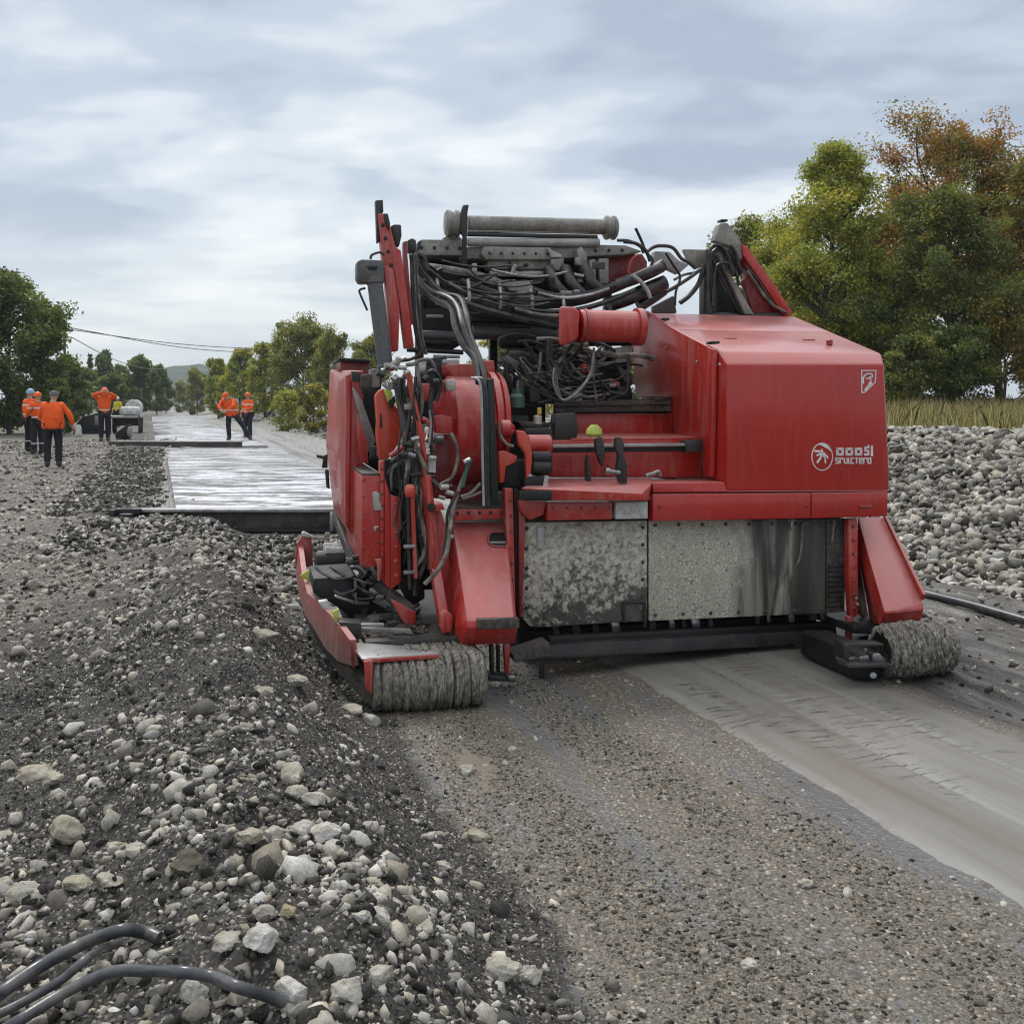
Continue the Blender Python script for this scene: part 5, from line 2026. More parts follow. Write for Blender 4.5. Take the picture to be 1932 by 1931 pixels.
    for (x0, y0, x1, y1, r, mt) in ((760, 768, 1300, 772, .030, 'dark'), (772, 846, 1290, 856, .050, 'cyl'), (450, 862, 720, 872, .034, 'cyl'), (930, 820, 1120, 824, .040, 'black'), (380, 950, 720, 968, .018, 'dark'),
                                    (450, 905, 640, 912, .030, 'black'), (1300, 870, 1000, 885, .02, 'dark'), (540, 992, 700, 996, .012, 'grey_light')):
        m = new()
        m.cyl(P(A(x0, y0), VT - .15), P(A(x1, y1), VT - .15), r, 16)
        m.build('cross_cylinder', mt, root)
    # struts that carry the conveyor head
    m = new()
    for a, b in ((P(A(455, 380), VT + .3), P(A(455, 1500), VT + .3)), (P(A(1590, 400), VT + .35), P(A(1590, 1300), VT + .35)), (P(A(900, 700), VT + .4), P(A(900, 1400), VT + .4))):
        m.beam(a, b, .06, .06)
    m.build('conveyor_post', 'dark', root)

    # ---------------- right tower
    VR = 2.22
    tow = [([(430, 552), (640, 556), (640, 700), (560, 742), (480, 660)], VR, .06, 'grey'), ([(145, 572), (290, 576), (380, 660), (480, 700), (380, 790), (190, 700), (140, 690)], VR - .04, .08, 'grey_light'),
           ([(770, 312), (800, 300), (852, 302), (960, 430), (1004, 560), (985, 660), (960, 640), (880, 520), (800, 500), (720, 470)], VR, .08, 'grey'),
           ([(788, 262), (850, 262), (858, 282), (786, 284)], VR - .01, .08, 'dark'),
           ([(626, 560), (700, 540), (742, 570), (742, 1180), (622, 1180)], VR + .02, .10, 'dark'), ([(740, 560), (800, 545), (960, 560), (990, 800), (860, 830), (740, 800)], VR + .12, .08, 'dark_mud'),
           ([(740, 800), (860, 830), (1000, 1180), (740, 1180)], VR + .16, .06, 'black'),
           ([(752, 590), (832, 588), (872, 780), (1105, 1180), (1020, 1185), (860, 830)], VR - .04, .06, 'grey'), ([(684, 620), (730, 620), (860, 850), (1012, 1185), (960, 1190), (800, 850)], VR, .05, 'dark'),
           ([(130, 1100), (330, 1000), (360, 1170), (130, 1180)], VR + .1, .05, 'cyl')]
    for pts, v, d, mt in tow:
        m = new()
        plate(m, R, pts, v, d, .006)
        m.build('tower_part', mt, root)
    m = new()
    plate(m, R, [(995, 505), (1045, 530), (1300, 890), (1490, 1172), (1440, 1200), (1400, 1200), (1200, 900), (1000, 610)], VR - .02, .22, .008)
    m.build('brace', 'red_mid', root)
    m = new()
    plate(m, R, [(1000, 860), (1070, 770), (1410, 1190), (1105, 1200)], VR + .08, .06)
    m.build('brace_web', 'red_dark', root)
    m = new()
    hull(m, [P(R(*q), VR + dv) for q in ((620, 1165), (1450, 1165), (1450, 1700), (620, 1700)) for dv in (.0, .5)], .02)
    m.build('tower_base', 'dark', root)

    # ---------------- bolts along edges
    def bolts(Zf, p0, p1, n, v, parent, r=.009, mt='steel', name='bolts'):
        m_ = new()
        for k_ in range(n):
            t_ = k_ / max(1, n - 1)
            c_ = P(Zf(p0[0] + (p1[0] - p0[0]) * t_, p0[1] + (p1[1] - p0[1]) * t_), v)
            m_.lathe(c_ + Vector((0, .004, 0)), c_ - Vector((0, .012, 0)), [(0, r * 1.5), (.005, r * 1.5), (.0055, r), (.013, r), (.016, r * .8)], 6)
            m_.build('bolt', mt, parent)
            m_ = new()
    bolts(C, (135, 1090), (135, 1440), 5, .70, fp, mt='dark_mud')
    bolts(C, (645, 1085), (645, 1390), 5, .70, fp, mt='dark_mud')
    bolts(C, (700, 1075), (1420, 1066), 8, .70, fp2, mt='dark_mud')
    bolts(C, (700, 1470), (1430, 1445), 7, .70, fp2, mt='dark_mud')
    bolts(C, (1568, 1080), (1572, 1440), 7, .64, root, mt='red_dark')
    bolts(B, (704, 800), (704, 1400), 8, .70, root, mt='red_dark')
    bolts(B, (800, 1050), (800, 1540), 6, .67, root, mt='red_worn')
    bolts(B, (580, 880), (580, 1460), 6, .71, tb, .006, 'red_dark')
    bolts(C, (250, 1000), (500, 998), 5, .60, root, .007, 'red_dark')
    bolts(C, (720, 995), (1360, 990), 2, .60, band, .008, 'red_dark')
    bolts(C, (300, 815), (880, 812), 7, v2, root, .008, 'red_dark')
    bolts(A, (470, 335), (700, 340), 4, VT - .02, root, .010, 'dark')
    bolts(A, (880, 370), (1230, 372), 6, VT - .10, root, .008, 'dark')
    bolts(A, (1440, 355), (1680, 352), 4, VT, root, .010, 'dark')
    bolts(A, (235, 200), (318, 600), 6, 1.04, root, .009, 'dark')
    bolts(B, (1090, 600), (1480, 600), 6, .98, root, .009, 'red_worn')
    bolts(E, (1225, 90), (1530, 86), 5, .70, fl, .008, 'dark')
    bolts(E, (1590, 0), (1612, 760), 8, .64, root, .008, 'red_dark')
    # thin lines, brackets and clips of the conveyor head
    for k in range(26):
        x0, y0 = rnd.uniform(440, 1560), rnd.uniform(400, 640)
        m = new()
        c = P(A(x0, y0), VT - rnd.uniform(.05, .30))
        if rnd.random() < .55:
            s = (rnd.uniform(.01, .05), rnd.uniform(.01, .03), rnd.uniform(.01, .035))
            m.box((c.x - s[0], c.y - s[1], c.z - s[2]), (c.x + s[0], c.y + s[1], c.z + s[2]), .004)
        else:
            d = Vector((rnd.gauss(0, 1), rnd.gauss(0, .4), rnd.gauss(0, .8))).normalized() * rnd.uniform(.02, .05)
            m.cyl(c - d, c + d, rnd.uniform(.009, .02), 10)
        m.build('head_fitting', rnd.choice(['dark', 'grey', 'grey_light', 'steel', 'black', 'dark_mud']), root)
    # ---------------- hoses
    HZ = []

    def hose(Zf, pts, r, v, mt='hose', n=8):
        m_ = new()
        if isinstance(v, (int, float)):
            v = [v] * len(pts)
        m_.tube([P(Zf(*p), vv) for p, vv in zip(pts, v)], r, n, 7)
        HZ.append(m_.build('hose', mt, root))
    hose(A, [(405, 372), (412, 420), (440, 500), (520, 590), (640, 640), (690, 700), (716, 800), (760, 920), (800, 1020), (830, 1120), (838, 1200)], .017, [1.8, 1.75, 1.7, 1.6, 1.4, 1.2, 1.0, .9, .8, .7, .6], 'hose')
    hose(A, [(430, 375), (450, 430), (520, 530), (600, 610), (700, 640), (740, 740), (760, 860), (830, 1040), (868, 1200)], .019, [1.8, 1.75, 1.7, 1.6, 1.45, 1.2, 1.0, .75, .6], 'hose')
    hose(A, [(425, 500), (470, 570), (560, 650), (650, 700), (670, 800), (720, 920), (790, 1010), (815, 1150)], .022, [1.7, 1.65, 1.55, 1.35, 1.15, .95, .8, .65], 'hose')
    hose(A, [(440, 372), (480, 400), (500, 470), (560, 540), (640, 580), (700, 600)], .026, 1.72, 'hose')
    hose(A, [(500, 462), (600, 476), (740, 498), (860, 530), (940, 560)], .040, 1.86, 'hose_grey', 12)
    hose(A, [(700, 540), (830, 590), (960, 630), (1120, 655), (1300, 655), (1480, 625), (1620, 580), (1760, 520), (1920, 455)], .040, 1.84, 'hose', 12)
    hose(A, [(780, 600), (940, 650), (1100, 680), (1280, 686), (1450, 660), (1600, 610)], .022, 1.78, 'hose')
    hose(A, [(690, 620), (800, 660), (900, 690), (1000, 720), (1120, 760), (1290, 790)], .040, 1.74, 'hose', 12)
    hose(A, [(700, 660), (820, 700), (960, 740), (1100, 775), (1290, 812)], .026, 1.66, 'hose')
    hose(A, [(1010, 690), (1150, 715), (1300, 722), (1460, 700), (1620, 650), (1760, 590)], .018, 1.66, 'hose')
    hose(A, [(1030, 705), (1180, 740), (1340, 745), (1500, 720)], .014, 1.6, 'hose_grey')
    hose(A, [(1140, 590), (1260, 625), (1400, 630), (1540, 600), (1640, 560)], .024, 1.72, 'hose')
    hose(A, [(1170, 610), (1320, 640), (1480, 622), (1600, 585)], .014, 1.68, 'steel')
    hose(A, [(1600, 680), (1720, 640), (1830, 590), (1940, 545)], .055, 1.9, 'hose', 14)
    hose(A, [(1640, 560), (1750, 525), (1860, 480), (1930, 440)], .046, 1.92, 'hose', 14)
    hose(A, [(1780, 690), (1860, 640), (1930, 590)], .045, 1.95, 'hose', 12)
    hose(A, [(1740, 500), (1790, 540), (1830, 590), (1850, 640)], .016, 1.8, 'grey_light')
    for x, dy in ((1235, 0), (1335, -6), (1448, -20)):
        hose(A, [(x, 470 + dy), (x + 18, 520 + dy), (x + 50, 575 + dy), (x + 105, 625 + dy)], .046, [VT - .1, VT - .16, VT - .2, VT - .2], 'hose', 12)
    for k in range(5):
        x = 404 + k * 9
        hose(A, [(x, 380), (x + 4, 520), (x + 10 + k * 2, 700), (x + 30, 860), (x + 60, 980)], .009, 1.3 + .05 * k, rnd.choice(['hose', 'hose_grey', 'hose']))
    for k in range(20):
        x0, y0 = rnd.uniform(420, 900), rnd.uniform(400, 640)
        ln = rnd.uniform(250, 620)
        sag = rnd.uniform(20, 110)
        hose(A, [(x0, y0), (x0 + ln * .3, y0 + sag * .75), (x0 + ln * .65, y0 + sag), (min(1600, x0 + ln), y0 + sag * rnd.uniform(.3, .9))], rnd.choice([.006, .008, .010, .013]), VT - rnd.uniform(.12, .42), rnd.choice(['hose', 'hose', 'hose_grey', 'dark', 'steel']), 6)
    for k in range(5):
        m = new()
        x0 = 560 + k * 190
        m.tube([P(A(x0, 500 + 30 * k), VT - .33), P(A(x0 + 8, 590 + 22 * k), VT - .40), P(A(x0 + 4, 680 + 12 * k), VT - .38)], .012, 6)
        m.build('hose_clip', 'grey_light', root)
    # tower loops
    hose(R, [(655, 1180), (652, 900), (660, 640), (700, 530), (780, 522), (840, 600), (880, 720), (900, 800)], .016, VR - .08)
    hose(R, [(680, 1180), (672, 900), (684, 640), (730, 560), (790, 560), (830, 640), (850, 760)], .014, VR - .06)
    hose(R, [(700, 1100), (720, 800), (760, 700), (860, 690), (930, 780), (960, 900)], .012, VR - .08)
    hose(R, [(880, 520), (930, 600), (960, 720), (990, 780)], .016, VR - .05)
    hose(R, [(1040, 760), (1120, 880), (1210, 1010), (1300, 1100), (1420, 1170)], .012, VR - .05, 'hose_grey')
    hose(R, [(1010, 700), (1080, 780), (1150, 860), (1260, 1040), (1360, 1150)], .010, VR - .05, 'hose')
    hose(R, [(60, 590), (120, 540), (200, 520), (320, 540), (400, 640), (470, 680), (540, 740)], .014, VR - .1)
    hose(R, [(-40, 350), (20, 480), (60, 580), (120, 650), (110, 720)], .012, VR - .1)
    hose(R, [(250, 590), (320, 700), (390, 820), (350, 960), (340, 1100)], .010, VR - .12)
    hose(R, [(100, 1060), (230, 980), (340, 920), (480, 830), (600, 740)], .014, VR - .1, 'hose')
    hose(R, [(390, 1070), (480, 1000), (560, 900), (600, 800), (620, 720)], .020, VR - .06, 'hose')
    hose(R, [(330, 850), (430, 800), (560, 770), (620, 700)], .010, VR - .05, 'hose_grey')
    hose(A, [(1690, 300), (1760, 310), (1820, 350), (1850, 420)], .014, VT - .1)
    hose(A, [(1650, 292), (1720, 296), (1790, 330), (1810, 370)], .012, VT - .1)
    for (x0, y0, x1, y1, r_, mt) in ((940, 905, 1290, 912, .045, 'black'), (980, 960, 1300, 950, .030, 'dark'), (1300, 905, 1740, 900, .035, 'black'), (940, 1000, 1230, 1010, .035, 'cyl'), (1100, 1060, 1240, 1050, .04, 'black'), (1280, 990, 1640, 985, .028, 'dark')):
        m = new()
        m.cyl(P(A(x0, y0), 1.9), P(A(x1, y1), 1.9), r_, 14)
        m.build('cross_cylinder', mt, root)
    for k in range(30):
        x0 = rnd.uniform(930, 1560)
        y0 = rnd.uniform(880, 1060)
        ln = rnd.uniform(120, 330)
        hose(A, [(x0, y0), (x0 + ln * .3, y0 + rnd.uniform(-30, 50)), (x0 + ln * .7, y0 + rnd.uniform(-20, 70)), (x0 + ln, y0 + rnd.uniform(-40, 60))], rnd.choice([.008, .011, .015, .02]), rnd.uniform(1.55, 1.85), rnd.choice(['hose', 'hose', 'hose_grey', 'dark']), 6)
    # bay wiring
    for k in range(24):
        x0, y0 = rnd.uniform(960, 1720), rnd.uniform(960, 1110)
        x1, y1 = rnd.uniform(1000, 1700), rnd.uniform(1080, 1270)
        mx, my = (x0 + x1) / 2 + rnd.uniform(-70, 70), max(y0, y1) + rnd.uniform(-20, 40)
        v = rnd.uniform(1.25, 1.6)
        hose(A, [(x0, y0), (x0 * .7 + mx * .3, (y0 + my) / 2), (mx, min(my, 1275)), (x1, y1)], rnd.choice([.006, .008, .011]), v, rnd.choice(['hose', 'hose', 'hose', 'hose_grey']), 6)
    for k in range(3):
        hose(A, [(1270 + k * 14, 1060), (1264 + k * 10, 1140), (1290 + k * 6, 1220), (1335, 1256), (1420, 1200 - 8 * k), (1490 + 6 * k, 1090), (1510, 940)], .009, 1.22 + .02 * k, 'hose_grey' if k else 'steel', 6)
    hose(A, [(1085, 900), (1130, 960), (1160, 1020), (1210, 1100)], .012, 1.5)
    hose(A, [(1380, 920), (1330, 1000), (1360, 1100), (1440, 1150)], .014, 1.3)
    hose(A, [(1440, 920), (1400, 980), (1330, 1040), (1300, 1120)], .014, 1.35)
    # hoses on the left column
    LH = [([(870, 90), (930, 80), (960, 60), (1040, 60), (1080, 150)], .012, .72, 'hose_grey'), ([(950, 90), (960, 200), (980, 300), (975, 420), (945, 520), (930, 600)], .010, .64, 'hose_grey'),
          ([(1050, 250), (1040, 340), (1045, 480), (1040, 600), (1055, 700)], .014, .66, 'hose'), ([(1030, 400), (1040, 500), (1030, 640)], .008, .62, 'steel'),
          ([(1180, 560), (1215, 640), (1225, 740), (1190, 860), (1110, 915)], .011, .62, 'hose_grey'), ([(1050, 880), (1090, 915), (1130, 935), (1190, 920)], .011, .60, 'hose_grey'),
          ([(930, 590), (950, 680), (985, 760), (1010, 820)], .012, .58, 'hose_grey'), ([(885, 740), (880, 820), (870, 900), (872, 960)], .014, .60, 'hose_grey'),
          ([(1320, 740), (1270, 860), (1230, 960), (1190, 1100), (1170, 1240), (1150, 1380), (1090, 1500), (1000, 1600)], .013, [.72, .66, .6, .52, .46, .44, .42, .45], 'hose_grey'),
          ([(1230, 960), (1160, 1100), (1150, 1250), (1130, 1400)], .009, .50, 'hose'), ([(940, 1000), (960, 1150), (1000, 1280), (990, 1400), (940, 1480)], .013, .60, 'hose_grey'),
          ([(950, 1040), (985, 1150), (1020, 1300), (1010, 1420), (960, 1560)], .012, .62, 'dark_mud'), ([(960, 1100), (940, 1300), (945, 1500), (930, 1680)], .012, .60, 'hose'),
          ([(1250, 1000), (1320, 970), (1385, 905)], .010, .70, 'grey_light'), ([(1260, 1010), (1330, 990), (1388, 965)], .008, .70, 'grey_light'),
          ([(1510, 480), (1515, 560), (1560, 630), (1610, 650)], .010, .66, 'hose_grey'), ([(1040, 120), (1090, 160), (1100, 260), (1080, 340)], .010, .66, 'hose'),
          ([(990, 160), (1060, 130), (1110, 200), (1105, 280)], .012, .64, 'hose'), ([(760, 720), (840, 660), (880, 620), (930, 600)], .016, .68, 'red_worn'),
          ([(770, 760), (830, 710), (900, 690), (940, 700)], .012, .64, 'hose'), ([(900, 850), (960, 840), (1030, 850), (1070, 860)], .014, .62, 'dark'),
          ([(980, 460), (1010, 470), (1030, 500)], .014, .62, 'red_worn'), ([(1000, 560), (980, 640), (1010, 740)], .010, .6, 'red_worn'),
          ([(1300, 760), (1280, 850), (1260, 930)], .012, .62, 'green_cap'), ([(700, 130), (760, 110), (830, 60), (870, 40)], .012, .8, 'steel'),
          ([(840, 60), (900, 50), (960, 20), (1000, -40)], .010, .9, 'hose')]
    for pts, r, v, mt in LH:
        hose(B, pts, r, v, mt)
    for k in range(26):
        x0 = rnd.uniform(830, 1010)
        y0 = rnd.choice([rnd.uniform(80, 300), rnd.uniform(500, 900), rnd.uniform(900, 1200)])
        y1 = min(1720, y0 + rnd.uniform(260, 700))
        v_ = rnd.uniform(.56, .76)
        sx = rnd.uniform(-50, 60)
        hose(B, [(x0, y0), (x0 + sx * .2 + rnd.uniform(-25, 25), y0 * .7 + y1 * .3), (x0 + sx * .7 + rnd.uniform(-35, 35), y0 * .35 + y1 * .65), (x0 + sx, y1)], rnd.choice([.006, .008, .010, .013]), v_, rnd.choice(['hose', 'hose', 'hose_grey', 'dark_mud']), 6)
    for q, mt in (((930, 590), 'steel'), ((880, 640), 'dark'), ((860, 700), 'dark'), ((905, 720), 'steel'), ((800, 120), 'steel'), ((790, 170), 'steel'), ((880, 130), 'brass'), ((1060, 730), 'brass'), ((1140, 930), 'brass'), ((1180, 980), 'brass'),
                  ((1120, 1010), 'steel'), ((1180, 1280), 'brass'), ((700, 160), 'dark'), ((850, 110), 'steel'), ((1000, 170), 'dark'), ((1070, 200), 'dark'), ((1300, 740), 'steel')):
        m = new()
        c = P(B(*q), .57)
        m.cyl(c - Vector((rnd.uniform(.01, .03), 0, rnd.uniform(-.02, .02))), c + Vector((rnd.uniform(.01, .03), .01, 0)), rnd.uniform(.012, .02), 8)
        m.build('hose_coupling', mt, root)
    return root
# ------------------------------------------------------------------ people
def ground_hit(px, py, off=0.0, y0=1.2, step=.01, ymax=60):
    dx, dz = (px - CX) / F, -(py - HY) / F
    ys = np.arange(y0, ymax, step)
    zs = height(dx * ys, ys) + off
    k = np.where(CAM_H + dz * ys < zs)[0]
    i = k[0] if len(k) else len(ys) - 1
    return Vector((dx * ys[i], ys[i], float(zs[i])))


def skin_mesh(name, verts, edges, radii, sub=2):
    me = bpy.data.meshes.new(name)
    me.from_pydata(verts, edges, [])
    o = bpy.data.objects.new(name, me)
    COL.objects.link(o)
    md = o.modifiers.new('skin', 'SKIN')
    for i, sv in enumerate(me.skin_vertices[0].data):
        r = radii[i]
        sv.radius = r if isinstance(r, tuple) else (r, r)
        sv.use_root = (i == 0)
    sb = o.modifiers.new('sub', 'SUBSURF')
    sb.levels = sb.render_levels = sub
    bpy.context.view_layer.update()
    dg = bpy.context.evaluated_depsgraph_get()
    out = bpy.data.meshes.new_from_object(o.evaluated_get(dg))
    bpy.data.objects.remove(o)
    bpy.data.meshes.remove(me)
    return out


def cloth(name, col, stripe=None, rough=.75):
    b = NB(name)
    co = b.coord()
    n = b.noise(7, 4, .6, co)
    c = b.mix(b.ramp(n, [(.35, 0), (.7, 1)]), col, tuple(x * .72 for x in col))
    if stripe:
        z = b.sep(co)[2]
        for z0, z1 in stripe:
            k = b.math('MULTIPLY', b.math('GREATER_THAN', z, z0), b.math('LESS_THAN', z, z1))
            c = b.mix(k, c, (.62, .60, .55))
    return b.bsdf(c, rough, 0, .3, b.bump(b.noise(9, 3, .6, co, .8), .6, .03))


def make_person(label, loc, yaw, H, pose, jacket, trousers, hat, hatkind='helmet', bulk=1.0):
    root = empty('person', loc, yaw)
    s = H / 1.78
    root.scale = (s, s, s)
    tag(root, label, 'person', 'road workers on the site')
    J = {'pel': (0, 0, .96), 'sp': (0, .0, 1.14), 'ch': (0, 0, 1.34), 'nk': (0, .0, 1.50), 'hd': (0, .02, 1.63),
         'shl': (-.19, 0, 1.43), 'shr': (.19, 0, 1.43), 'ell': (-.27, -.02, 1.15), 'elr': (.27, -.02, 1.15),
         'wrl': (-.27, .10, .92), 'wrr': (.27, .10, .92), 'hil': (-.10, 0, .92), 'hir': (.10, 0, .92),
         'knl': (-.12, .03, .50), 'knr': (.12, .03, .50), 'anl': (-.12, 0, .09), 'anr': (.12, 0, .09),
         'tol': (-.14, .15, .045), 'tor': (.14, .15, .045)}
    J.update(pose)
    J = {k: Vector(v) for k, v in J.items()}
    # body
    order = ['pel', 'sp', 'ch', 'nk', 'hd', 'shl', 'ell', 'wrl', 'shr', 'elr', 'wrr', 'hil', 'knl', 'anl', 'tol', 'hir', 'knr', 'anr', 'tor']
    ix = {k: i for i, k in enumerate(order)}
    ed = [('pel', 'sp'), ('sp', 'ch'), ('ch', 'nk'), ('nk', 'hd'), ('ch', 'shl'), ('shl', 'ell'), ('ell', 'wrl'), ('ch', 'shr'), ('shr', 'elr'), ('elr', 'wrr'),
          ('pel', 'hil'), ('hil', 'knl'), ('knl', 'anl'), ('anl', 'tol'), ('pel', 'hir'), ('hir', 'knr'), ('knr', 'anr'), ('anr', 'tor')]
    rr = {'pel': .13, 'sp': .12, 'ch': .13, 'nk': .055, 'hd': .07, 'shl': .06, 'shr': .06, 'ell': .042, 'elr': .042, 'wrl': .03, 'wrr': .03,
          'hil': .08, 'hir': .08, 'knl': .055, 'knr': .055, 'anl': .04, 'anr': .04, 'tol': .035, 'tor': .035}
    me = skin_mesh('body', [J[k] for k in order], [(ix[a], ix[b]) for a, b in ed], [rr[k] for k in order], 1)
    mb = MB()
    mb.raw([v.co[:] for v in me.vertices], [list(p.vertices) for p in me.polygons])
    # head: skull, jaw, nose, ears
    hd, fwd = J['hd'], Vector((0, 1, 0))
    if 'look' in J:
        fwd = J['look'].normalized()
    side = fwd.cross(Vector((0, 0, 1))).normalized()
    upv = side.cross(fwd).normalized()
    bm = bmesh.new()
    bmesh.ops.create_icosphere(bm, subdivisions=3, radius=1)
    for v in bm.verts:
        c = v.co.copy()
        w = .076 if c.z > -.2 else .076 - .022 * (-c.z - .2)
        nose = .026 * math.exp(-((c.x / .16) ** 2 + ((c.z + .12) / .2) ** 2)) if c.y > 0 else 0
        eye = -.010 * (math.exp(-(((abs(c.x) - .38) / .16) ** 2 + ((c.z - .06) / .12) ** 2))) if c.y > 0 else 0
        lip = .006 * math.exp(-((c.x / .3) ** 2 + ((c.z + .45) / .08) ** 2)) if c.y > 0 else 0
        ear = .016 * math.exp(-((c.y / .2) ** 2 + (c.z / .25) ** 2)) * (1 if c.x > 0 else -1) if abs(c.x) > .8 else 0
        v.co = hd + side * (c.x * w + ear) + fwd * (c.y * .095 + nose + eye + lip) + upv * (c.z * .118)
    bm.verts.index_update()
    mb.raw([v.co[:] for v in bm.verts], [[v.index for v in f.verts] for f in bm.faces])
    bm.free()
    # hands
    for w, e in (('wrl', 'ell'), ('wrr', 'elr')):
        d = (J[w] - J[e]).normalized()
        x = d.cross(Vector((0, 1, .3))).normalized()
        y = x.cross(d)
        palm = J[w] + d * .05
        mb.tube([J[w] - d * .01, J[w] + d * .04, J[w] + d * .09], .030, 8, 3, .034)
        for k, ln in enumerate((.062, .072, .066, .05)):
            b0 = palm + d * .04 + x * (-.027 + .018 * k)
            mb.tube([b0, b0 + d * ln * .5 + y * .010, b0 + d * ln + y * .035], .0088, 6, 3, .0070)
        b0 = palm - x * .03
        mb.tube([b0, b0 - x * .022 + d * .025 + y * .01, b0 - x * .022 + d * .055 + y * .025], .0105, 6, 3, .008)
    bme = bpy.data.meshes.new('body')
    bme.from_pydata(mb.v, [], mb.f)
    tmp = bpy.data.objects.new('tmp', bme)
    COL.objects.link(tmp)
    rm = tmp.modifiers.new('r', 'REMESH')
    rm.mode = 'VOXEL'
    rm.voxel_size = .0095
    bpy.context.view_layer.update()
    fin = bpy.data.meshes.new_from_object(tmp.evaluated_get(bpy.context.evaluated_depsgraph_get()))
    bpy.data.objects.remove(tmp)
    fin.polygons.foreach_set('use_smooth', [True] * len(fin.polygons))
    link_mesh('body', fin, M['skin'], root)
    # jacket: hangs over the hips
    k = bulk
    jo = ['ch', 'sp', 'pel', 'hem', 'nk', 'shl', 'ell', 'wrl', 'shr', 'elr', 'wrr']
    JJ = dict(J)
    JJ['hem'] = J['pel'] + (J['pel'] - J['sp']) * .62
    JJ['nk'] = J['nk'] + Vector((0, 0, -.02))
    JJ['wrl'] = J['wrl'] - (J['wrl'] - J['ell']) * .06
    JJ['wrr'] = J['wrr'] - (J['wrr'] - J['elr']) * .06
    jr = {'ch': (.20 * k, .155 * k), 'sp': (.195 * k, .16 * k), 'pel': (.20 * k, .17 * k), 'hem': (.205 * k, .18 * k), 'nk': .075, 'shl': .085, 'shr': .085, 'ell': .070, 'elr': .070, 'wrl': .055, 'wrr': .055}
    ji = {n: i for i, n in enumerate(jo)}
    je = [('ch', 'sp'), ('sp', 'pel'), ('pel', 'hem'), ('ch', 'nk'), ('ch', 'shl'), ('shl', 'ell'), ('ell', 'wrl'), ('ch', 'shr'), ('shr', 'elr'), ('elr', 'wrr')]
    me = skin_mesh('jacket', [JJ[n] for n in jo], [(ji[a], ji[b]) for a, b in je], [jr[n] for n in jo], 2)
    me.polygons.foreach_set('use_smooth', [True] * len(me.polygons))
    link_mesh('jacket', me, jacket, root)
    to = ['pel', 'hil', 'knl', 'anl', 'hir', 'knr', 'anr']
    ti = {n: i for i, n in enumerate(to)}
    tr = {'pel': (.17, .14), 'hil': .115, 'hir': .115, 'knl': .088, 'knr': .088, 'anl': .078, 'anr': .078}
    me = skin_mesh('trousers', [J[n] for n in to], [(ti[a], ti[b]) for a, b in (('pel', 'hil'), ('hil', 'knl'), ('knl', 'anl'), ('pel', 'hir'), ('hir', 'knr'), ('knr', 'anr'))], [tr[n] for n in to], 2)
    me.polygons.foreach_set('use_smooth', [True] * len(me.polygons))
    link_mesh('trousers', me, trousers, root)
    for a, t in (('anl', 'tol'), ('anr', 'tor')):
        d = (J[t] - J[a])
        me = skin_mesh('boot', [J[a] + Vector((0, 0, .10)), J[a] - Vector((0, 0, .02)), J[t], J[a] - Vector((d.x, d.y, 0)) * .35 - Vector((0, 0, .03))], [(0, 1), (1, 2), (1, 3)], [.065, .062, .05, .05], 2)
        me.polygons.foreach_set('use_smooth', [True] * len(me.polygons))
        link_mesh('boot', me, M['boot'], root)
    # head gear
    mb = MB()
    c = hd + upv * .018
    if hatkind == 'helmet':
        mb.lathe(c, c + upv * .2, [(0, .108), (.004, .112), (.03, .112), (.07, .104), (.105, .080), (.128, .045), (.137, .012)], 20)
        q = [c + fwd * .10 + side * .09 + upv * .004, c + fwd * .16 + side * .05, c + fwd * .165 - side * .05, c + fwd * .10 - side * .09 + upv * .004]
        mb.prism(q, upv * .012, 0)
        link = mb.build('helmet', hat, root)
    elif hatkind == 'hood':
        c = hd - upv * .02
        mb.lathe(c - upv * .12 - fwd * .02, c + upv * .2, [(0, .12), (.06, .132), (.14, .130), (.21, .112), (.26, .075), (.285, .02)], 18)
        mb.build('hood', hat, root)
    else:
        mb.lathe(c - upv * .02, c + upv * .2, [(0, .098), (.05, .102), (.09, .096), (.12, .07), (.135, .015)], 18)
        mb.build('cap', hat, root)
    return root


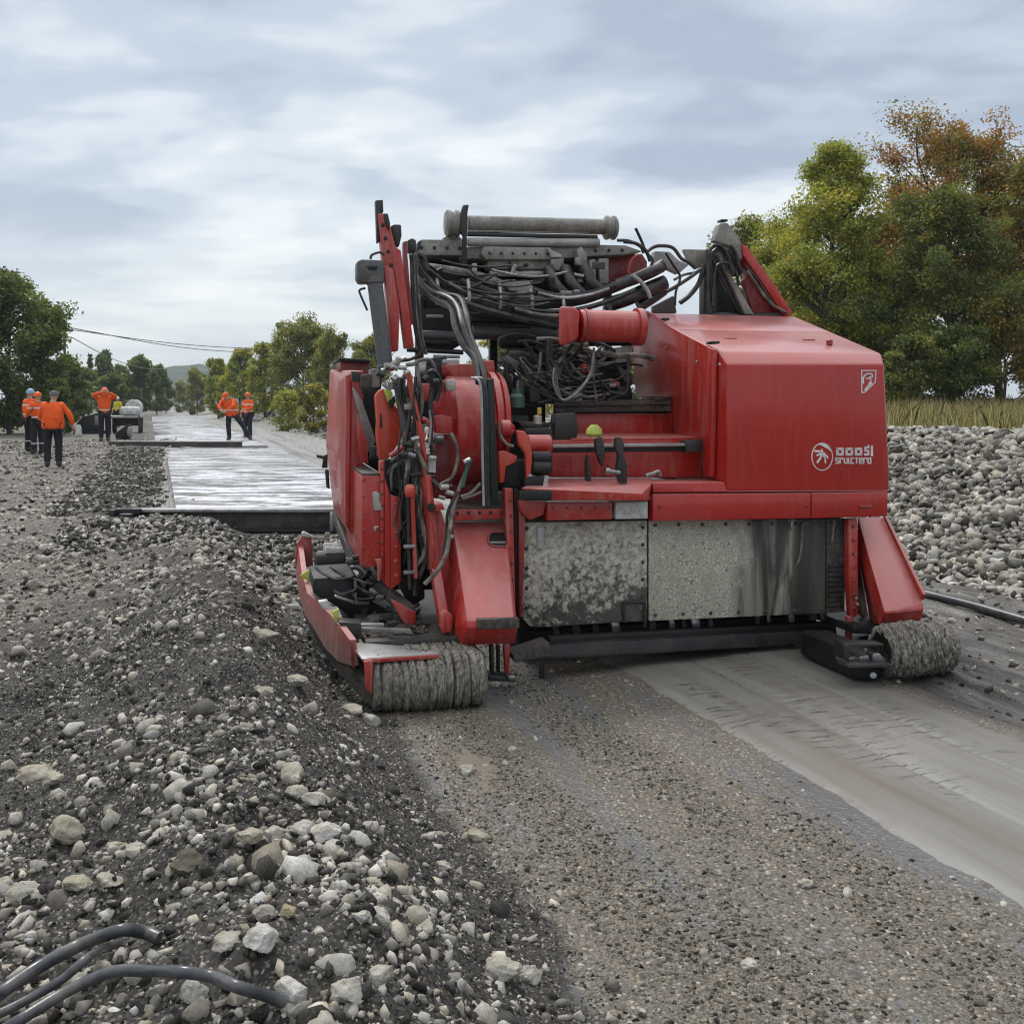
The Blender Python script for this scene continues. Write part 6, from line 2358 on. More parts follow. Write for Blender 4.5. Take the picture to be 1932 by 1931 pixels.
def make_people():
    b = NB('skin')
    M['skin'] = b.bsdf((.45, .27, .19), .55)
    b = NB('dark_boot')
    M['boot'] = b.bsdf(b.mix(b.noise(20), (.02, .018, .016), (.07, .06, .05)), .7)
    OR = (.88, .115, .012)
    jk = cloth('orange_hivis_jacket', OR, [(1.02, 1.06)])
    jk2 = cloth('orange_hivis_jacket_two_bands', OR, [(1.04, 1.08), (1.30, 1.34)])
    jk3 = cloth('orange_jacket_plain', OR)
    yl = cloth('yellow_hivis_vest', (.75, .62, .05), [(1.1, 1.14)])
    navy = cloth('navy_work_trousers', (.016, .018, .026))
    navy2 = cloth('dark_trousers_reflective', (.014, .015, .02), [(.30, .33)])
    orh = cloth('orange_helmet_shell', (.85, .13, .02), None, .4)
    blh = cloth('pale_blue_helmet_shell', (.28, .45, .62), None, .4)
    whh = cloth('white_helmet_shell', (.78, .78, .75), None, .4)
    gry = cloth('grey_knit_cap', (.16, .15, .15))

    def stand(px, py, hpx):
        p = ground_hit(px, py, 0, 8, .02, 70)
        Hm = hpx * p.y / F
        print('PERSON', px, py, 'Y %.1f' % p.y, 'H %.2f' % Hm, 'z %.2f' % p.z)
        return p, min(1.92, max(1.62, Hm))
    p, H = stand(100, 882, 147)
    make_person('worker in a bulky plain orange jacket seen from behind, arm held out, grey cap', p, rad(18), H,
                {'elr': (.36, -.03, 1.20), 'wrr': (.42, .02, .96), 'wrl': (-.20, .28, 1.16), 'ell': (-.28, .06, 1.16), 'hd': (.02, .03, 1.63)}, jk3, navy, gry, 'cap', 1.34)
    p, H = stand(56, 853, 120)
    make_person('worker in orange jacket and pale blue helmet at the far left of the group', p, rad(-35), H,
                {'wrr': (.14, .26, 1.10), 'elr': (.27, .08, 1.14)}, jk2, navy2, blh, 'helmet', .95)
    p, H = stand(72, 857, 118)
    make_person('worker in orange jacket and orange helmet half hidden by the bulky jacket', p, rad(60), H,
                {'wrl': (-.12, .30, 1.12), 'ell': (-.26, .10, 1.14)}, jk2, navy2, orh, 'helmet', 1.0)
    p, H = stand(197, 833, 111)
    make_person('worker in orange hood holding both arms up to the face beside the deck', p, rad(-150), H,
                {'ell': (-.34, .16, 1.46), 'wrl': (-.10, .24, 1.60), 'elr': (.38, .10, 1.50), 'wrr': (.12, .24, 1.62), 'knl': (-.1, .03, .5), 'knr': (.1, .03, .5), 'anl': (-.11, 0, .09), 'anr': (.10, 0, .09)}, jk, navy, orh, 'hood', 1.0)
    p, H = stand(222, 806, 76)
    make_person('worker in yellow vest and white helmet standing behind the deck edge', p, rad(160), 1.74, {}, yl, navy, whh, 'helmet', .95)
    p, H = stand(437, 833, 88)
    p.z = max(p.z, .272)
    make_person('worker in orange jacket bending forward with one leg stretched out, orange helmet', p, rad(170), 1.9,
                {'ch': (.02, .20, 1.28), 'sp': (0, .08, 1.12), 'nk': (.03, .30, 1.40), 'hd': (.03, .38, 1.50), 'look': (0, .85, -.5), 'shl': (-.17, .22, 1.36), 'shr': (.21, .22, 1.36),
                 'ell': (-.24, .40, 1.16), 'wrl': (-.08, .52, 1.04), 'elr': (.28, .40, 1.16), 'wrr': (.12, .54, 1.04), 'knl': (-.38, -.02, .54), 'anl': (-.62, -.10, .09), 'tol': (-.72, .0, .045), 'knr': (.08, .08, .5), 'anr': (.08, .0, .09), 'tor': (.10, .14, .045)}, jk, navy, orh, 'helmet', 1.32)
    p, H = stand(468, 828, 88)
    make_person('worker in orange jacket looking on just behind the bending worker', p, rad(150), H,
                {'wrl': (-.12, .26, 1.14), 'ell': (-.26, .08, 1.14)}, jk2, navy, orh, 'helmet', .95)


# ------------------------------------------------------------------ things on the site
def make_site():
    # boarded deck on the road base
    def deck(name, x00, x01, y0, x10, x11, y1, z0, z1, label):
        m = MB()
        o0 = Vector((x00, y0, 0))
        q0 = [Vector((x00, y0, z0)), Vector((x01, y0, z0)), Vector((x01, y0, z1)), Vector((x00, y0, z1))]
        q1 = [Vector((x10, y1, z0)), Vector((x11, y1, z0)), Vector((x11, y1, z1)), Vector((x10, y1, z1))]
        m.hexa([p - o0 for p in q0], [p - o0 for p in q1], .004)
        o = m.build(name, 'boards')
        o.location = o0
        tag(o, label, 'deck')
        return o
    deck('board_deck', -4.22, -1.30, 12.86, -10.35, -7.0, 30.6, .1, .285, 'near deck of wet white boards streaked with mud behind the steel beam')
    deck('board_deck', -11.1, -7.6, 31.9, -38, -33.5, 108, .1, .30, 'far deck of muddy wet boards running away beyond the cross beam')
    # front beam with an end bracket
    r = empty('steel_beam', at(420, 1000, 12.7))
    r.location.z = 0
    X0, X1 = at(214, 980, 12.7).x - r.location.x, at(640, 980, 12.7).x - r.location.x
    tag(r, 'long dark steel beam closing the front of the near board deck', 'beam')
    m = MB(); m.box((X0 + .2, -.06, .262), (X1, .12, .302), .005); m.build('top_flange', 'steel', r)
    m = MB(); m.box((X0 + .2, .02, .06), (X1, .05, .262), .003); m.build('web', 'dark_mud', r)
    m = MB(); m.box((X0 + .3, -.09, .02), (X1, .14, .06), .005); m.build('bottom_flange', 'black', r)
    m = MB()
    m.box((X0, -.16, .0), (X0 + .07, .12, .30), .01)
    m.box((X0 + .14, -.2, -.03), (X0 + .30, .05, .26), .02)
    m.box((X0, -.1, .24), (X0 + .36, .0, .31), .01)
    m.cyl((X0 + .22, -.26, .10), (X0 + .22, -.1, .10), .08, 14)
    m.build('end_bracket', 'black', r)
    m = MB(); m.box((X1 - .10, -.1, .03), (X1 - .06, .0, .27), .004); m.build('stiffener', 'steel', r)
    # cross beam
    a, b = at(206, 845, 31.2), at(456, 845, 31.2)
    r = empty('cross_beam', (a + b) / 2)
    r.location.z = .30
    tag(r, 'grey cross beam laid over the deck in front of the workers', 'beam')
    w = (b.x - a.x) / 2
    m = MB(); m.box((-w, -.08, .0), (w, .08, .14), .01); m.build('beam', 'dark_mud', r)
    m = MB(); m.box((-w, -.10, .14), (w, .10, .17), .005); m.build('flange', 'steel', r)
    # black bin with a wheel
    p = ground_hit(230, 829, 0, 20, .02, 60)
    r = empty('wheeled_bin', p)
    tag(r, 'black plastic bin with slanting back beside the deck', 'bin')
    k = p.y / F
    m = MB(); hull(m, [Vector((x * k, y, z * k)) for x, z in ((-13, 2), (6, 0), (10, 3), (-13, 12), (-2, 17), (10, 28), (12, 30)) for y in (0, .4)], .02); m.build('tub', 'black', r)
    m = MB(); m.lathe(Vector((11 * k, .1, 14 * k)), Vector((11 * k + .09, .1, 14 * k)), [(0, .17), (.02, .21), (.07, .21), (.09, .17)], 18); m.build('wheel', 'grey', r)
    # trailer with a white tank
    p = ground_hit(240, 817, 0, 25, .05, 80)
    Yt = 45
    r = empty('flat_trailer', (at(238, 790, Yt).x, Yt, h1(at(238, 790, Yt).x, Yt)), rad(15))
    tag(r, 'low grey trailer carrying the white tank', 'trailer')
    m = MB(); m.box((-.75, 0, .70), (.62, 2.2, .80), .02); m.build('bed', 'grey_light', r)
    for sx in (-.6, .5):
        m = MB(); m.cyl((sx - .08, 1.2, .32), (sx + .08, 1.2, .32), .32, 20); m.build('wheel', 'black', r)
    m = MB(); m.box((-.7, 1.1, .34), (.6, 1.3, .80), .01); m.build('axle', 'dark', r)
    m = MB(); m.box((-.7, .0, .0), (-.62, .1, .80), .01); m.box((.5, .0, .0), (.58, .1, .80), .01); m.build('leg', 'dark', r)
    tk = empty('white_tank', r.location + Vector((.05, .15, .805)), rad(15))
    tag(tk, 'white rounded tank on the grey trailer', 'tank')
    m = MB(); m.lathe((.10, .95, .36), (.10, .95, .36) and (.10, 1.95, .36), [(0, .30), (.06, .36), (.94, .36), (1.0, .30)], 24)
    m.box((-.40, .1, .0), (.48, .9, .40), .16); m.build('tank_shell', 'white_plate', tk)
    m = MB(); m.cyl((.1, .6, .40), (.1, .6, .47), .12, 14); m.build('lid', 'white_plate', tk)
    # dark generator left of the trailer
    g = ground_hit(165, 796, 0, 20, .05, 80)
    r = empty('generator', (at(165, 790, 44).x, 44, h1(at(165, 790, 44).x, 44)), rad(10))
    tag(r, 'dark generator set on skids in front of the hedge', 'generator')
    m = MB(); hull(m, [(-.5, 0, .15), (.5, 0, .15), (.5, .9, .15), (-.5, .9, .15), (-.2, 0, .75), (.5, 0, .95), (.5, .9, .95), (-.2, .9, .75), (-.5, .2, .45), (-.5, .8, .45)], .04); m.build('case', 'black', r)
    m = MB(); m.box((-.6, .1, 0), (.6, .2, .15), .01); m.box((-.6, .7, 0), (.6, .8, .15), .01); m.build('skid', 'dark', r)
    m = MB(); m.box((.3, -.012, .4), (.46, .0, .8), .004); m.build('vent', 'grey', r)
    r = bpy.data.objects.new('x', None)
    m = MB(); hull(m, [(-.12, -.1, 0), (.14, -.1, 0), (.12, .1, 0), (-.13, .1, 0), (-.1, -.08, .45), (.06, -.06, .5), (.1, .06, .42), (-.08, .08, .44)], .03)
    o = m.build('marker_stone', 'white_plate')
    x = at(148, 785, 40).x
    o.location = (x, 40, h1(x, 40))
    tag(o, 'pale square marker stone left of the dark generator', 'marker stone')
    # splinter of white wood
    m = MB()
    a, b = ground_hit(398, 1006, .02), None
    b = a + Vector((.07, .02, .13))
    m.beam(a, b, .035, .012)
    o = m.build('wood_splinter', 'white_plate')
    tag(o, 'white splinter of board sticking up in front of the steel beam', 'splinter')
    # pipe on the mud
    pts = []
    for t in np.linspace(6.9, 2.6, 12):
        x, y = road_xy(4.66 + .02 * math.sin(t * 2), t)
        pts.append((x, y, h1(x, y) + .03))
    zs = [max(p[2] for p in pts[max(0, i - 1):i + 2]) for i in range(len(pts))]
    m = MB(); m.tube([(p[0], p[1], z) for p, z in zip(pts, zs)], .033, 10, 6)
    o = m.build('black_pipe', 'site_hose')
    tag(o, 'black pipe lying along the mud at the foot of the rock bank', 'pipe')
    # hoses in the foreground
    H7 = Z_(0, 980.7, .4998)
    for pts, r, lab in (([(-260, 1930), (-120, 1860), (0, 1788), (150, 1690), (300, 1605), (450, 1562), (540, 1560), (600, 1578)], .0150, 'thick black hose arching highest, its end buried in the stones'),
                        ([(-240, 1990), (-120, 1930), (0, 1866), (130, 1800), (240, 1730), (330, 1655), (400, 1615), (450, 1600)], .0095, 'thin black hose lying under the thick arched hose'),
                        ([(-160, 2030), (0, 1935), (80, 1893), (250, 1790), (420, 1722), (560, 1705), (680, 1708), (800, 1730), (900, 1765), (1000, 1800), (1070, 1835)], .0118, 'lower black hose curving right towards the white block')):
        W = []
        n = len(pts)
        for i, q in enumerate(pts):
            e = min(1.0, (n - 1 - i) / 2.0)
            W.append(ground_hit(*H7(*q), off=.012 + .05 * e, y0=.8))
        m = MB(); m.tube(W, r, 14, 10)
        o = m.build('hose', 'site_hose')
        tag(o, lab, 'hose', 'black hoses in the foreground')
    # puddle of slurry on the road
    bpts = [(838, 1418), (880, 1424), (912, 1440), (922, 1470), (905, 1492), (880, 1476), (850, 1446)]
    poly = []
    for q in bpts:
        p = ground_hit(*q, off=0)
        poly.append((p.x + (p.x + .30) * .25, p.y + (p.y - 4.4) * .15, 0.0035))
    poly = spline(poly + [poly[0]], 9)[:-1]
    rp = random.Random(4)
    cx_, cy_ = sum(p.x for p in poly) / len(poly), sum(p.y for p in poly) / len(poly)
    poly = [Vector((cx_ + (p.x - cx_) * k_, cy_ + (p.y - cy_) * k_, p.z)) for p in poly for k_ in [rp.uniform(.62, 1.12)]]
    me = bpy.data.meshes.new('puddle')
    me.from_pydata([tuple(p) for p in poly], [], [list(range(len(poly)))])
    b = NB('slurry')
    n = b.noise(14, 4, .6)
    mt = b.bsdf(b.mix(n, (.17, .148, .115), (.25, .22, .175)), .25, 0, .5)
    tag(link_mesh('puddle', me, mt), kind='structure')
# ------------------------------------------------------------------ trees, grass, hill, lines
def plant_materials():
    b = NB('leaf_from_tint')
    t = b.attr('col')
    d = b.node('ShaderNodeBsdfDiffuse')
    b.put(d.inputs[0], t)
    tr = b.node('ShaderNodeBsdfTranslucent')
    b.put(tr.inputs[0], b.mix(1, t, (1.3, 1.3, .65), 'MULTIPLY'))
    g = b.node('ShaderNodeBsdfGlossy')
    g.inputs['Roughness'].default_value = .45
    g.inputs['Color'].default_value = (.9, .9, .9, 1)
    m1 = b.node('ShaderNodeMixShader')
    m1.inputs[0].default_value = .35
    b.t.links.new(d.outputs[0], m1.inputs[1])
    b.t.links.new(tr.outputs[0], m1.inputs[2])
    m2 = b.node('ShaderNodeMixShader')
    m2.inputs[0].default_value = .035
    b.t.links.new(m1.outputs[0], m2.inputs[1])
    b.t.links.new(g.outputs[0], m2.inputs[2])
    b.t.links.new(m2.outputs[0], b.out.inputs[0])
    M['leaf'] = b.m
    b = NB('bark')
    n = b.noise(6, 5, .7, b.mapping(b.coord(), (4, 4, .6)))
    M['bark'] = b.bsdf(b.mix(n, (.03, .026, .022), (.13, .115, .10)), .9, 0, .2, b.bump(n, .6, .03))


PAL = {
    'lime': [((0.345, 0.359, 0.062), 3), ((0.256, 0.289, 0.062), 3), ((0.434, 0.384, 0.074), 2), ((0.166, 0.198, 0.052), 2)],
    'russet': [((0.370, 0.183, 0.053), 3), ((0.281, 0.161, 0.055), 3), ((0.314, 0.235, 0.066), 2), ((0.168, 0.161, 0.053), 2)],
    'dark': [((0.118, 0.146, 0.043), 4), ((0.172, 0.198, 0.050), 3), ((0.085, 0.101, 0.031), 3), ((0.262, 0.251, 0.054), 1)],
    'amber': [((0.302, 0.209, 0.047), 3), ((0.213, 0.190, 0.047), 3), ((0.121, 0.140, 0.041), 3), ((0.363, 0.217, 0.050), 1)],
    'olive': [((0.235, 0.242, 0.075), 3), ((0.165, 0.187, 0.061), 3), ((0.318, 0.304, 0.084), 2)],
    'deep': [((0.084, 0.119, 0.035), 4), ((0.127, 0.168, 0.045), 3), ((0.180, 0.211, 0.057), 1.5)],
    'yellow': [((0.351, 0.305, 0.062), 3), ((0.247, 0.234, 0.056), 3), ((0.143, 0.156, 0.044), 2)],
}


def leaves_mesh(name, pos, size, col, rng, up=.55):
    n = len(pos)
    nr = rng.normal(0, 1, (n, 3))
    nr[:, 2] += up * 2
    nr /= np.linalg.norm(nr, axis=1)[:, None]
    a = rng.normal(0, 1, (n, 3))
    a -= nr * (a * nr).sum(1)[:, None]
    a /= np.linalg.norm(a, axis=1)[:, None]
    b = np.cross(nr, a)
    l = size[:, None]
    fold = nr * l * .16
    V = np.stack([pos - a * l * .55, pos - b * l * .34 + fold, pos + a * l * .6, pos + b * l * .34 + fold], 1).reshape(-1, 3)
    T = np.arange(4 * n).reshape(n, 4)
    me = tri_mesh(name, V, T, np.repeat(col, 4, 0))
    return me


def profile_round(f):
    return max(.12, math.sin(math.pi * min(1, .12 + f * .86)) ** .7)


def profile_tall(f):
    return max(.15, (1 - f) ** .55 * min(1, .55 + f * 1.8))


def make_tree(name, label, x, y, H, R, pal, n_leaf, leaf, seed, start=.18, shape='round', limbs=20, subs=4, clump=.24, trunk_r=None, top_pal=None, group=None, cat='tree', lean=0.0, zbase=None, gappy=0.0):
    rng = np.random.default_rng(seed)
    rd_ = random.Random(seed)
    z0 = h1(x, y) - .05 if zbase is None else zbase
    root = empty(name, (x, y, z0), rd_.uniform(0, 6.28))
    tag(root, label, cat, group)
    prof = profile_round if shape == 'round' else profile_tall
    wood = MB()
    tr0 = trunk_r or H * .017
    tp = [Vector((0, 0, 0))]
    for k in range(1, 7):
        f = k / 6
        tp.append(Vector((rd_.gauss(0, .02) * H * f + lean * f * f, rd_.gauss(0, .02) * H * f, H * .93 * f)))
    wood.tube(tp, tr0, 7, 3, tr0 * .14)
    T = spline(tp, 6)
    cl = []
    for i in range(limbs):
        f = start + (1 - start) * ((i + rd_.random() * .8) / limbs) * .98
        k = f * .98 * (len(T) - 1)
        i0 = int(k)
        p = T[i0].lerp(T[min(i0 + 1, len(T) - 1)], k - i0)
        fc = (f - start) / (1 - start)
        ln = R * prof(fc) * rd_.uniform(.65, 1.12)
        az = i * 2.39996 + rd_.uniform(-.5, .5)
        el = rd_.uniform(.15, .6) + fc * .55
        d = Vector((math.cos(az) * math.cos(el), math.sin(az) * math.cos(el), math.sin(el)))
        pts = [p]
        for s_ in range(1, 4):
            q = p + d * ln * s_ / 3 + Vector((rd_.gauss(0, .06), rd_.gauss(0, .06), rd_.gauss(0, .05) + .02 * s_)) * ln
            pts.append(q)
        r0 = tr0 * (.55 - .35 * fc)
        wood.tube(pts, max(.012, r0), 5, 3, max(.006, r0 * .2))
        Lp = spline(pts, 5)
        cl.append((pts[-1], 1.0))
        cl.append((pts[2], .8))
        for j in range(subs):
            t = rd_.uniform(.35, 1.0)
            b0 = Lp[int(t * (len(Lp) - 1))]
            d2 = (d + Vector((rd_.gauss(0, .7), rd_.gauss(0, .7), rd_.gauss(.12, .45)))).normalized()
            l2 = ln * rd_.uniform(.25, .5)
            b1 = b0 + d2 * l2 * .5 + Vector((0, 0, .02))
            b2 = b0 + d2 * l2 + Vector((0, 0, rd_.uniform(-.05, .1) * l2))
            wood.tube([b0, b1, b2], max(.008, r0 * .35), 4, 2, .004)
            cl.append((b2, .9))
            if rd_.random() < .6:
                cl.append((b1, .6))
    cl.append((T[-1], .8))
    C_ = np.array([c[0][:] for c in cl])
    n = len(C_)
    W = np.array([c[1] for c in cl]) * rng.uniform(1 - gappy, 1.3, n).clip(.05)
    pick = rng.choice(n, n_leaf, p=W / W.sum())
    rc = R * clump * rng.uniform(.55, 1.25, n)
    g = rng.normal(0, 1, (n_leaf, 3))
    g /= np.linalg.norm(g, axis=1)[:, None]
    rad_ = rng.random(n_leaf) ** .5
    pos = C_[pick] + g * (rc[pick] * rad_)[:, None] * np.array([1.1, 1.1, .8])
    P1 = PAL[pal]
    P2 = PAL[top_pal] if top_pal else P1

    def pc(Pq, m):
        w = np.array([q[1] for q in Pq], float)
        return np.array([q[0] for q in Pq])[rng.choice(len(Pq), m, p=w / w.sum())]
    topm = rng.random(n) < np.clip((C_[:, 2] / H - .45) * 3, 0, 1)
    cc = np.where(topm[:, None], pc(P2, n), pc(P1, n))
    col = cc[pick] * rng.uniform(.65, 1.4, n_leaf)[:, None] * (1 + rng.normal(0, .07, (n_leaf, 3)))
    size = leaf * rng.uniform(.6, 1.35, n_leaf)
    wood.build('trunk', 'bark', root)
    pos[:, 2] = np.maximum(pos[:, 2], .1)
    link_mesh('crown', leaves_mesh('crown', pos, size, np.clip(col, .01, .6), rng), M['leaf'], root)
    return root


def copy_tree(o, loc, rz, sc_, label):
    c = o.copy()
    COL.objects.link(c)
    c.location = loc
    c.rotation_euler = (0, 0, rz)
    c.scale = sc_
    c['label'] = label
    for ch in list(o.children):
        d = ch.copy()
        COL.objects.link(d)
        d.parent = c
    return c


def tree_px(name, label, px, top, Y, wpx, pal, n, leaf, seed, **kw):
    x = (px - CX) * Y / F
    z0 = h1(x, Y) - .05
    H = CAM_H - (top - HY) * Y / F - z0
    R = wpx * Y / F / 2
    return make_tree(name, label, x, Y, H, R, pal, n, leaf, seed, zbase=z0, **kw)


def grass(name, label, sx, sy, n, hr, cols, rng, wid, mask=None):
    x = rng.uniform(*sx, n)
    y = rng.uniform(*sy, n)
    k = in_view(x, y, .25, 1.5)
    x, y = x[k], y[k]
    if mask is not None:
        k = rng.random(len(x)) < mask(x, y)
        x, y = x[k], y[k]
    m = len(x)
    z = height(x, y)
    hh = rng.uniform(*hr, m) * (.25 + 2.0 * np.clip(fbm(x * .6, y * .6, 4, 91, .65) + .42, 0, 1))
    a = rng.uniform(0, 6.28, m)
    w = wid * rng.uniform(.6, 1.4, m) * (y / 20).clip(.6, 4)
    dx, dy = np.cos(a) * w, np.sin(a) * w
    lx, ly = rng.normal(0, .28, m) * hh, rng.normal(0, .28, m) * hh
    b0 = np.stack([x - dx, y - dy, z - .03], -1)
    b1 = np.stack([x + dx, y + dy, z - .03], -1)
    m1 = np.stack([x + dx * .7 + lx * .4, y + dy * .7 + ly * .4, z + hh * .6], -1)
    m0 = np.stack([x - dx * .7 + lx * .4, y - dy * .7 + ly * .4, z + hh * .6], -1)
    tp = np.stack([x + lx, y + ly, z + hh], -1)
    V = np.stack([b0, b1, m1, tp, m0], 1).reshape(-1, 3)
    T = np.arange(5 * m).reshape(m, 5)
    c = np.array(cols)[rng.integers(0, len(cols), m)] * rng.uniform(.6, 1.35, m)[:, None]
    o = link_mesh(name, tri_mesh(name, V, T, np.repeat(c, 5, 0)), M['leaf'])
    tag(o, label, 'grass', kind='stuff')


def make_plants():
    plant_materials()
    rng = np.random.default_rng(77)
    g = 'trees on the right behind the rock bank'
    tree_px('tree', 'tall yellow green tree with open crown right of the machine tower', 1562, 238, 29, 285, 'lime', 60000, .082, 1, start=.14, shape='tall', limbs=40, subs=7, clump=.20, gappy=.7, group=g, trunk_r=.15, lean=.55)
    tree_px('tree', 'full yellow green tree just right of the machine tower', 1490, 415, 34, 230, 'lime', 40000, .085, 51, start=.08, limbs=34, subs=6, clump=.24, gappy=.5, group=g)
    tree_px('tree', 'leafy tree filling between the tall yellow green and the russet tree', 1668, 395, 33, 190, 'olive', 26000, .105, 52, start=.06, limbs=30, subs=6, clump=.25, gappy=.5, group=g)
    tree_px('tree', 'rusty leaved tree between russet tree and right edge', 1885, 300, 32, 230, 'amber', 28000, .105, 53, start=.12, limbs=32, subs=6, clump=.23, gappy=.6, group=g)
    tree_px('tree', 'rust tinted tree left of the russet one', 1705, 330, 34, 170, 'russet', 17000, .11, 54, start=.14, limbs=26, subs=5, clump=.24, gappy=.6, group=g)
    tree_px('tree', 'tallest russet brown tree with bare branches showing', 1785, 248, 31, 330, 'russet', 36000, .088, 2, start=.34, limbs=30, subs=6, clump=.19, gappy=.8, group=g, trunk_r=.16, lean=.4)
    tree_px('tree', 'dense dark green tree in front of the russet tree', 1790, 352, 26.5, 270, 'dark', 60000, .072, 3, start=.06, limbs=36, subs=7, clump=.20, gappy=.4, group=g)
    tree_px('tree', 'amber and green tree at the right edge', 1975, 262, 28.5, 280, 'amber', 44000, .078, 4, start=.08, shape='tall', limbs=30, subs=5, clump=.25, gappy=.5, group=g)
    tree_px('tree', 'small olive tree half hidden by the machine tower', 1400, 398, 36, 180, 'olive', 15000, .11, 5, start=.12, limbs=20, subs=4, clump=.27, gappy=.6, group=g)
    tree_px('tree', 'dark leafy tree low behind the right end of the hood', 1655, 520, 30, 230, 'dark', 22000, .10, 6, start=.03, limbs=24, subs=5, clump=.27, gappy=.4, group=g)
    tree_px('tree', 'olive tree standing low behind the hood', 1520, 560, 33, 210, 'olive', 16000, .11, 16, start=.03, limbs=24, subs=5, clump=.27, gappy=.4, group=g)
    for i, (px, top, w, pal, lab) in enumerate(((1715, 640, 110, 'dark', 'dark bush right beside the hood'), (1800, 620, 130, 'deep', 'deep green bush below the dense dark tree'),
                                                (1895, 560, 150, 'amber', 'amber bush under the tree at the right edge'), (1690, 690, 90, 'olive', 'low olive bush at the grass edge near the hood'), (1990, 640, 130, 'olive', 'olive bush cut by the right edge'))):
        tree_px('bush', lab, px, top, 24.5 + .4 * i, w, pal, 9000, .075, 30 + i, start=.03, limbs=16, subs=4, clump=.32, group='bushes below the right trees', cat='bush')
    g = 'trees on the left'
    tree_px('tree', 'big dark tree at the left edge', 18, 512, 45, 190, 'deep', 30000, .15, 7, start=.04, limbs=28, subs=5, clump=.27, group=g)
    tree_px('tree', 'dark tree with ragged top right of the big left tree', 82, 556, 47, 105, 'deep', 17000, .14, 8, start=.04, limbs=26, subs=5, clump=.27, group=g)
    tree_px('tree', 'dark tree cut by the left edge behind the workers', -70, 505, 44, 180, 'deep', 16000, .16, 9, start=.04, limbs=24, subs=4, clump=.28, group=g)
    tree_px('tree', 'small dark tree ending the left clump by the power pole', 128, 668, 56, 66, 'deep', 9000, .16, 10, start=.03, limbs=20, subs=4, clump=.3, group=g)
    g = 'distant trees left of the road'
    base = tree_px('tree', 'distant round tree right of the left clump', 158, 694, 100, 62, 'deep', 7000, .27, 11, start=.03, limbs=18, subs=4, clump=.3, group=g)
    con = tree_px('tree', 'distant narrow pointed tree among round ones', 168, 662, 108, 20, 'deep', 3500, .25, 12, start=.05, shape='tall', limbs=18, subs=3, clump=.35, group=g)

    def cp(o, px, top, Y, w, lab, px0, top0, Y0, w0):
        x = (px - CX) * Y / F
        z0 = h1(x, Y) - .05
        H = CAM_H - (top - HY) * Y / F - z0
        x0 = (px0 - CX) * Y0 / F
        H0 = CAM_H - (top0 - HY) * Y0 / F - (h1(x0, Y0) - .05)
        k = w * Y / (w0 * Y0)
        return copy_tree(o, (x, Y, z0), px * .7, (k, k, H / H0), lab)
    for px, top, Y, w, lab in ((196, 664, 112, 56, 'distant tree with forked top in the left row'), (228, 690, 116, 48, 'lower distant tree between forked and broad trees'), (262, 672, 110, 62, 'broad distant tree behind the white tank'),
                               (296, 690, 125, 50, 'distant tree ending the left row beside the road'), (313, 716, 150, 36, 'small far tree at the vanishing point'), (208, 705, 96, 60, 'low distant shrub tree behind the yellow vest'), (140, 712, 84, 60, 'low distant shrub tree behind the generator')):
        cp(base, px, top, Y, w, lab, 158, 694, 100, 62)
    g = 'trees beyond the rock bank in the distance'
    b2 = tree_px('tree', 'tallest rounded green tree left of the machine', 572, 608, 72, 122, 'olive', 22000, .17, 13, start=.03, limbs=24, subs=5, clump=.27, group=g)
    b3 = tree_px('tree', 'yellowish green tree in the middle of the distant row', 500, 642, 80, 80, 'lime', 15000, .18, 14, start=.03, limbs=22, subs=4, clump=.28, group=g)
    for o, px, top, Y, w, lab, src in ((b2, 626, 630, 66, 74, 'green tree next to the red guard panel of the machine', (572, 608, 72, 122)), (b3, 452, 652, 88, 66, 'yellow green tree, second from the road in the distant row', (500, 642, 80, 80)),
                                       (b3, 412, 672, 98, 56, 'pale distant tree nearest the road on its right side', (500, 642, 80, 80)), (b2, 534, 640, 76, 62, 'dark gap tree between the rounded and the yellowish tree', (572, 608, 72, 122)),
                                       (b2, 372, 700, 130, 48, 'far small tree where the right row begins', (572, 608, 72, 122)), (b2, 345, 722, 165, 40, 'tiny far tree at the end of the road', (572, 608, 72, 122)),
                                       (b2, 700, 636, 62, 90, 'tree showing between the mast and the guard panel', (572, 608, 72, 122)), (b3, 960, 632, 58, 130, 'tree seen through the machine above the engine', (500, 642, 80, 80)),
                                       (b2, 1070, 640, 60, 120, 'tree seen through the machine near the air intake', (572, 608, 72, 122)), (b2, 1215, 640, 58, 130, 'tree hidden behind the hood and hoses', (572, 608, 72, 122))):
        c = cp(o, px, top, Y, w, lab, *src)
        c['group'] = g
    tree_px('bush', 'bright yellow bush at the meadow edge left of the machine', 592, 722, 50, 56, 'yellow', 5000, .12, 41, start=.03, limbs=16, subs=4, clump=.32, cat='bush')
    tree_px('bush', 'low pale bush beside the bright yellow bush', 545, 748, 54, 70, 'lime', 3500, .12, 42, start=.03, limbs=14, subs=3, clump=.34, cat='bush')
    tree_px('bush', 'sunken green bush at the far left behind the tall grass', 110, 716, 43, 70, 'deep', 6000, .12, 43, start=.03, limbs=14, subs=4, clump=.34, cat='bush')
    straw = [(.10, .12, .045), (.14, .15, .06), (.40, .32, .18), (.29, .235, .125), (.50, .41, .25), (.16, .15, .07), (.24, .20, .11), (.36, .30, .18)]

    def mright(x, y):
        s, t = road_st(x, y)
        return sst(s + .9 * fbm(t * .8, s * .8, 3, 46), 8.0, 9.0) * (1 - sst(s, 20, 24)) * np.clip(.30 + 3.2 * fbm(s * .9, t * .9, 4, 93, .6), .06, 1)
    grass('meadow_grass', 'dry straw coloured grass growing on top of the rock bank', (2, 22), (9, 32), 170000, (.05, .40), straw, rng, .006, mright)
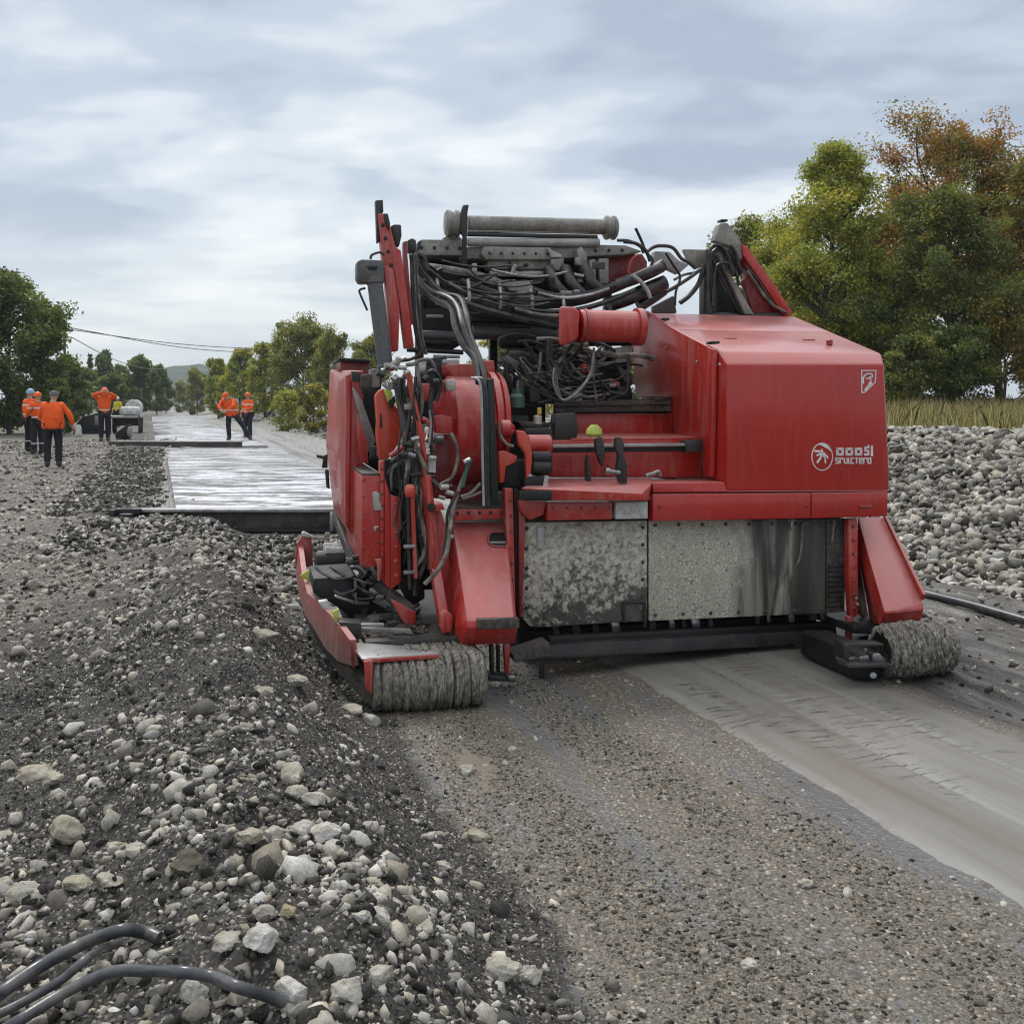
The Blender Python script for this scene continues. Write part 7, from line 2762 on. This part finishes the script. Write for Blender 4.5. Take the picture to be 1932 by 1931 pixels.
    grass('far_meadow_grass', 'pale grass growing behind the far rock bank', (-40, 2), (28, 110), 60000, (.25, .8), straw, rng, .016, mright)

    def mleft(x, y):
        s, t = road_st(x, y)
        return sst(-s + 2.2 * fbm(x * .15, y * .15, 3, 47), 8.3, 9.8)
    grass('tall_grass', 'tall green and yellow grass at the left edge behind the workers', (-32, -11), (24, 46), 45000, (.5, 1.5), [(.13, .14, .045), (.17, .165, .06), (.09, .105, .035), (.22, .20, .09)], rng, .012, mleft)
    # hill
    n = 160
    xs = np.linspace(-1500, 500, n)
    ys = np.linspace(880, 1250, 40)
    X, Y = np.meshgrid(xs, ys)
    px = CX + X / Y * F
    ridge = 30 * np.exp(-((X + 318) / 42) ** 2) + 12 * np.exp(-((X + 380) / 60) ** 2) + 10 * np.exp(-((X + 250) / 60) ** 2) + 8
    prof = np.sin(np.clip((Y - 880) / 370, 0, 1) * np.pi) ** .6
    Z = ridge * prof * (1 + .25 * fbm(X * .03, Y * .03, 4, 61)) + 6 * fbm(X * .12, Y * .12, 3, 62) * prof - 2
    b = NB('far_wooded_hill')
    nn = b.noise(.09, 5, .7)
    mt = b.bsdf(b.mix(b.ramp(nn, [(.35, 0), (.65, 1)]), (.03, .045, .025), (.075, .09, .04)), .9, 0, .1, b.bump(nn, 1, 6))
    tag(link_mesh('hill', grid_mesh('hill', X, Y, Z, {}), mt), kind='structure')
    # power line
    Yp = 62
    top = at(122, 620, Yp)
    g0 = h1(top.x, Yp)
    r = empty('power_pole', (top.x, Yp, g0))
    tag(r, 'slim power pole rising behind the left trees', 'power pole')
    hp = top.z - g0
    m = MB(); m.tube([(0, 0, 0), (0, 0, hp * .5), (0, 0, hp)], .11, 8, 2, .07); m.build('pole', 'bark', r)
    m = MB(); m.box((-.5, -.05, hp - .18), (.5, .05, hp - .08), .01); m.box((-.4, -.05, hp - .75), (.4, .05, hp - .66), .01); m.build('cross_arm', 'dark', r)
    for x, z in ((-.45, hp - .08), (.45, hp - .08), (.38, hp - .66)):
        m = MB(); m.lathe((x, 0, z), (x, 0, z + .16), [(0, .03), (.04, .055), (.08, .03), (.12, .05), (.16, .02)], 8); m.build('insulator', 'grey_light', r)
    for (dx, dz), (px1, py1), lab in (((-.45, hp + .06), (660, 644), 'uppermost overhead wire running from the pole to the right'), ((.45, hp + .04), (600, 654), 'middle overhead wire sagging towards the distant trees'), ((.38, hp - .5), (330, 690), 'lowest overhead wire dropping behind the distant row')):
        a = Vector((top.x + dx, Yp, g0 + dz))
        b_ = at(px1, py1, 118)
        m = MB(); m.tube([a, a.lerp(b_, .25) - Vector((0, 0, .75)), a.lerp(b_, .5) - Vector((0, 0, 1.0)), a.lerp(b_, .75) - Vector((0, 0, .75)), b_], .028, 5, 6)
        o = m.build('overhead_wire', 'dark')
        tag(o, lab, 'wire', 'overhead wires in the distance')


def make_haze():
    m = bpy.data.materials.new('thin_air')
    m.use_nodes = True
    t = m.node_tree
    t.nodes.clear()
    o = t.nodes.new('ShaderNodeOutputMaterial')
    v = t.nodes.new('ShaderNodeVolumePrincipled')
    v.inputs['Color'].default_value = (.80, .87, .95, 1)
    v.inputs['Density'].default_value = .0004
    v.inputs['Anisotropy'].default_value = .1
    t.links.new(v.outputs[0], o.inputs['Volume'])
    mb = MB()
    mb.box((-1750, -60, -8), (1750, 3700, 62), 0)
    ob = mb.build('haze', m, shade=False)
    tag(ob, kind='stuff')
    ob['label'] = 'thin pale haze over the whole site'
# ------------------------------------------------------------------ assemble
MOUNDS.append((-12.6, 31.8, .12, 1.6))
make_ground()
make_strip()
make_stones()
named_stones()
machine()
make_people()
make_site()
make_plants()
make_haze()
